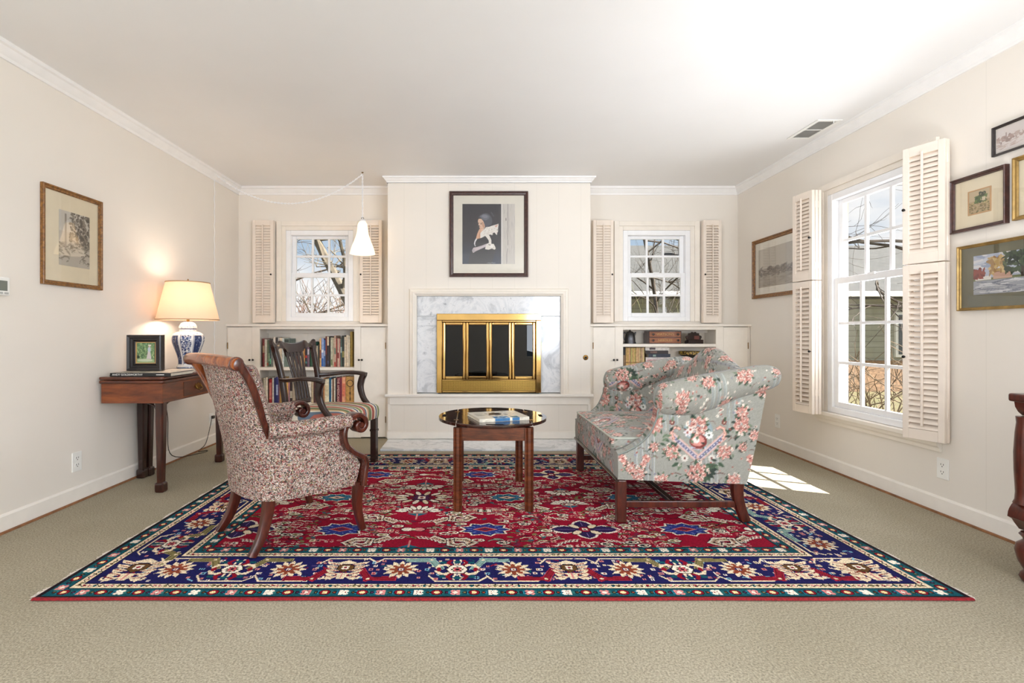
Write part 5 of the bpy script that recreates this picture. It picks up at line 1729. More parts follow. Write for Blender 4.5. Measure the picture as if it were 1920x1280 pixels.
b.build('apron', wood('mahogany_apron', (70, 30, 12), (114, 54, 22), (146, 78, 34), axis=(0.6, 0.6, 3), scale=4), gt, world=True, bevel=0.002)
b = MB(); b.box(GX1 - 0.013, GX1 - 0.009, 3.327, 3.665, 0.575, 0.672)
dr = b.build('drawer', wood('mahogany_drawer', (52, 24, 14), (84, 42, 26), (110, 60, 38), axis=(1, 0.6, 3), scale=4), gt, world=True, bevel=0.0015)
b = MB(); b.prism([(3.496 + y, 0.627 + z) for y, z in ((-0.045, 0.0), (-0.03, 0.022), (-0.012, 0.014), (0, 0.026), (0.012, 0.014), (0.03, 0.022), (0.045, 0.0), (0.02, -0.02), (-0.02, -0.02))], 'x', GX1 - 0.009, GX1 - 0.006)
hd = b.build('handle_plate', M['oldbrass'], dr, world=True)
b = MB(); b.tube(smooth_path([(GX1 - 0.004, 3.463, 0.632), (GX1 + 0.008, 3.466, 0.612), (GX1 + 0.012, 3.496, 0.603), (GX1 + 0.008, 3.526, 0.612), (GX1 - 0.004, 3.529, 0.632)], 24), 0.004, 8)
b.build('bail_handle', M['oldbrass'], dr, world=True, smooth=60)
b = MB(); b.box(GX1 - 0.012, GX1 - 0.008, GY0 + 0.02, GY1 - 0.02, 0.560, 0.566); b.build('cock_bead', M['mahogany_h'], gt, world=True)
def taper_leg(nm, x, y, m_):
    b = MB()
    w0, w1 = 0.026, 0.019
    def sq(w, z, c=0.3):
        return [(x + a * w, y + bb * w, z) for a, bb in ((-1, -1 + c), (-1 + c, -1), (1 - c, -1), (1, -1 + c), (1, 1 - c), (1 - c, 1), (-1 + c, 1), (-1, 1 - c))]
    rings = [sq(w0, 0.5595), sq(w0, 0.45), sq(w1, 0.062), sq(w1 + 0.008, 0.056), sq(w1 + 0.010, 0.048), sq(w1 + 0.010, 0.008), sq(w1 + 0.006, 0.0)]
    b.grid(rings, cv=True, capu=True)
    return b.build(nm, m_, gt, world=True)
taper_leg('leg', GX1 - 0.04, GY0 + 0.045, M['mahogany'])
taper_leg('leg', GX1 - 0.04, GY1 - 0.045, M['mahogany'])
taper_leg('leg', -2.272, 3.435, M['darkwood'])
taper_leg('gate_leg', -2.262, 3.488, M['darkwood'])
for (x, y, dx, dy) in ((GX1 - 0.04, GY0 + 0.045, -1, 0), (GX1 - 0.04, GY0 + 0.045, 0, 1), (GX1 - 0.04, GY1 - 0.045, 0, -1)):
    path = smooth_path([(x + dx * 0.026, y + dy * 0.026, 0.49), (x + dx * 0.036, y + dy * 0.036, 0.53), (x + dx * 0.065, y + dy * 0.065, 0.552), (x + dx * 0.085, y + dy * 0.085, 0.557)], 16)
    b = MB(); b.tube(path, [0.006] * 16, 8); b.build('corner_bracket', M['darkwood'], gt, world=True, smooth=60)
TBL = 0.7265

# books on the card table
ab = thing('art_book', 'black art book with white spine lettering at the near end of the card table', 'book', (-2.07, 3.19, TBL), 0.0)
b = MB(); b.box(-0.19, 0.19, -0.08, 0.18, 0, 0.0025); b.box(-0.19, 0.19, -0.08, 0.18, 0.0195, 0.022); b.box(-0.19, 0.19, -0.0805, -0.076, 0.0025, 0.0195)
b.build('cover', plain('black_book_jacket', (26, 25, 26), 0.35), ab)
b = MB(); b.box(-0.186, 0.186, -0.076, 0.176, 0.0027, 0.0193); b.build('pages', M['paper'], ab)
b = MB(); b.box(-0.17, 0.17, -0.06, 0.16, 0.022, 0.0224); b.build('cover_photo', plain('stone_photo_print', (186, 176, 162), 0.4, var=0.3, scale=30), ab)
text_obj('title_lettering', 'ANDY GOLDSWORTHY', 0.0165, M['white_plastic'], ab, (-0.080, -0.0812, 0.0112), (math.pi / 2, 0, 0), sx=1.08)
b = MB(); b.box(0.10, 0.15, -0.0812, -0.0805, 0.009, 0.0135); b.build('publisher_mark', M['white_plastic'], ab)
bb3 = thing('white_paperback', 'slim white paperback under the lamp, right of the black art book', 'book', (-2.02, 3.475, TBL), 0.08)
b = MB(); b.box(-0.10, 0.07, -0.06, 0.06, 0, 0.016); b.build('pages', M['paper'], bb3)
b = MB(); b.box(-0.102, 0.072, -0.062, 0.062, 0.0162, 0.0178); b.build('cover', plain('off_white_card', (222, 214, 202), 0.5), bb3)

# small framed oil painting leaning on the wall side
pf = thing('small_framed_painting', 'small green garden painting in a wide black frame standing on the card table', 'framed painting', (-2.155, 3.30, TBL + 0.0230), 0.0)
W_, H_ = 0.228, 0.238
FP = [(0.0, 0.006), (0.006, 0.012), (0.010, 0.010), (0.016, 0.020), (0.026, 0.022), (0.030, 0.030), (0.044, 0.034), (0.049, 0.030), (0.050, 0.0)]
def frame_sweep(b, w, h, prof, y0=0.0):
    """picture frame: prof = (inset from the opening outwards, height); opening w x h centred on x, z from 0"""
    P = []
    for d, t_ in prof:
        P.append([(-w / 2 - d, y0 - t_, -h / 2 - d), (w / 2 + d, y0 - t_, -h / 2 - d), (w / 2 + d, y0 - t_, h / 2 + d), (-w / 2 - d, y0 - t_, h / 2 + d)])
    return b.grid(P, cv=True)
ow, oh = W_ - 0.10, H_ - 0.10
b = MB(); frame_sweep(b, ow, oh, FP); b.rot(Matrix.Translation((0, 0, H_ / 2)))
b.build('frame', plain('black_moulding', (38, 33, 33), 0.3, var=0.15), pf)
b = MB(); frame_sweep(b, ow - 0.008, oh - 0.008, [(0, 0.004), (0.002, 0.010), (0.006, 0.010), (0.0065, 0.004)]); b.rot(Matrix.Translation((0, 0, H_ / 2))); b.build('gilt_liner', plain('gilt', (200, 164, 112), 0.4, metal=0.3), pf)
b = MB(); b.box(-W_ / 2, W_ / 2, 0.0, 0.012, 0, H_); b.build('backing', M['darkwood'], pf)
b = MB(); b.hexa([(-0.02, 0.06, 0), (0.02, 0.06, 0), (0.02, 0.063, 0), (-0.02, 0.063, 0)], [(-0.02, 0.012, 0.16), (0.02, 0.012, 0.16), (0.02, 0.015, 0.16), (-0.02, 0.015, 0.16)]); b.build('easel_strut', M['darkwood'], pf)
ch = Chart(ow, oh, 0.0014, (120, 146, 104))
r_ = np.random.default_rng(2)
for k in range(420):
    ch.ell(r_.uniform(0, ow), r_.uniform(oh * 0.2, oh), 0.0016, r_.uniform(0.004, 0.012), [(96, 130, 84), (146, 172, 120), (80, 108, 76), (176, 196, 140), (110, 150, 110), (62, 84, 60)][k % 6], r_.uniform(-0.3, 0.3))
ch.poly([(0, 0), (ow, 0), (ow, oh * 0.16), (ow * 0.6, oh * 0.24), (ow * 0.2, oh * 0.22), (0, oh * 0.28)], (150, 172, 128)); ch.ell(ow * 0.45, oh * 0.14, ow * 0.4, oh * 0.06, (196, 204, 176))
ch.poly([(ow * 0.52, oh * 0.2), (ow * 0.78, oh * 0.2), (ow * 0.72, oh * 0.55), (ow * 0.6, oh * 0.58)], (206, 196, 192)); ch.ell(ow * 0.67, oh * 0.66, ow * 0.08, oh * 0.13, (188, 196, 204)); ch.ell(ow * 0.68, oh * 0.81, ow * 0.055, oh * 0.06, (198, 180, 166)); ch.ell(ow * 0.69, oh * 0.86, ow * 0.09, oh * 0.03, (226, 220, 206))
ch.ell(ow * 0.08, oh * 0.3, ow * 0.1, oh * 0.08, (56, 72, 54)); ch.rect(ow * 0.93, ow, oh * 0.05, oh, (48, 62, 48))
chart_mesh(ch, 'painted_canvas', M['canvas'], pf, lambda X, Y: (X - ow / 2, np.full_like(X, -0.0045), Y - oh / 2 + H_ / 2))

# ------------------------------------------------------------------ blue and white table lamp
LPX, LPY = -2.095, 3.68
lp = thing('table_lamp', 'lit cream-shaded table lamp with a blue and white porcelain jar base', 'table lamp', (LPX, LPY, TBL))
b = MB(); b.lathe([(0.078, 0.0005), (0.083, 0.004), (0.083, 0.010), (0.075, 0.012)], n=8); b.build('wooden_base', M['black_metal'], lp)
prof = [(0.070, 0.0125), (0.074, 0.016), (0.073, 0.028), (0.068, 0.036), (0.066, 0.06), (0.070, 0.09), (0.080, 0.125), (0.094, 0.165), (0.106, 0.20), (0.1105, 0.225), (0.108, 0.248), (0.096, 0.268), (0.075, 0.280), (0.060, 0.284), (0.056, 0.290), (0.056, 0.305), (0.060, 0.308), (0.060, 0.314), (0.058, 0.325), (0.048, 0.342), (0.032, 0.352), (0.014, 0.356)]
pr_ = smooth_path(prof, 150)
NA = 192
a = np.arange(NA) * 2 * math.pi / NA
lob = np.abs(np.cos(4 * a)) ** 0.6
P = np.zeros((150, NA, 3)); UV = np.zeros((150, NA, 2))
for i, (r, h) in enumerate(pr_):
    rr = r * (0.955 + 0.045 * lob) if 0.03 < h < 0.275 else np.full(NA, r)
    P[i] = np.stack([rr * np.cos(a), rr * np.sin(a), np.full(NA, h)], 1)
    UV[i, :, 0] = a / (2 * math.pi) * 0.64; UV[i, :, 1] = h
lc = Chart(0.64, 0.36, 0.0018, (226, 226, 224))
lc.wrap = False
r_ = np.random.default_rng(9)
BL1, BL2, BL3 = (30, 44, 92), (58, 78, 130), (96, 116, 160)
for k in range(8):
    x0 = k * 0.08
    if k % 2 == 0:
        lc.rect(x0 + 0.008, x0 + 0.072, 0.045, 0.255, (206, 210, 218))
        for q in range(210):
            lc.ell(x0 + r_.uniform(0.010, 0.070), r_.uniform(0.05, 0.255), r_.uniform(0.0025, 0.006), r_.uniform(0.0025, 0.006), [BL1, BL2, BL1, (232, 232, 232)][q % 4])
        for q in range(26):
            lc.ell(x0 + r_.uniform(0.025, 0.055), r_.uniform(0.06, 0.13), 0.008, 0.012, [(30, 60, 130), BL1, (48, 92, 150)][q % 3], r_.uniform(0, 3))
    else:
        lc.rect(x0 + 0.012, x0 + 0.068, 0.045, 0.255, (50, 62, 100))
        for q in range(60):
            lc.ell(x0 + r_.uniform(0.014, 0.066), r_.uniform(0.05, 0.25), 0.0022, 0.004, [(190, 196, 210), BL3, BL1][q % 3], r_.uniform(0, 3))
    lc.rect(x0 - 0.004, x0 + 0.005, 0.04, 0.262, (232, 232, 230))
    lc.rect(x0 + 0.005, x0 + 0.0075, 0.04, 0.262, BL1)
for q in range(120):
    lc.ell(r_.uniform(0, 0.64), r_.uniform(0.262, 0.352), r_.uniform(0.002, 0.005), r_.uniform(0.002, 0.004), [BL2, BL3, BL1][q % 3], r_.uniform(0, 3))
lc.rect(0, 0.64, 0.300, 0.306, BL1); lc.rect(0, 0.64, 0.0, 0.030, (222, 222, 220))
for q in range(48):
    lc.rect(q * 0.64 / 48, q * 0.64 / 48 + 0.007, 0.017, 0.026, BL2)
b = MB(); b.grid(P, cv=True, uv=UV, capu=True)
b.build('porcelain_jar', pattern_mat('glazed_porcelain', 0.12, 0.0, spec=0.5), lp, smooth=60, col=lc.sample(np.concatenate(b.uv)))
b = MB(); b.lathe([(0.010, 0.3565), (0.010, 0.40), (0.016, 0.402), (0.016, 0.45), (0.012, 0.452)], n=16); b.build('socket', M['oldbrass'], lp, smooth=50)
SZ0, SZ1 = 1.098 - TBL, 1.372 - TBL
def shade_mesh(prof, n=64):
    b = MB(); a = np.arange(n) * 2 * math.pi / n
    P = [[(r * math.cos(t), r * math.sin(t), z) for t in a] for r, z in prof]
    return b.grid(P, cv=True)
def translucent(name, c, mixf=0.55, rough=0.9):
    m = bpy.data.materials.new(name); m.use_nodes = True
    N, L = m.node_tree.nodes, m.node_tree.links
    N.remove(N['Principled BSDF'])
    d = N.new('ShaderNodeBsdfDiffuse'); d.inputs['Color'].default_value = rgba(c)
    t = N.new('ShaderNodeBsdfTranslucent'); t.inputs['Color'].default_value = rgba(c)
    mx = N.new('ShaderNodeMixShader'); mx.inputs['Fac'].default_value = mixf
    L.new(d.outputs[0], mx.inputs[1]); L.new(t.outputs[0], mx.inputs[2]); L.new(mx.outputs[0], N['Material Output'].inputs['Surface'])
    return m
sh = shade_mesh([(0.208, SZ0), (0.1455, SZ1), (0.1435, SZ1), (0.206, SZ0)])
so_ = sh.build('lamp_shade', translucent('cream_silk_shade', (240, 220, 200), 0.42), lp, smooth=60)
for z, r in ((SZ0, 0.2085), (SZ1, 0.146)):
    b = MB(); b.grid([[((r + dr_) * math.cos(t), (r + dr_) * math.sin(t), z + dz) for t in np.arange(64) * math.pi / 32] for dr_, dz in ((0.0005, -0.004), (0.002, -0.004), (0.002, 0.004), (0.0005, 0.004))], cv=True)
    b.build('shade_trim', plain('tan_braid', (190, 158, 122), 0.8), so_, smooth=60)
b = MB()
for t in (0, math.pi):
    b.tube(smooth_path([(0.014 * math.cos(t), 0, 0.40), (0.06 * math.cos(t), 0, 0.47), (0.055 * math.cos(t), 0, 0.58), (0.004 * math.cos(t), 0, SZ1 - 0.006)], 20), 0.0022, 6)
for k in range(3):
    t = k * 2 * math.pi / 3
    b.tube([(0, 0, SZ1 - 0.006), (0.1440 * math.cos(t), 0.1440 * math.sin(t), SZ1 - 0.003)], 0.0018, 6)
b.build('harp', M['oldbrass'], lp, smooth=60)
b = MB(); b.lathe([(0.007, SZ1 - 0.004), (0.009, SZ1 + 0.002), (0.005, SZ1 + 0.008), (0.008, SZ1 + 0.014), (0.005, SZ1 + 0.022), (0.001, SZ1 + 0.030)], n=14); b.build('finial', M['oldbrass'], lp, smooth=60)
def emis(name, c, s):
    m = bpy.data.materials.new(name); m.use_nodes = True
    B = m.node_tree.nodes['Principled BSDF']
    B.inputs['Base Color'].default_value = rgba(c); B.inputs['Emission Color'].default_value = rgba(c); B.inputs['Emission Strength'].default_value = s
    return m
b = MB(); b.sphere((0, 0, 0.50), 0.030, 16, (1, 1, 1.25)); b.build('bulb', emis('lamp_bulb', (255, 214, 160), 12), lp, smooth=60)
def bulb_light(name, par, loc, power, color, r=0.035):
    d = bpy.data.lights.new(name, 'POINT'); d.energy = power; d.color = color; d.shadow_soft_size = r
    o = bpy.data.objects.new(name, d); C.objects.link(o); o.parent = par; o.location = loc
    return o
bulb_light('bulb_light', lp, (0, 0, 0.50), 6.5, (1.0, 0.89, 0.76), 0.08)
b = MB(); b.tube(smooth_path([(-0.075, 0.0, 0.006), (-0.12, -0.06, 0.004), (-0.17, -0.12, 0.004), (-0.205, -0.09, 0.003), (-0.216, 0.0, -0.05), (-0.214, 0.1, -0.35), (-0.205, 0.13, -0.66), (-0.14, 0.43, -0.721), (-0.13, 0.52, -0.721), (-0.20, 0.50, -0.721), (-0.198, 0.62, -0.68), (-0.197, 0.72, -0.48)], 90), 0.003, 6)
b.build('power_cord', plain('brown_flex', (44, 34, 28), 0.5), lp, smooth=60)

# ------------------------------------------------------------------ swag pendant lamp
PXX, PYY = -0.970, 4.46
hg = thing('swag_pendant_lamp', 'lit frosted glass bell pendant hanging on a white swagged chain before the left alcove', 'pendant lamp', (PXX, PYY, ZC))
def gz(y):
    return pz(y, PYY) - ZC
pr_ = smooth_path([(0.030, gz(416)), (0.042, gz(421)), (0.047, gz(430)), (0.053, gz(439)), (0.070, gz(450)), (0.092, gz(461)), (0.106, gz(470)), (0.113, gz(476))], 40)
b = MB(); a = np.arange(48) * 2 * math.pi / 48
P = [[(r * math.cos(t), r * math.sin(t), z) for t in a] for r, z in pr_] + [[((r - 0.003) * math.cos(t), (r - 0.003) * math.sin(t), z) for t in a] for r, z in pr_[::-1]]
b.grid(P, cv=True)
m_gl = translucent('frosted_glass', (250, 244, 234), 0.6)
N, L = m_gl.node_tree.nodes, m_gl.node_tree.links
em = N.new('ShaderNodeEmission'); em.inputs['Color'].default_value = rgba((255, 236, 208)); em.inputs['Strength'].default_value = 0.30
ad = N.new('ShaderNodeAddShader'); out_ = N['Material Output']; L.new(out_.inputs['Surface'].links[0].from_socket, ad.inputs[0]); L.new(em.outputs[0], ad.inputs[1]); L.new(ad.outputs[0], out_.inputs['Surface'])
b.build('glass_shade', m_gl, hg, smooth=60)
b = MB(); b.lathe([(0.030, gz(417)), (0.032, gz(414)), (0.018, gz(411.5)), (0.006, gz(410))], n=20); b.build('shade_cap', M['vinyl'], hg, smooth=50)
b = MB(); b.tube([(0.011 * math.cos(t), 0, gz(409.5) + 0.011 * math.sin(t)) for t in np.arange(12) * math.pi / 6], 0.0022, 6, closed=True); b.build('shade_loop', M['black_metal'], hg, smooth=60)
b = MB(); b.sphere((0, 0, gz(450)), 0.034, 16, (1, 1, 1.2)); b.build('bulb', emis('pendant_bulb', (255, 226, 180), 14), hg, smooth=60)
bulb_light('bulb_light', hg, (0, 0, gz(450)), 9.0, (1.0, 0.88, 0.72), 0.04)
wx_ = xl(PYY) + 0.016 - PXX
sag = [(wx_ + (0 - wx_) * q, 0, -0.020 - 0.262 * 4 * q * (1 - q)) for q in np.linspace(0, 1, 60)]
down = [(0, 0, -0.018 + (gz(408) + 0.018) * q) for q in np.linspace(0, 1, 24)]
wall_ = [(wx_ - 0.006, 0.0, -0.02 - 1.98 * q) for q in np.linspace(0, 1, 80)]
def chain(path, nm, link=0.020, wire=0.0019):
    path = np.array(path); s_ = np.concatenate([[0], np.cumsum(np.linalg.norm(np.diff(path, axis=0), axis=1))])
    n = int(s_[-1] / (link * 0.78)); b = MB()
    for k in range(n):
        q = (k + 0.5) / n * s_[-1]
        c = np.array([np.interp(q, s_, path[:, j]) for j in range(3)])
        q2 = min(q + 0.004, s_[-1]); q1 = max(q - 0.004, 0)
        d = np.array([np.interp(q2, s_, path[:, j]) - np.interp(q1, s_, path[:, j]) for j in range(3)]); d /= np.linalg.norm(d)
        side = np.array([0, 1.0, 0]) if k % 2 else np.cross(d, [0, 1.0, 0])
        b.tube([c + d * link * 0.5 * math.cos(t) + side * 0.0065 * math.sin(t) for t in np.arange(10) * math.pi / 5], wire, 5, closed=True)
    return b.build(nm, M['vinyl'], hg, smooth=60)
chain(sag, 'swag_chain')
chain(down, 'drop_chain')
for pth, nm in ((sag, 'flex'), (down, 'flex'), (wall_, 'flex')):
    wob = [(x + 0.003 * math.sin(i * 1.3), y - 0.003 * math.cos(i * 1.3), z) for i, (x, y, z) in enumerate(pth)]
    b = MB(); b.tube(wob, 0.0028, 6); b.build(nm, M['vinyl'], hg, smooth=60)
for x_, nm in ((0, 'ceiling_hook'), (wx_ + 0.0, 'ceiling_hook')):
    b = MB(); b.lathe([(0.010, -0.001), (0.010, -0.005), (0.004, -0.007)], (x_, 0, 0), 12); b.tube(smooth_path([(x_, 0, -0.006), (x_, 0, -0.014), (x_ + 0.006, 0, -0.022), (x_, 0, -0.030), (x_ - 0.006, 0, -0.024)], 16), 0.002, 6)
    b.build(nm, M['oldbrass'], hg, smooth=60)

# ------------------------------------------------------------------ cherry chest at the right edge
cd = thing('cherry_chest', 'red cherry chest with turned feet, cut off by the right edge of the photo', 'chest', (2.39, 1.5, 0))
CY1 = 2.03; CY0 = 0.95
XF = 2.235; XB = xr(1.5) - 0.03
b = MB(); b.box(2.197, XB, CY0, CY1, 0.722, 0.755); b.build('top', M['cherry'], cd, world=True, bevel=0.008, seg=3)
pr = [(2.245, 0.665), (2.228, 0.68), (2.216, 0.70), (2.212, 0.7215), (2.30, 0.7215), (2.30, 0.665)]
b = MB(); b.prism(pr, 'y', CY0 + 0.01, CY1 - 0.012); b.build('cornice_moulding', M['cherry'], cd, world=True, smooth=30)
b = MB(); b.box(2.232, XB, CY0 + 0.03, CY1 - 0.03, 0.30, 0.7215); b.build('body', M['redwood'], cd, world=True)
for k in range(3):
    b2 = MB(); b2.box(2.224, 2.2315, CY0 + 0.10, CY1 - 0.10, 0.312 + k * 0.125, 0.428 + k * 0.125)
    d_ = b2.build('drawer', M['redwood'], cd, world=True, bevel=0.003)
    for yy in (CY0 + 0.28, CY1 - 0.28):
        kb = MB(); kb.lathe([(0.006, 0), (0.006, -0.010), (0.016, -0.018), (0.014, -0.028), (0.004, -0.032)], (0, 0, 0), 14, axis='y'); kb.rot(Matrix.Translation((2.224, yy, 0.37 + k * 0.125)) @ Matrix.Rotation(-math.pi / 2, 4, 'Z'))
        kb.build('knob', M['redwood'], d_, world=True, smooth=60)
for yy in (CY1 - 0.045, CY0 + 0.045):
    b = MB(); b.lathe([(0.040, 0.315), (0.034, 0.33), (0.032, 0.36), (0.036, 0.45), (0.037, 0.52), (0.033, 0.60), (0.029, 0.64), (0.031, 0.6645)], (2.226, yy, 0), 24); b.build('corner_column', M['cherry'], cd, world=True, smooth=50)
    b = MB(); b.lathe([(0.030, 0.199), (0.036, 0.19), (0.026, 0.178), (0.024, 0.17), (0.044, 0.150), (0.048, 0.125), (0.040, 0.085), (0.026, 0.055), (0.022, 0.048), (0.032, 0.036), (0.036, 0.022), (0.028, 0.004), (0.020, 0.0)], (2.246, yy, 0), 24); b.build('turned_foot', M['cherry'], cd, world=True, smooth=50)
b = MB(); b.prism([(2.232, 0.318), (2.214, 0.300), (2.205, 0.285), (2.200, 0.272), (2.197, 0.252), (2.215, 0.242), (2.225, 0.226), (2.245, 0.20), (2.30, 0.20), (2.30, 0.318)], 'y', CY0 + 0.01, CY1 + 0.0); b.box(2.30, XB, CY0 + 0.02, CY1 - 0.01, 0.20, 0.30)
b.build('base_moulding', M['cherry'], cd, world=True, smooth=30)
for yy in (CY1 - 0.045, CY0 + 0.045):
    b = MB(); b.lathe([(0.030, 0.199), (0.046, 0.14), (0.03, 0.06), (0.022, 0.0)], (XB - 0.06, yy, 0), 20); b.build('turned_foot', M['cherry'], cd, world=True, smooth=50)
# ------------------------------------------------------------------ the oriental rug, knot by knot
RX0, RX1, RY0, RY1 = -1.637, 1.850, 1.852, 4.062
RW, RH = RX1 - RX0, RY1 - RY0
RES = 0.0045
CRIM, NAVY, TEAL, CREAM, DARK, PINK, RUST, REDB, BROWN, OLIVE, GREYT, SKY_, WHT = (142, 14, 42), (28, 27, 76), (18, 74, 84), (216, 198, 168), (24, 17, 24), (196, 126, 122), (130, 62, 42), (126, 16, 34), (92, 64, 36), (118, 108, 70), (120, 148, 140), (120, 168, 190), (226, 214, 198)
rc = Chart(RW, RH, RES, CRIM)
r_ = np.random.default_rng(21)

def tf(pts, cx, cy, s=1.0, fx=1, fy=1, rot=0):
    P = np.asarray(pts, float) * s
    P[:, 0] *= fx; P[:, 1] *= fy
    c, q = math.cos(rot), math.sin(rot)
    return np.stack([cx + P[:, 0] * c - P[:, 1] * q, cy + P[:, 0] * q + P[:, 1] * c], 1)
def starpoly(r1, r2, n, ax=1.0, off=0.0):
    return [((r1 if k % 2 == 0 else r2) * math.cos(off + math.pi * k / n) * ax, (r1 if k % 2 == 0 else r2) * math.sin(off + math.pi * k / n)) for k in range(2 * n)]
def outline(pts, c, w=0.007):
    P = np.asarray(pts); rc.line(np.vstack([P, P[:1]]), w, c)
def flower(cx, cy, r, c1=CREAM, c2=REDB, n=4):
    for k in range(n):
        a = math.pi / 4 + k * 2 * math.pi / n
        rc.ell(cx + r * 0.6 * math.cos(a), cy + r * 0.6 * math.sin(a), r * 0.45, r * 0.45, c1)
    rc.ell(cx, cy, r * 0.42, r * 0.42, c2)
def star(cx, cy, s, rot=0):
    rc.poly(tf(starpoly(0.118, 0.080, 12, 1.0), cx, cy, s, rot=rot), CREAM)
    for k in range(12):
        a = rot + (k + 0.5) * math.pi / 6
        rc.line([(cx + 0.085 * s * math.cos(a), cy + 0.085 * s * math.sin(a)), (cx + 0.07 * s * math.cos(a), cy + 0.07 * s * math.sin(a))], 0.005, NAVY)
    rc.poly(tf(starpoly(0.074, 0.040, 8), cx, cy, s, rot=rot), RUST)
    for k in range(8):
        a = rot + k * math.pi / 4
        rc.ell(cx + 0.058 * s * math.cos(a), cy + 0.058 * s * math.sin(a), 0.015 * s, 0.015 * s, RUST)
    rc.ell(cx, cy, 0.022 * s, 0.022 * s, NAVY); flower(cx, cy, 0.016 * s, WHT, RUST)
def palm(cx, cy, s, rot=0):
    c, q = math.cos(rot), math.sin(rot)
    def T(p): return tf(p, cx, cy, s, rot=rot)
    for sx in (-1, 1):
        for k in range(5):
            y0 = 0.065 - 0.034 * k
            rc.poly(T([(sx * 0.02, y0 - 0.01), (sx * 0.07, y0 + 0.012), (sx * 0.115 * (1 - 0.08 * k), y0 + 0.026 - 0.012 * k), (sx * 0.10 * (1 - 0.08 * k), y0 - 0.004 - 0.01 * k), (sx * 0.05, y0 - 0.022)]), CREAM)
            rc.line(T([(sx * 0.03, y0 - 0.016), (sx * 0.088, y0 + 0.002)]), 0.005, REDB)
        rc.line(T([(sx * 0.02, -0.05), (sx * 0.035, -0.085), (sx * 0.05, -0.10), (sx * 0.085, -0.095), (sx * 0.09, -0.078)]), 0.009, CREAM)
        rc.line(T([(sx * 0.012, -0.03), (sx * 0.03, -0.07)]), 0.007, REDB)
    rc.poly(T([(-0.05, 0.075), (0.0, 0.105), (0.05, 0.075), (0.03, 0.06), (-0.03, 0.06)]), CREAM)
    rc.poly(T([(-0.03, -0.04), (0.03, -0.04), (0.018, -0.10), (-0.018, -0.10)]), CREAM)
    rc.line(T([(0, -0.04), (0, -0.09)]), 0.007, PINK)
    rc.poly(T([(-0.045, 0.0), (-0.045, 0.04), (-0.02, 0.058), (0.02, 0.058), (0.045, 0.04), (0.045, 0.0), (0.0, -0.035)]), DARK)
    rc.poly(T([(-0.040, 0.002), (-0.040, 0.038), (-0.018, 0.053), (0.018, 0.053), (0.040, 0.038), (0.040, 0.002), (0.0, -0.029)]), BROWN)
    flower(cx - q * 0.02 * s, cy + c * 0.02 * s, 0.022 * s, WHT, REDB)
def turtle(cx, cy, s, rot=0):
    def T(p): return tf(p, cx, cy, s, rot=rot)
    for sx in (-1, 1):
        for sy in (-1, 1):
            rc.line(T([(sx * 0.03, sy * 0.03), (sx * 0.06, sy * 0.05), (sx * 0.09, sy * 0.045), (sx * 0.105, sy * 0.02)]), 0.016, CREAM)
            rc.line(T([(sx * 0.028, sy * 0.045), (sx * 0.05, sy * 0.075), (sx * 0.035, sy * 0.10)]), 0.015, REDB)
            rc.ell(*T([(sx * 0.075, sy * 0.078)])[0], 0.018 * s, 0.014 * s, TEAL)
            rc.ell(*T([(sx * 0.095, sy * 0.002)])[0], 0.012 * s, 0.02 * s, REDB)
            rc.line(T([(sx * 0.012, sy * 0.045), (sx * 0.018, sy * 0.105)]), 0.008, CREAM)
    rc.ell(*T([(0, 0.085)])[0], 0.02 * s, 0.016 * s, TEAL); rc.ell(*T([(0, -0.09)])[0], 0.022 * s, 0.014 * s, TEAL)
    hexa = [(-0.055, 0), (-0.03, 0.042), (0.03, 0.042), (0.055, 0), (0.03, -0.042), (-0.03, -0.042)]
    rc.poly(T([(1.15 * x, 1.15 * y) for x, y in hexa]), DARK); rc.poly(T(hexa), WHT)
    rc.poly(T([(0.66 * x, 0.66 * y) for x, y in hexa]), (206, 196, 170)); flower(cx, cy, 0.024 * s, (190, 80, 90), DARK)
    for k in range(8):
        rc.ell(cx + 0.026 * s * math.cos(k * 0.785), cy + 0.026 * s * math.sin(k * 0.785), 0.006 * s, 0.006 * s, DARK)
def bracket(cx, cy, s, c, sx, sy, rot=0):
    def T(p): return tf(p, cx, cy, s, rot=rot)
    d2 = tuple(int(x * 0.55) for x in c); hi = tuple(min(255, int(x * 1.2 + 12)) for x in c)
    pth = [(sx * 0.045, sy * 0.085), (0, sy * 0.0), (sx * -0.115, sy * 0.004)]
    rc.line(T(pth), 0.034, hi); rc.line(T(pth), 0.027, d2); rc.line(T(pth), 0.020, c)
    rc.ell(*T([(0, 0)])[0], 0.022 * s, 0.018 * s, c); rc.ell(*T([(0, 0)])[0], 0.007, 0.007, CREAM)

# borders drawn as frames: distances from the edge
rc.rect(0, RW, 0, RH, (34, 24, 30))
E = [0.012, 0.078, 0.112, 0.348, 0.386, 0.446]
SXO = 0.012
def frame(d, c):
    rc.rect(SXO * 0 + d, RW - d, d, RH - d, c)
frame(E[0], DARK); frame(E[0] + 0.006, TEAL); frame(E[1] - 0.004, DARK); frame(E[1], CREAM); frame(E[2] - 0.004, DARK); frame(E[2], NAVY); frame(E[3], DARK); frame(E[3] + 0.004, CREAM); frame(E[4] - 0.003, DARK); frame(E[4], TEAL); frame(E[5] - 0.006, DARK); frame(E[5], CRIM)
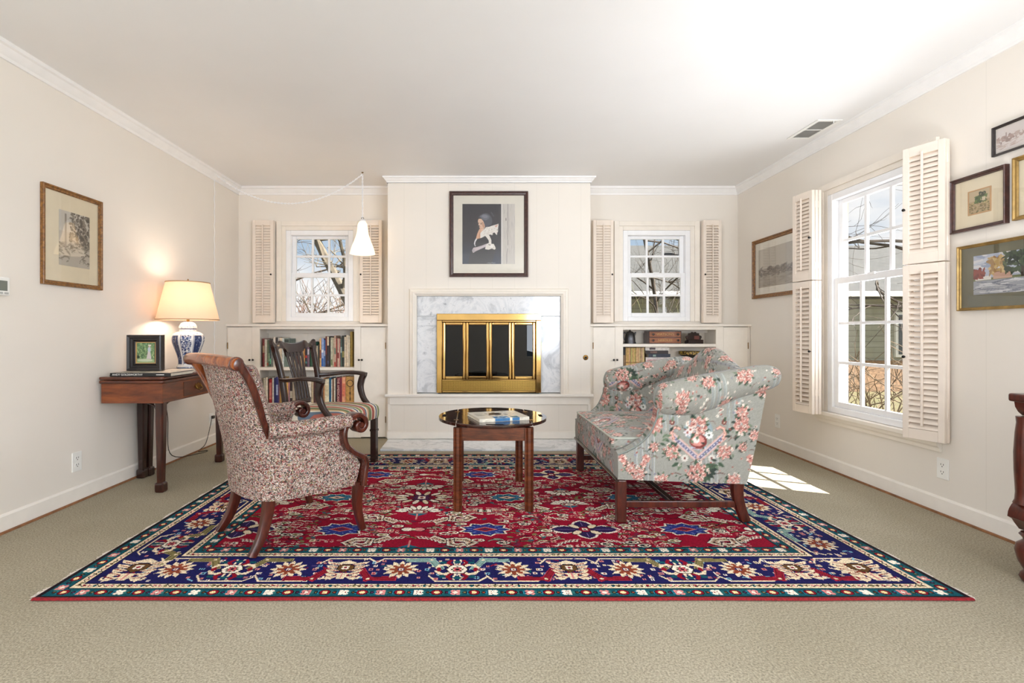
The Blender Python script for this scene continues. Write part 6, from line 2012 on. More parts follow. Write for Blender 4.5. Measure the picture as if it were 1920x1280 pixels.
# abrash: faint bands of tone in the field and navy
def around(d, step, fn, inset=0.0):
    """call fn(x, y, rot, k) along the four sides at distance d from the edge"""
    for side in range(4):
        Ls = (RW if side % 2 == 0 else RH) - 2 * d - 2 * inset
        n = max(1, int(round(Ls / step)))
        for k in range(n):
            t_ = d + inset + (k + 0.5) * Ls / n
            x, y, rot = [(t_, d, 0), (RW - d, t_, math.pi / 2), (RW - t_, RH - d, math.pi), (d, RH - t_, -math.pi / 2)][side]
            fn(x, y, rot, k)
def teal_unit(x, y, rot, k):
    c, q = math.cos(rot), math.sin(rot)
    j = k % 4
    for da, col in ((-0.022, (34, 110, 130)), (0.022, (40, 96, 96)), (-0.012, (24, 60, 80))):
        rc.ell(x + c * da, y + q * da, 0.009, 0.012, col, rot)
    rc.ell(x - c * 0.034, y - q * 0.034, 0.009, 0.009, DARK); rc.ell(x - c * 0.034, y - q * 0.034, 0.005, 0.005, [BROWN, (70, 40, 70), OLIVE, RUST][j])
    if j % 2 == 0:
        rc.ell(x, y, 0.024, 0.019, DARK, rot); rc.ell(x, y, 0.020, 0.0165, REDB, rot); rc.ell(x, y, 0.011, 0.009, (226, 206, 150), rot)
    else:
        flower(x, y, 0.021, [PINK, WHT][(k // 2) % 2], REDB, 4); rc.ell(x, y, 0.008, 0.008, WHT)
around((E[0] + E[1]) / 2, 0.071, teal_unit)
around((E[4] + E[5]) / 2, 0.066, teal_unit)
def guard_unit(x, y, rot, k):
    c, q = math.cos(rot), math.sin(rot)
    s_ = 1 if k % 2 else -1
    rc.line(tf([(-0.022, -0.008 * s_), (0.0, 0.009 * s_), (0.022, -0.008 * s_)], x, y, rot=rot), 0.004, DARK)
    rc.ell(x, y - 0.003 * s_, 0.007, 0.006, [REDB, TEAL, PINK, OLIVE][k % 4], rot)
    rc.ell(x + c * 0.02, y + q * 0.02, 0.006, 0.005, [PINK, BROWN][k % 2], rot)
around((E[1] + E[2]) / 2, 0.046, guard_unit)
around((E[3] + E[4]) / 2 + 0.001, 0.046, guard_unit)
# main navy border
dm = (E[2] + E[3]) / 2
def side_pt(side, t_, o_):
    """t_ along the side, o_ towards the field"""
    return [(t_, dm + o_), (RW - dm - o_, t_), (RW - t_, RH - dm - o_), (dm + o_, RH - t_)][side]
for side in range(4):
    rot = [0, math.pi / 2, math.pi, -math.pi / 2][side]
    Ls = RW if side % 2 == 0 else RH
    if side == 0:
        per = 0.2345
        c0 = px(643, 930 / 446) - RX0
        ks = range(-6, 12)
        pts = [(c0 + k * per, k % 4) for k in ks]
    else:
        n = int(round((Ls - 2 * dm) / 0.235))
        pts = [(dm + (k) * (Ls - 2 * dm) / n, k % 4) for k in range(1, n)]
    pts = [(t_, j) for t_, j in pts if dm - 0.01 < t_ < Ls - dm + 0.01]
    # vine
    zz = []
    for i, (t_, j) in enumerate(pts):
        zz.append(side_pt(side, t_ - 0.06, 0.095 if j in (0,) else (-0.095 if j == 2 else 0.1)))
    for i, (t_, j) in enumerate(pts):
        sgn = 1 if j in (0, 1) else -1
        rc.line([side_pt(side, t_ - 0.115, sgn * 0.055), side_pt(side, t_ - 0.085, sgn * 0.098), side_pt(side, t_ + 0.085, sgn * 0.100), side_pt(side, t_ + 0.115, sgn * 0.07)], 0.008, CREAM)
        for dx, dy in ((-0.105, 0.03), (-0.105, -0.035), (0.105, 0.0), (-0.08, 0.075), (0.085, -0.07), (-0.085, -0.08), (0.11, 0.06), (0.125, -0.035), (-0.125, 0.0)):
            p = side_pt(side, t_ + dx + r_.uniform(-0.006, 0.006), dy)
            flower(p[0], p[1], r_.uniform(0.008, 0.012), [PINK, WHT, CREAM, SKY_, PINK][r_.integers(5)], [REDB, NAVY, DARK][r_.integers(3)])
        for q_ in range(9):
            p = side_pt(side, t_ + r_.uniform(-0.12, 0.12), r_.uniform(-0.1, 0.1))
            flower(p[0], p[1], r_.uniform(0.007, 0.010), [PINK, WHT, CREAM][r_.integers(3)], [REDB, NAVY][r_.integers(2)])
        for q_ in range(6):
            p = side_pt(side, t_ + r_.uniform(-0.12, 0.12), r_.uniform(-0.1, 0.1))
            rc.line([p, (p[0] + r_.uniform(-0.025, 0.025), p[1] + r_.uniform(-0.02, 0.02))], 0.007, [TEAL, (74, 60, 110), SKY_, (24, 24, 60), REDB][r_.integers(5)])
    for t_, j in pts:
        x, y = side_pt(side, t_, 0)
        if j in (1, 3):
            star(x, y, 0.66, rot)
        elif j == 0:
            for sx in (-1, 1):
                p = side_pt(side, t_ + sx * 0.112, -0.080)
                bracket(p[0], p[1], 0.85, (128, 24, 40), -sx, 1, rot)
            palm(x, y, 0.80, rot)
        else:
            for sx in (-1, 1):
                p = side_pt(side, t_ + sx * 0.112, 0.086)
                bracket(p[0], p[1], 0.85, [GREYT, OLIVE][(int(t_ * 3)) % 2], -sx, -1, rot)
            turtle(x, y, 0.80, rot)
        # diagonal corner lines
for cx_, cy_, ax, ay in ((dm, dm, 1, 1), (RW - dm, dm, -1, 1), (dm, RH - dm, 1, -1), (RW - dm, RH - dm, -1, -1)):
    palm(cx_ - ax * 0.0, cy_, 0.95, 0.0)
    rc.line([(cx_ + ax * 0.10, cy_ + ay * 0.04), (cx_ + ax * 0.05, cy_ + ay * 0.10)], 0.008, CREAM)

# ---- field
fm = Chart(RW, RH, RES, (0, 0, 0))      # where motifs already are
def mark(x, y, r):
    fm.ell(x, y, r, r, (1, 1, 1))
FX_0, FX_1, FY_0, FY_1 = E[5], RW - E[5], E[5], RH - E[5]
base_keep = rc.a.copy()
AX = [-1.158 - RX0, -0.296 - RX0, 0.566 - RX0, 1.428 - RX0]
Y0 = 2.507 - RY0
def hook(cx, cy, fx, fy, s=1.0):
    P_ = [(0.055, 0.0), (0.10, 0.035), (0.15, 0.018), (0.205, 0.022), (0.235, 0.055), (0.215, 0.072)]
    Q_ = [(0.13, 0.02), (0.135, 0.07), (0.165, 0.085), (0.185, 0.075)]
    for p, w in ((P_, 0.032), (Q_, 0.026)):
        rc.line(tf(p, cx, cy, s, fx, fy), w + 0.016, DARK); rc.line(tf(p, cx, cy, s, fx, fy), w + 0.007, WHT); rc.line(tf(p, cx, cy, s, fx, fy), w - 0.006, (190, 166, 140))
    for p in (P_, Q_):
        t3 = tf(p, cx, cy, s, fx, fy)
        for a, b_ in zip(t3[:-1], t3[1:]):
            for q in np.arange(0, 1, 0.28):
                rc.ell(a[0] + (b_[0] - a[0]) * q, a[1] + (b_[1] - a[1]) * q, 0.005, 0.005, [DARK, REDB][int(q * 10) % 2])
    for q in (0.07, 0.14, 0.2):
        m_ = tf([(q, 0.03)], cx, cy, s, fx, fy)[0]; mark(m_[0], m_[1], 0.06)
def fan(cx, cy, fy, s=1.0):
    for k in range(9):
        a = math.pi * (k + 0.5) / 9
        x, y = 0.075 * s * math.cos(a) * 1.15, 0.06 * s * math.sin(a) * fy
        rc.ell(cx + x, cy + y, 0.034 * s, 0.017 * s, DARK, math.atan2(y, x)); rc.ell(cx + x, cy + y, 0.029 * s, 0.0125 * s, WHT, math.atan2(y, x))
    rc.ell(cx, cy, 0.05 * s, 0.026 * s, (150, 150, 130)); rc.ell(cx, cy, 0.04 * s, 0.02 * s, REDB); rc.ell(cx, cy, 0.026 * s, 0.014 * s, WHT); rc.ell(cx, cy, 0.012 * s, 0.005 * s, DARK)
    rc.poly([(cx - 0.055 * s, cy - fy * 0.024 * s), (cx + 0.055 * s, cy - fy * 0.024 * s), (cx, cy - fy * 0.06 * s)], (30, 92, 112)); rc.line([(cx, cy - fy * 0.03 * s), (cx, cy - fy * 0.10 * s)], 0.006, PINK)
    mark(cx, cy, 0.12 * s)
def serr(cx, cy, c1, c2, s=1.0):
    n = 18
    pts = []
    for k in range(n):
        a = 2 * math.pi * k / n
        r = 0.105 if k % 2 == 0 else 0.078
        pts.append((r * math.cos(a) * 1.15, r * math.sin(a) * 0.72))
    rc.poly(tf([(1.12 * x, 1.12 * y) for x, y in pts], cx, cy, s), WHT); rc.poly(tf(pts, cx, cy, s), DARK); rc.poly(tf([(0.93 * x, 0.93 * y) for x, y in pts], cx, cy, s), c1)
    rc.poly(tf([(-0.06, 0), (0, 0.03), (0.06, 0), (0, -0.03)], cx, cy, s), PINK); rc.poly(tf([(-0.05, 0), (0, 0.024), (0.05, 0), (0, -0.024)], cx, cy, s), c2); rc.poly(tf([(-0.022, 0), (0, 0.012), (0.022, 0), (0, -0.012)], cx, cy, s), (70, 40, 80))
    for k in range(12):
        a = 2 * math.pi * (k + 0.5) / 12
        rc.line([(cx + 0.06 * s * math.cos(a) * 1.15, cy + 0.06 * s * math.sin(a) * 0.72), (cx + 0.078 * s * math.cos(a) * 1.15, cy + 0.078 * s * math.sin(a) * 0.72)], 0.005, (120, 140, 190))
    mark(cx, cy, 0.13 * s)
def bigflower(cx, cy, cin, s=1.0):
    for k in range(14):
        a = 2 * math.pi * k / 14
        x, y = 0.105 * s * math.cos(a) * 1.15, 0.075 * s * math.sin(a)
        rc.ell(cx + x, cy + y, 0.040 * s, 0.018 * s, DARK, math.atan2(y, x)); rc.ell(cx + x, cy + y, 0.034 * s, 0.0135 * s, CREAM if k % 2 else WHT, math.atan2(y, x))
    rc.poly(tf(starpoly(0.07, 0.04, 8, 1.1), cx, cy, s), DARK); rc.poly(tf(starpoly(0.06, 0.034, 8, 1.1), cx, cy, s), cin); flower(cx, cy, 0.026 * s, WHT, REDB)
    mark(cx, cy, 0.14 * s)
def medal(cx, cy, s=1.0):
    for a in (0, math.pi / 2, math.pi, -math.pi / 2):
        L_ = 0.17 if abs(math.cos(a)) > 0.5 else 0.11
        P_ = [(0.03, -0.02), (L_ * 0.55, -0.042), (L_ * 0.8, -0.03), (L_, 0), (L_ * 0.8, 0.03), (L_ * 0.55, 0.042), (0.03, 0.02)]
        rc.poly(tf([(1.07 * x + 0.002, 1.28 * y) for x, y in P_], cx, cy, s, rot=a), WHT); rc.poly(tf(P_, cx, cy, s, rot=a), (44, 30, 70)); rc.line(tf([(0.05, 0), (L_ * 0.8, 0)], cx, cy, s, rot=a), 0.007, (110, 90, 140))
    for k in range(4):
        a = math.pi / 4 + k * math.pi / 2
        rc.ell(cx + 0.065 * s * math.cos(a), cy + 0.055 * s * math.sin(a), 0.034 * s, 0.022 * s, DARK, a); rc.ell(cx + 0.065 * s * math.cos(a), cy + 0.055 * s * math.sin(a), 0.029 * s, 0.017 * s, CREAM, a)
    rc.ell(cx, cy, 0.026 * s, 0.022 * s, REDB); flower(cx, cy, 0.016 * s, WHT, DARK)
    mark(cx, cy, 0.16 * s)
def snow(cx, cy, s=1.0):
    for sx in (-1, 1):
        for k in range(5):
            rc.line(tf([(sx * 0.015, -0.05 + 0.024 * k), (sx * 0.06, -0.035 + 0.022 * k), (sx * (0.11 - 0.012 * abs(k - 2)), -0.05 + 0.026 * k)], cx, cy, s), 0.011, [WHT, PINK, CREAM, WHT, PINK][k])
            rc.line(tf([(sx * 0.03, -0.043 + 0.024 * k), (sx * 0.09, -0.034 + 0.022 * k)], cx, cy, s), 0.004, DARK)
    rc.rect(cx - 0.04 * s, cx + 0.04 * s, cy - 0.018 * s, cy + 0.018 * s, DARK); rc.rect(cx - 0.034 * s, cx + 0.034 * s, cy - 0.013 * s, cy + 0.013 * s, WHT); flower(cx, cy, 0.016 * s, (120, 110, 90), DARK)
    mark(cx, cy, 0.12 * s)
def frond(cx, cy, fx, fy, s=1.0):
    P_ = [(0.02, 0.0), (0.06, 0.015), (0.11, 0.045)]
    for k, q in enumerate(np.linspace(0, 1, 6)):
        x = 0.02 + 0.1 * q; y = 0.05 * q * q
        t3 = tf([(x, y), (x + 0.012, y + 0.026), (x + 0.022, y + 0.022)], cx, cy, s, fx, fy)
        rc.line(t3, 0.011, DARK); rc.line(t3, 0.0065, WHT)
    t3 = tf([(0.01, 0.0), (0.07, 0.012), (0.13, 0.05)], cx, cy, s, fx, fy); rc.line(t3, 0.006, PINK)
    m_ = tf([(0.07, 0.02)], cx, cy, s, fx, fy)[0]; mark(m_[0], m_[1], 0.055)
# dark tracery of stems
for ax in AX:
    for row in range(-1, 5):
        yc = Y0 + row * 0.4825
        for sx in (-1, 1):
            rc.line([(ax, yc), (ax + sx * 0.1, yc + 0.045), (ax + sx * 0.2, yc + 0.15), (ax + sx * 0.43, yc + 0.24)], 0.006, (70, 20, 30)); rc.line([(ax, yc), (ax + sx * 0.1, yc - 0.045), (ax + sx * 0.2, yc - 0.15), (ax + sx * 0.43, yc - 0.24)], 0.006, (70, 20, 30))
            rc.line([(ax + sx * 0.02, yc), (ax + sx * 0.43, yc)], 0.005, (84, 24, 34))
for ai, ax in enumerate(AX):
    alt = (ai % 2 == 1)
    for row in range(-1, 4):
        ye = Y0 + row * 0.965
        yo = ye + 0.4825
        if alt:
            rc.ell(ax - 0.03, ye, 0.034, 0.026, DARK); rc.ell(ax + 0.03, ye, 0.034, 0.026, DARK); rc.ell(ax - 0.03, ye, 0.028, 0.021, WHT); rc.ell(ax + 0.03, ye, 0.028, 0.021, PINK); rc.ell(ax, ye, 0.012, 0.012, (196, 190, 150)); mark(ax, ye, 0.08)
            bigflower(ax, yo, (76, 34, 70), 1.05)
            fan(ax, ye + 0.245, 1, 1.1); fan(ax, ye - 0.245 + 0.0, -1, 1.1)
            fan(ax, ye + 0.72, -1, 1.0) if False else None
            for sx in (-1, 1):
                hook(ax + sx * 0.06, ye + 0.105, sx, 1); hook(ax + sx * 0.06, ye - 0.105, sx, -1)
                frond(ax + sx * 0.01, ye + 0.085, sx, 1); frond(ax + sx * 0.01, ye - 0.085, sx, -1)
        else:
            medal(ax, ye, 1.0)
            fan(ax, yo + 0.12, -1, 0.95); fan(ax, yo - 0.12, 1, 0.95)
            for sx in (-1, 1):
                hook(ax + sx * 0.10, yo - 0.19, sx, 1, 0.95); hook(ax + sx * 0.10, yo + 0.19, sx, -1, 0.95)
                frond(ax + sx * 0.04, ye + 0.12, sx, 1); frond(ax + sx * 0.04, ye - 0.12, sx, -1)
        for sx in (-1, 1):
            if alt:
                serr(ax + sx * 0.362, ye, (44, 52, 120), REDB, 1.05)
                serr(ax + sx * 0.51, yo, (34, 96, 116), CREAM, 0.9)
                snow(ax + sx * 0.37, ye + 0.26, 1.0); snow(ax + sx * 0.37, ye - 0.26, 1.0)
# small filling motifs, mirrored about the axes
for k in range(12000):
    x, y = r_.uniform(FX_0, FX_1), r_.uniform(FY_0, FY_1)
    i, j = min(fm.nx - 1, int(x / RES)), min(fm.ny - 1, int(y / RES))
    if fm.a[j, i, 0] > 0:
        continue
    t_ = r_.choice([0, 1, 2, 2, 3, 3, 4, 4, 5, 5, 6, 6])
    if t_ == 0:
        flower(x, y, r_.uniform(0.012, 0.018), [WHT, PINK, CREAM][r_.integers(3)], [DARK, REDB, OLIVE][r_.integers(3)]); mark(x, y, 0.021)
    elif t_ == 1:
        rc.ell(x, y, 0.036, 0.021, DARK); rc.ell(x, y, 0.031, 0.017, WHT); rc.ell(x, y, 0.022, 0.011, [DARK, OLIVE, REDB][r_.integers(3)]); rc.ell(x + 0.006, y, 0.008, 0.006, CREAM); mark(x, y, 0.036)
    elif t_ == 2:
        for dx, dy in ((-0.012, -0.01), (0.012, -0.01), (-0.012, 0.01), (0.012, 0.01)):
            rc.line([(x + dx - 0.006, y + dy + 0.003), (x + dx + 0.002, y + dy - 0.003), (x + dx + 0.006, y + dy + 0.003)], 0.005, [WHT, PINK][r_.integers(2)])
        mark(x, y, 0.023)
    elif t_ == 3:
        a = r_.choice([-1, 1]); rc.line([(x, y), (x + 0.022 * a, y + 0.014), (x + 0.045 * a, y + 0.012)], 0.012, DARK); rc.line([(x, y), (x + 0.022 * a, y + 0.014), (x + 0.045 * a, y + 0.012)], 0.0065, [CREAM, (150, 160, 140), OLIVE][r_.integers(3)]); mark(x + 0.02 * a, y + 0.008, 0.025)
    elif t_ == 4:
        rc.ell(x, y, 0.016, 0.010, [OLIVE, (92, 60, 66), (60, 90, 96), (110, 34, 60)][r_.integers(4)], r_.uniform(0, 3)); mark(x, y, 0.018)
    elif t_ == 5:
        rc.ell(x, y, 0.012, 0.007, PINK); rc.ell(x, y, 0.006, 0.004, DARK); mark(x, y, 0.016)
    else:
        c_ = [DARK, WHT, (96, 30, 44)][r_.integers(3)]
        rc.line([(x - 0.02, y), (x, y + 0.01 * r_.choice([-1, 1])), (x + 0.02, y)], 0.005, c_); mark(x, y, 0.018)
# clip: everything outside the field keeps the border
keep = np.ones((rc.ny, rc.nx), bool)
i0, i1, j0, j1 = int(FX_0 / RES), int(FX_1 / RES), int(FY_0 / RES), int(FY_1 / RES)
keep[j0:j1, i0:i1] = False
rc.a[keep] = base_keep[keep]
# wool tone: knots vary, rows drift (abrash)
drift = 1 + 0.07 * np.sin(np.linspace(0, 19, rc.ny))[:, None, None] + 0.04 * np.sin(np.linspace(0, 47, rc.ny) + 1)[:, None, None]
rc.a = np.clip(rc.a * drift, 0, 255)
rc.speckle(0.13)
m_rug = pattern_mat('wool_knots', 0.9, 0.35, 420, sheen=0.0, spec=0.08)
rug = thing('oriental_rug', 'large crimson and navy hand-knotted oriental rug with floral borders under the seating', 'rug', ((RX0 + RX1) / 2, (RY0 + RY1) / 2, 0))
def skew_x(X, Y):
    # right edge drifts a little
    t_ = Y / RH
    return RX0 + X * (1 + (0.030 * (1 - t_) - 0.012 * t_) / RW)
chart_mesh(rc, 'knotted_pile', m_rug, rug, lambda X, Y: (skew_x(X, Y) + 0.004 * np.sin(Y * 5) * 0, RY0 + Y, 0.0085 + 0.0009 * np.sin(X * 2.1 + 1) * np.sin(Y * 2.7)), world=True)
bx_ = MB()
bx_.box(RX0 + 0.004, RX1, RY0 + 0.002, RY1 - 0.002, 0.0005, 0.0035)
bx_.build('woven_backing', plain('rug_backing', (120, 96, 84), 0.9), rug, world=True)
for yy, nm in ((RY0, 'front'), (RY1, 'back')):
    xx = np.linspace(RX0, RX1 + (0.03 if nm == 'front' else -0.012), 160)
    b = MB(); b.sweep([(x, yy + (0.005 if nm == 'front' else -0.005) + 0.0015 * math.sin(x * 9), 0.0051) for x in xx], circ(0.0095, 0.0048, 12))
    b.build('red_selvage', plain('red_overcast_wool', (128, 14, 24), 0.9, var=0.25, scale=150), rug, world=True, smooth=60)
m_fringe = plain('cotton_fringe', (206, 194, 182), 0.95)
for side, x0 in ((-1, RX0), (1, RX1)):
    b = MB()
    for k in range(760):
        y = RY0 + 0.01 + (RH - 0.02) * k / 759
        xs_ = x0 if side < 0 else float(skew_x(np.array(RW), np.array(y - RY0)))
        L_ = random.uniform(0.008, 0.022) + 0.006 * math.sin(k * 0.11); dy = random.uniform(-0.010, 0.010)
        b.tube([(xs_ - side * 0.004, y, 0.006), (xs_ + side * L_ * 0.5, y + dy * 0.4, 0.004), (xs_ + side * L_, y + dy, 0.0022)], 0.0014, 4)
    b.build('cotton_fringe', m_fringe, rug, world=True)
# ------------------------------------------------------------------ framed pictures
def wall_thing(name, label, cat, x, y, z, th, group=None):
    return thing(name, label, cat, (x, y, z), th, group)

def picture(label, loc, th, w, h, fw, fmat, depth, matc, img, paint, imat=None, fillet=None, name='framed_picture', group='pictures on the walls'):
    """w, h outer size; loc = centre on the wall; img = (cx, cy, iw, ih) of the image from the outer centre"""
    t = thing(name, label, 'picture', loc, th, group)
    ow, oh = w - 2 * fw, h - 2 * fw
    b = MB()
    prof = [(0, depth * 0.35), (fw * 0.12, depth * 0.42), (fw * 0.2, depth * 0.62), (fw * 0.55, depth * 0.70), (fw * 0.7, depth * 0.98), (fw * 0.92, depth), (fw, depth * 0.9), (fw, 0.002)]
    frame_sweep(b, ow, oh, prof)
    b.build('frame', fmat, t)
    b = MB(); b.box(-ow / 2 - 0.003, ow / 2 + 0.003, -depth * 0.26, -0.003, -oh / 2 - 0.003, oh / 2 + 0.003)
    b.build('mat_board', matc, t)
    cx, cy, iw, ih = img
    res = max(iw, ih) / (280 if paint.__name__ == 'p_cat' else 180)
    ch = Chart(iw, ih, res, (200, 190, 170))
    paint(ch, iw, ih)
    chart_mesh(ch, 'print', M['canvas'], t, lambda X, Y: (X - iw / 2 + cx, np.full_like(X, -depth * 0.26 - 0.0012), Y - ih / 2 + cy))
    if fillet:
        b = MB(); frame_sweep(b, iw - 0.001, ih - 0.001, [(0, 0.0), (0.0, 0.003), (0.005, 0.003), (0.006, 0)], -depth * 0.26 - 0.0002); b.rot(Matrix.Translation((cx, 0, cy)))
        b.build('fillet', fillet, t)
    b = MB(); b.box(-ow / 2 - 0.001, ow / 2 + 0.001, -depth * 0.34 - 0.0015, -depth * 0.34, -oh / 2 - 0.001, oh / 2 + 0.001)
    b.build('picture_glass', M['picture_glass'], t)
    return t
gilt = wood('antique_gilt_brown', (74, 44, 18), (128, 84, 34), (168, 118, 56), axis=(3, 3, 3), scale=10, rough=0.4, coat=0.1)
gold = plain('gold_leaf_frame', (154, 124, 70), 0.38, metal=0.5, var=0.15, scale=25)
walnut = wood('walnut_frame', (44, 22, 18), (66, 36, 30), (86, 50, 42), axis=(3, 3, 3), scale=6)
blackf = plain('black_brown_frame', (46, 38, 36), 0.4, var=0.15)
mat_cream = plain('cream_mat', (228, 214, 184), 0.8, var=0.015)
mat_white = plain('ivory_mat', (226, 220, 206), 0.8, var=0.015)
mat_green = plain('moss_green_mat', (104, 100, 78), 0.85, var=0.04)
rp = np.random.default_rng(4)
def blobs(ch, n, x0, x1, y0, y1, rx, ry, cols, rot=3.0):
    for k in range(n):
        ch.ell(rp.uniform(x0, x1), rp.uniform(y0, y1), rp.uniform(*rx), rp.uniform(*ry), cols[rp.integers(len(cols))], rp.uniform(-rot, rot), 12)

def p_etching(ch, w, h):
    ch.a[:] = (186, 178, 164)
    ch.rect(0, w, h * 0.62, h, (196, 190, 178))
    blobs(ch, 220, w * 0.35, w, h * 0.35, h * 1.0, (w * .02, w * .06), (h * .01, h * .035), [(120, 112, 100), (100, 92, 82), (140, 132, 118), (86, 80, 72)])
    blobs(ch, 120, 0, w, h * 0.08, h * 0.42, (w * .03, w * .09), (h * .004, h * .016), [(128, 120, 106), (150, 142, 128), (108, 100, 88)], 0.8)
    ch.poly([(w * .25, 0), (w * .6, 0), (w * .72, h * .22), (w * .6, h * .3), (w * .4, h * .24)], (182, 174, 160))
    ch.rect(w * .18, w * .24, h * .3, h * .95, (140, 132, 120)); ch.blur(1)
picture('gilt-framed grey etching of trees with a wide cream mat on the left wall', (xl(2.9), 2.905, (1.8215 + 1.2675) / 2), TL, 0.428, 0.554, 0.026, gilt, 0.022, mat_cream, (0.012, 0.0, 0.222, 0.315), p_etching)

def p_cat(ch, w, h):
    # a seated figure in a grey bonnet holding a white cat against a dark doorway
    def Q(*pts):
        return [((x - 200) / 720 * w, (1 - (y - 245) / 820) * h) for x, y in pts]
    def E(x, y, rx, ry, c, rot=0.0):
        ch.ell((x - 200) / 720 * w, (1 - (y - 245) / 820) * h, rx / 720 * w, ry / 820 * h, c, rot)
    ch.a[:] = (54, 52, 58)
    g_ = np.linspace(0, 1, ch.ny)[:, None, None]
    ch.a = ch.a * (0.9 + 0.12 * g_) + np.array([-6.0, 4.0, 22.0]) * np.clip(1 - g_ * 2.4, 0, 1)
    ch.poly(Q((732, 245), (920, 245), (920, 1065), (732, 1065)), (204, 198, 190)); ch.poly(Q((732, 245), (745, 245), (745, 1065), (732, 1065)), (228, 224, 218))
    ch.line(Q((822, 245), (822, 560), (820, 700), (824, 830), (808, 930), (806, 1065)), w * 0.008, (120, 114, 112)); E(798, 455, 5, 22, (96, 90, 86))
    blobs(ch, 60, w * .75, w, 0, h, (w * .002, w * .004), (h * .03, h * .09), [(192, 186, 180), (214, 208, 202), (184, 178, 174)], 0.05)
    ch.poly(Q((300, 930), (340, 860), (390, 700), (420, 600), (600, 540), (640, 700), (660, 860), (600, 1065), (280, 1065)), (48, 46, 52))
    # bonnet
    ch.poly(Q((418, 452), (432, 408), (470, 380), (515, 368), (562, 382), (598, 425), (610, 478), (598, 525), (560, 548), (520, 560), (505, 530), (488, 488), (462, 452)), (84, 84, 94))
    ch.poly(Q((440, 415), (480, 385), (530, 382), (570, 410), (560, 450), (520, 470), (480, 460), (460, 440)), (108, 110, 120)); E(505, 415, 40, 22, (128, 130, 140), -0.2)
    for x, y in ((598, 365), (612, 385), (625, 408)):
        E(x, y, 10, 9, (74, 74, 82)); E(x - 3, y - 4, 4, 4, (120, 120, 128))
    ch.poly(Q((400, 455), (425, 430), (458, 436), (470, 458), (430, 452)), (58, 48, 46))
    # face in three-quarter view
    ch.poly(Q((424, 448), (458, 446), (484, 478), (500, 518), (511, 556), (492, 574), (458, 580), (434, 572), (430, 552), (438, 540), (424, 522), (416, 505), (411, 474)), (220, 184, 158))
    ch.poly(Q((470, 480), (496, 515), (508, 555), (488, 570), (470, 540)), (198, 152, 126)); E(458, 517, 13, 5, (96, 66, 56)); E(424, 506, 6, 5, (110, 78, 66)); ch.line(Q((445, 504), (470, 503)), w * .006, (120, 84, 70)); E(440, 556, 9, 4, (178, 104, 96)); E(428, 528, 7, 10, (232, 200, 176))
    # hand and forearm under the chin
    ch.poly(Q((436, 582), (462, 572), (492, 572), (498, 606), (470, 622), (452, 640), (446, 712), (402, 722), (386, 716), (402, 655), (420, 612)), (214, 168, 138))
    ch.poly(Q((452, 590), (490, 580), (494, 600), (460, 612)), (228, 190, 164)); ch.line(Q((440, 640), (432, 706)), w * .012, (184, 134, 106))
    ch.poly(Q((386, 716), (402, 724), (380, 762), (372, 800), (386, 828), (368, 814), (358, 786), (366, 750)), (222, 220, 222))
    # cat
    ch.poly(Q((445, 648), (462, 622), (500, 592), (522, 562), (566, 556), (612, 540), (642, 532), (664, 526), (694, 514), (692, 548), (688, 580), (686, 622), (678, 640), (672, 672), (654, 652), (640, 634), (622, 640), (600, 664), (562, 666), (578, 694), (596, 738), (598, 786), (578, 796), (560, 782), (560, 742), (522, 690), (508, 682), (470, 704), (446, 712)), (232, 226, 218))
    ch.poly(Q((640, 545), (668, 530), (690, 520), (676, 552), (658, 566)), (212, 172, 158)); E(676, 598, 5, 6, (84, 74, 66)); E(672, 640, 6, 4, (196, 150, 140))
    blobs(ch, 50, w * .38, w * .62, h * .48, h * .62, (w * .006, w * .02), (h * .002, h * .006), [(206, 198, 190), (246, 242, 236), (214, 200, 188)], 0.8)
    ch.line(Q((520, 640), (560, 664), (600, 660)), w * .006, (190, 180, 172)); ch.line(Q((575, 700), (582, 760)), w * .006, (196, 188, 180))
    # sleeve below and the cat's hind paws
    ch.poly(Q((334, 870), (352, 842), (402, 832), (470, 812), (532, 786), (546, 792), (536, 822), (470, 852), (384, 890), (346, 916)), (196, 182, 186)); E(350, 885, 18, 24, (176, 166, 172), 0.5); ch.line(Q((380, 862), (460, 838), (525, 808)), w * .01, (216, 206, 208))
    ch.poly(Q((510, 862), (520, 812), (548, 780), (590, 790), (628, 790), (648, 826), (656, 856), (640, 870), (604, 852), (560, 870)), (230, 224, 216)); E(600, 820, 22, 18, (242, 238, 232)); ch.line(Q((560, 800), (580, 806)), w * .012, (60, 56, 58)); ch.line(Q((610, 860), (630, 838)), w * .006, (190, 182, 174))
    ch.line(Q((540, 1055), (560, 1044), (580, 1058), (600, 1046), (612, 1040), (620, 1056), (650, 1048)), h * .004, (168, 168, 176))
cx_, cz_ = (px(843, YC) + px(989.5, YC)) / 2, (pz(359.5, YC) + pz(519.5, YC)) / 2
picture('large walnut-framed picture of a bonneted figure holding a white cat, above the fireplace', (cx_, YC - 0.0008, cz_), 0, 147 / 202.0, 160 / 202.0, 0.037, walnut, 0.026, mat_white, (-0.0, 0.003, 0.487, 0.556), p_cat)

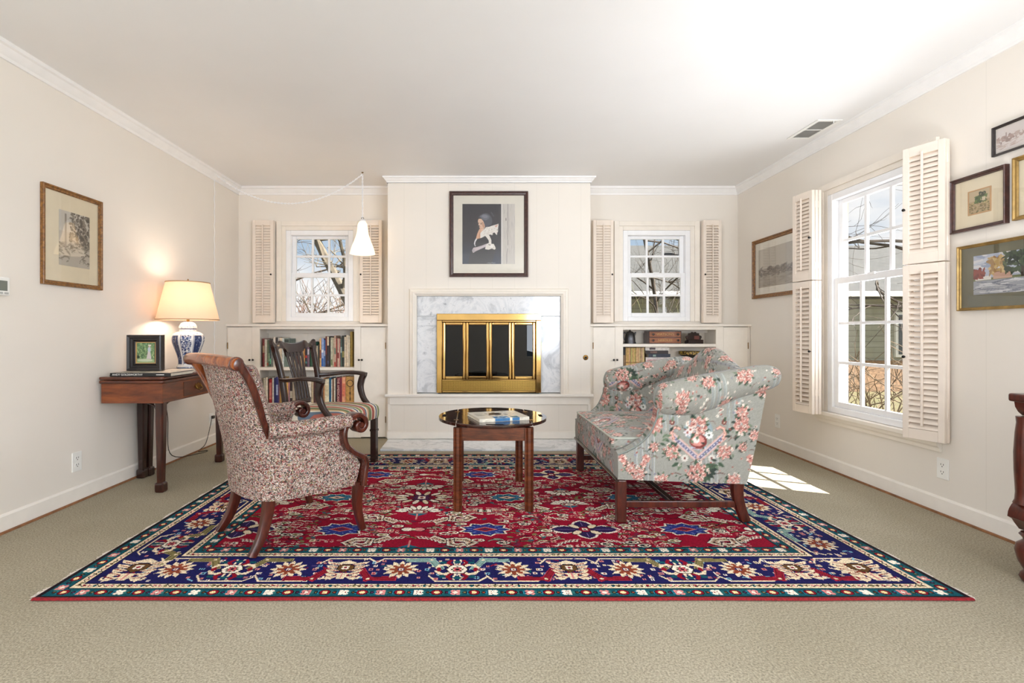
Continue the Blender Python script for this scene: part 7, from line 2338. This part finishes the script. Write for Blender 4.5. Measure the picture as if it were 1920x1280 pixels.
def p_grey(ch, w, h):
    ch.a[:] = (188, 180, 166); ch.rect(0, w, 0, h * .48, (158, 148, 134))
    blobs(ch, 120, 0, w, h * .30, h * .50, (w * .02, w * .08), (h * .008, h * .03), [(120, 112, 102), (140, 130, 118), (106, 96, 88)], 0.5)
    blobs(ch, 60, 0, w, 0, h * .3, (w * .04, w * .12), (h * .004, h * .012), [(172, 162, 148), (140, 132, 118)], 0.2); ch.ell(w * .08, h * .33, w * .03, h * .06, (92, 84, 78)); ch.blur(1)
y0 = yr(1414.5); yw = 0.70
picture('wide gilt-framed misty grey landscape on the right wall beside the far shutters', (xr(y0 - yw / 2), y0 - yw / 2, (1.85 + 1.315) / 2), TR, yw, 0.535, 0.034, gilt, 0.026, mat_white, (0.0, 0.0, 0.53, 0.345), p_grey)

def p_hill(ch, w, h):
    ch.a[:] = (176, 152, 116); ch.rect(0, w, h * .55, h, (190, 170, 136))
    blobs(ch, 120, 0, w, 0, h * .5, (w * .02, w * .07), (h * .01, h * .04), [(150, 128, 86), (128, 112, 74), (176, 158, 110), (112, 102, 66)], 0.6)
    blobs(ch, 60, w * .3, w * .85, h * .45, h * .75, (w * .03, w * .07), (h * .02, h * .06), [(78, 96, 54), (96, 116, 66), (60, 76, 46)])
    blobs(ch, 26, w * .5, w * .78, h * .72, h * .9, (w * .03, w * .07), (h * .02, h * .05), [(56, 62, 44), (70, 76, 52)]); ch.rect(w * .62, w * .78, h * .5, h * .66, (206, 190, 160))
ya, yb = yr(1788), yr(1894)
picture('dark walnut frame with a small hillside print, just right of the near shutters', (xr((ya + yb) / 2), (ya + yb) / 2, 1.671), TR, ya - yb, 0.285, 0.020, walnut, 0.028, mat_cream, (0.004, 0.0, 0.108, 0.115), p_hill, fillet=plain('tan_fillet', (190, 150, 106), 0.6))

def p_sketch(ch, w, h):
    ch.a[:] = (216, 206, 200)
    blobs(ch, 100, 0, w, h * .35, h * .62, (w * .01, w * .05), (h * .02, h * .06), [(176, 152, 142), (190, 170, 160), (156, 136, 128)], 0.4); blobs(ch, 40, 0, w, h * .1, h * .35, (w * .03, w * .1), (h * .01, h * .02), [(190, 168, 156), (200, 186, 178)], 0.3); ch.rect(w * .18, w * .2, h * .5, h * .75, (170, 150, 142))
picture('thin black-framed pale sketch, topmost on the right wall', (xr(2.33), 2.325, 1.942), TR, 0.27, 0.144, 0.012, blackf, 0.016, mat_white, (0.0, 0.0, 0.24, 0.114), p_sketch)
def p_plain(ch, w, h):
    ch.a[:] = (206, 190, 160); blobs(ch, 80, 0, w, 0, h, (w * .05, w * .2), (h * .01, h * .04), [(150, 140, 110), (180, 164, 130), (120, 120, 96)], 0.5)
picture('gold-framed picture at the right edge, only its left rail showing', (xr(2.24), 2.24, 1.681), TR, 0.24, 0.297, 0.020, gold, 0.022, mat_cream, (0.0, 0.0, 0.13, 0.17), p_plain)

def p_street(ch, w, h):
    ch.a[:] = (176, 182, 196); blobs(ch, 60, 0, w, h * .5, h, (w * .04, w * .12), (h * .02, h * .05), [(196, 200, 208), (150, 160, 182), (214, 212, 212)], 0.4)
    ch.rect(0, w, 0, h * .36, (150, 152, 158)); blobs(ch, 70, 0, w, 0, h * .33, (w * .04, w * .14), (h * .006, h * .02), [(204, 204, 206), (120, 124, 136), (176, 176, 178), (98, 104, 118)], 0.25)
    ch.rect(0, w, h * .34, h * .40, (110, 116, 76)); ch.rect(w * .22, w * .42, h * .36, h * .54, (196, 160, 140)); ch.poly([(w * .20, h * .53), (w * .44, h * .53), (w * .40, h * .62), (w * .25, h * .62)], (120, 84, 76)); ch.rect(w * .02, w * .2, h * .36, h * .46, (222, 216, 206)); ch.rect(w * .66, w, h * .38, h * .56, (206, 176, 118)); ch.poly([(w * .64, h * .55), (w, h * .55), (w, h * .68), (w * .7, h * .66)], (128, 92, 76))
    for k in range(6):
        ch.rect(w * (.69 + .05 * k), w * (.71 + .05 * k), h * .44, h * .50, (96, 84, 70))
    blobs(ch, 50, w * .17, w * .34, h * .52, h * .88, (w * .02, w * .05), (h * .02, h * .05), [(186, 156, 104), (204, 178, 128), (160, 126, 84)]); blobs(ch, 30, w * .0, w * .12, h * .42, h * .62, (w * .02, w * .04), (h * .02, h * .05), [(112, 50, 46), (140, 66, 56)])
    blobs(ch, 130, w * .34, w * .74, h * .5, h * .98, (w * .02, w * .06), (h * .02, h * .05), [(48, 62, 46), (62, 78, 54), (36, 48, 38), (84, 96, 66)]); ch.rect(w * .51, w * .54, h * .36, h * .6, (60, 50, 42))
ya = yr(1800); yw = 0.60
picture('gold-framed street scene with a moss green mat, lowest on the right wall', (xr(ya - yw / 2), ya - yw / 2, (1.455 + 1.116) / 2), TR, yw, 0.339, 0.016, gold, 0.020, mat_green, (0.0, 0.01, 0.442, 0.20), p_street)

# ------------------------------------------------------------------ thermostat, outlets, ceiling vent
yt = yl(2)
t = wall_thing('thermostat', 'white wall thermostat with a grey display at the left edge of the photo', 'thermostat', xl(yt), yt - 0.03, pz(537, yt), TL)
b = MB(); b.box(-0.06, 0.052, -0.026, -0.0005, -0.046, 0.046); b.build('housing', M['white_plastic'], t, bevel=0.006, seg=3)
b = MB(); b.box(-0.045, 0.035, -0.0275, -0.0262, -0.022, 0.028); b.build('display', plain('lcd_grey', (110, 116, 108), 0.2), t)
for k in range(3):
    b = MB(); b.box(-0.04 + 0.03 * k, -0.02 + 0.03 * k, -0.0285, -0.0262, -0.038, -0.029); b.build('button', plain('button_grey', (180, 180, 176), 0.5) if k == 0 else bpy.data.materials['button_grey'], t)
def outlet(label, x, y, z, th):
    t = wall_thing('wall_outlet', label, 'outlet', x, y, z, th, 'white wall outlets')
    b = MB(); b.box(-0.035, 0.035, -0.006, -0.0005, -0.057, 0.057); b.build('cover_plate', M['white_plastic'], t, bevel=0.003)
    for sz in (-1, 1):
        b = MB(); b.prism([(p[0], p[1] + sz * 0.02) for p in rrect(0.034, 0.028, 0.011, 5)], 'y', -0.0075, -0.006)
        s_ = b.build('socket', M['white_plastic'], t)
        b = MB(); b.box(-0.009, -0.006, -0.0079, -0.0075, sz * 0.02 - 0.001, sz * 0.02 + 0.008); b.box(0.006, 0.009, -0.0079, -0.0075, sz * 0.02 - 0.001, sz * 0.02 + 0.008); b.lathe([(0.003, -0.0075), (0.003, -0.0079)], (0, 0, sz * 0.02 - 0.008), 10, axis='y')
        b.build('slots', M['dark_plastic'], s_)
    return t
y = yl(143); outlet('white duplex outlet low on the left wall, left of the card table', xl(y), y, pz(865, y), TL)
y = yr(1769); outlet('white duplex outlet low on the right wall, below the near shutter', xr(y), y, pz(878.5, y), TR)
y = yr(1458.5); outlet('white outlet low on the right wall, between the loveseat and the far shutter', xr(y), y, pz(789, y), TR)
y = 4.42; t_ = outlet('white outlet behind the card table where the lamp cords are plugged in', xl(y), y, 0.23, TL)
b = MB(); b.box(-0.014, 0.014, -0.030, -0.008, 0.008, 0.034); b.build('plug', M['dark_plastic'], t_, bevel=0.003)
b = MB(); b.box(-0.014, 0.014, -0.030, -0.008, -0.034, -0.008); b.build('plug', M['white_plastic'], t_, bevel=0.003)

vt = thing('ceiling_vent', 'white metal air vent in the ceiling near the right wall', 'vent', (2.435, 3.52, ZC))
b = MB(); frame_boxes(b, -0.085, 0.085, -0.165, 0.165, 0, 1, 0.022, 0.022, 0.022, 0.022)
b = MB()
for x0, x1, y0_, y1_ in ((-0.085, -0.06, -0.165, 0.165), (0.06, 0.085, -0.165, 0.165), (-0.06, 0.06, -0.165, -0.140), (-0.06, 0.06, 0.140, 0.165), (-0.06, 0.06, -0.005, 0.005)):
    b.box(x0, x1, y0_, y1_, -0.007, -0.0005)
b.build('vent_frame', M['white_plastic'], vt, bevel=0.002)
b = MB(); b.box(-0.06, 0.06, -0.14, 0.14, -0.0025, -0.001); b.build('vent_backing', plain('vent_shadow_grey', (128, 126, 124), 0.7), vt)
b = MB()
for k in range(13):
    x = -0.054 + k * 0.009
    b.hexa([(x, -0.14, -0.007), (x + 0.0012, -0.14, -0.007), (x + 0.0012, 0.14, -0.007), (x, 0.14, -0.007)], [(x + 0.003, -0.14, -0.003), (x + 0.0042, -0.14, -0.003), (x + 0.0042, 0.14, -0.003), (x + 0.003, 0.14, -0.003)])
b.build('vent_slats', M['white_plastic'], vt)
b = MB(); b.tube([(0.03, -0.155, -0.007), (0.03, -0.155, -0.022)], 0.003, 8); b.build('damper_lever', M['white_plastic'], vt, smooth=60)
# ------------------------------------------------------------------ outside the windows
m, N, L, B = new_mat('winter_lawn')
v = coords(N, L)
L.new(ramp(N, L, noise(N, L, v, 1.2, 6, 0.7), [(0.3, (70, 72, 46)), (0.5, (98, 90, 62)), (0.7, (82, 87, 55))]), B.inputs['Base Color'])
B.inputs['Roughness'].default_value = 0.95
gr = MB(); gr.box(-30, 40, 5.2, 60, -0.75, -0.7); gr.box(2.95, 40, -20, 5.2, -0.75, -0.7)
structure(gr.build('ground', m), 'winter lawn outside the windows', 'ground')
# the house's own eave above the tall window
ev = MB(); ev.box(2.84, 3.32, 1.2, 5.6, 2.18, 2.21); ev.box(3.30, 3.33, 1.2, 5.6, 2.15, 2.34)
structure(ev.build('roof_eave', plain('eave_paint', (212, 202, 182), 0.6)), 'painted eave outside above the tall window', 'eave')
m, N, L, B = new_mat('grey_roof_shingles')
v = coords(N, L)
br = N.new('ShaderNodeTexBrick'); br.inputs['Scale'].default_value = 3.2; br.inputs['Mortar Size'].default_value = 0.015
br.inputs['Color1'].default_value = rgba((62, 63, 63)); br.inputs['Color2'].default_value = rgba((74, 74, 73)); br.inputs['Mortar'].default_value = rgba((46, 46, 46))
L.new(v, br.inputs['Vector']); L.new(br.outputs['Color'], B.inputs['Base Color']); B.inputs['Roughness'].default_value = 0.9
m_roof = m
def lap(name, c, pitch=0.16):
    m, N, L, B = new_mat(name)
    sp = N.new('ShaderNodeSeparateXYZ'); L.new(coords(N, L), sp.inputs[0])
    p = mth(N, L, 'FRACT', mth(N, L, 'DIVIDE', sp.outputs['Z'], val=pitch))
    L.new(ramp(N, L, p, [(0.0, tuple(x * 0.6 for x in c)), (0.12, c), (1.0, tuple(min(255, x * 1.04) for x in c))]), B.inputs['Base Color'])
    B.inputs['Roughness'].default_value = 0.8
    return m
nh = thing('neighbour_house', 'grey-roofed house seen beyond the right alcove window and the tall window', 'house', (9, 17, -0.7))
b = MB(); b.box(2.2, 17.5, 14.4, 21, -0.7, 2.15); b.build('wall', lap('grey_lap_siding', (158, 158, 146)), nh, world=True)
b = MB(); b.prism([(13.9, 2.10), (17.6, 4.10), (21.4, 2.1), (21.4, 1.98), (13.9, 1.98)], 'x', 1.9, 17.8); b.build('roof', m_roof, nh, world=True)
b = MB(); b.box(1.9, 17.8, 13.78, 13.9, 2.02, 2.16); b.build('gutter', M['vinyl'], nh, world=True)
for xx in (5.6, 9.6, 12.3, 14.2):
    b = MB(); b.box(xx, xx + 0.9, 14.34, 14.42, 0.3, 1.6); f_ = b.build('window_frame', M['vinyl'], nh, world=True)
    b = MB(); b.box(xx + 0.08, xx + 0.82, 14.32, 14.345, 0.38, 1.52); b.build('pane', plain('dark_pane', (70, 78, 84), 0.1) if xx == 5.6 else bpy.data.materials['dark_pane'], f_, world=True)
b = MB(); b.box(8.5, 17.5, 14.36, 14.40, -0.7, 0.2); b.build('brick_plinth', plain('tan_brick', (150, 122, 98), 0.85, var=0.2, scale=14), nh, world=True)
b = MB(); b.lathe([(0.14, 3.2), (0.14, 4.1), (0.2, 4.12), (0.2, 4.2), (0.12, 4.2)], (7.1, 16.6, 0), 12); b.build('roof_vent', M['black_metal'], nh, world=True)

bark = plain('grey_brown_bark', (92, 84, 72), 0.9, var=0.3, scale=8)
bark2 = plain('dark_bark', (62, 54, 47), 0.9, var=0.3, scale=8)
twig = plain('pale_twigs', (112, 97, 80), 0.9, var=0.25, scale=8)
def tree(label, trunk, r0, depth, seed, m_, spread=0.7, nchild=3, length=1.2, name='bare_tree', droop=0.0, group='bare trees outside the windows'):
    rr = random.Random(seed)
    b = MB()
    trunk = smooth_path(trunk, 16)
    b.tube(trunk, np.linspace(r0, r0 * 0.55, 16), 8)
    def grow(p, d, r, L_, dep):
        n = 5
        pts = [p]
        dd = Vector(d).normalized()
        for k in range(n):
            dd = (dd + Vector((rr.uniform(-1, 1), rr.uniform(-1, 1), rr.uniform(-1, 1) - droop)) * 0.22).normalized()
            pts.append(tuple(Vector(pts[-1]) + dd * L_ / n))
        b.tube(pts, np.linspace(r, r * 0.5, n + 1), 5 if r > 0.012 else 4, cap=False)
        if dep > 0:
            for c in range(nchild):
                k = rr.randint(2, n)
                d2 = (dd + Vector((rr.uniform(-1, 1), rr.uniform(-1, 1), rr.uniform(-0.6, 1))) * spread).normalized()
                grow(pts[k], d2, r * 0.52, L_ * rr.uniform(0.55, 0.8), dep - 1)
    for k in range(4, 16):
        d = Vector((rr.uniform(-1, 1), rr.uniform(-0.7, 0.7), rr.uniform(-0.2, 1)))
        grow(tuple(trunk[k]), d, r0 * 0.34, length * rr.uniform(0.7, 1.2), depth)
    o = b.build(name, m_)
    tag(o, label, 'tree', group)
    return o
tree('thick leaning bare tree crossing the left alcove window', [(-1.35, 9.0, -0.7), (-1.75, 9.0, 0.6), (-2.25, 9.0, 1.62), (-2.83, 9.0, 2.78), (-3.6, 9.1, 4.6)], 0.105, 3, 3, bark, nchild=3, length=1.5)
tree('bare tree with forked limbs in front of the roof in the right alcove window', [(3.95, 10.5, -0.7), (4.0, 10.5, 0.6), (3.85, 10.4, 1.9), (3.6, 10.4, 3.2)], 0.055, 3, 8, bark2, nchild=4, length=1.9, spread=0.9)
tree('bare branching tree beyond the tall window', [(7.3, 7.3, -0.7), (7.3, 7.3, 1.0), (7.2, 7.4, 2.4), (7.3, 7.3, 4.4)], 0.085, 3, 15, bark2, nchild=3, length=1.9, spread=0.8)
tree('farther bare tree at the left of the left alcove window', [(-5.6, 14, -0.7), (-5.5, 14, 1.5), (-5.4, 14, 3.2), (-5.3, 14, 5)], 0.12, 3, 21, bark2, nchild=3, length=2.2)
def shrub(label, x, y, h, seed, m_, n=26):
    rr = random.Random(seed); b = MB()
    def grow(p, d, r, L_, dep):
        pts = [p]; dd = Vector(d).normalized()
        for k in range(4):
            dd = (dd + Vector((rr.uniform(-1, 1), rr.uniform(-1, 1), rr.uniform(-0.8, 0.8))) * 0.3).normalized()
            pts.append(tuple(Vector(pts[-1]) + dd * L_ / 4))
        b.tube(pts, np.linspace(r, r * 0.5, 5), 4, cap=False)
        if dep:
            for c in range(3):
                grow(pts[rr.randint(1, 4)], dd + Vector((rr.uniform(-1, 1), rr.uniform(-1, 1), rr.uniform(-0.4, 0.8))) * 0.9, r * 0.6, L_ * 0.7, dep - 1)
    for k in range(n):
        grow((x + rr.uniform(-0.25, 0.25), y + rr.uniform(-0.2, 0.2), -0.7), (rr.uniform(-0.7, 0.7), rr.uniform(-0.5, 0.5), 1), 0.016, h * rr.uniform(0.5, 0.8), 2)
    return tag(b.build('bare_shrub', m_), label, 'shrub', 'bare shrubs outside the windows')
pink = plain('reddish_twigs', (108, 84, 72), 0.9, var=0.3, scale=6)
shrub('reddish twiggy shrub outside at the left of the left alcove window', -3.4, 10.2, 2.6, 1, pink, 34)
shrub('tangled twiggy shrub outside below the leaning trunk', -2.4, 10.6, 2.5, 2, twig, 34)
shrub('pale twiggy shrub outside at the left of the right alcove window', 3.3, 9.6, 1.9, 3, twig)
shrub('olive twiggy shrub outside at the right of the right alcove window', 4.3, 11.4, 2.1, 4, plain('olive_twigs', (124, 124, 88), 0.9, var=0.3, scale=6))
shrub('brown shrub close outside the far panes of the tall window', 5.3, 6.9, 1.3, 5, twig, 11)
shrub('grey shrub outside the near panes of the tall window', 5.6, 6.3, 1.5, 6, twig, 12)
# board fence behind the left shrubs
fe = thing('board_fence', 'weathered board fence behind the shrubs in the left alcove window', 'fence', (-5, 15.5, -0.7))
b = MB()
for k in range(40):
    b.box(-9 + k * 0.25, -9 + k * 0.25 + 0.235, 15.5, 15.53, -0.7, 1.0 + 0.02 * (k % 3))
b.build('boards', plain('weathered_boards', (140, 124, 108), 0.9, var=0.2, scale=4), fe, world=True)
b = MB(); b.box(-9, 1, 15.53, 15.58, 0.5, 0.6); b.box(-9, 1, 15.53, 15.58, -0.3, -0.2); b.build('rails', bark, fe, world=True)
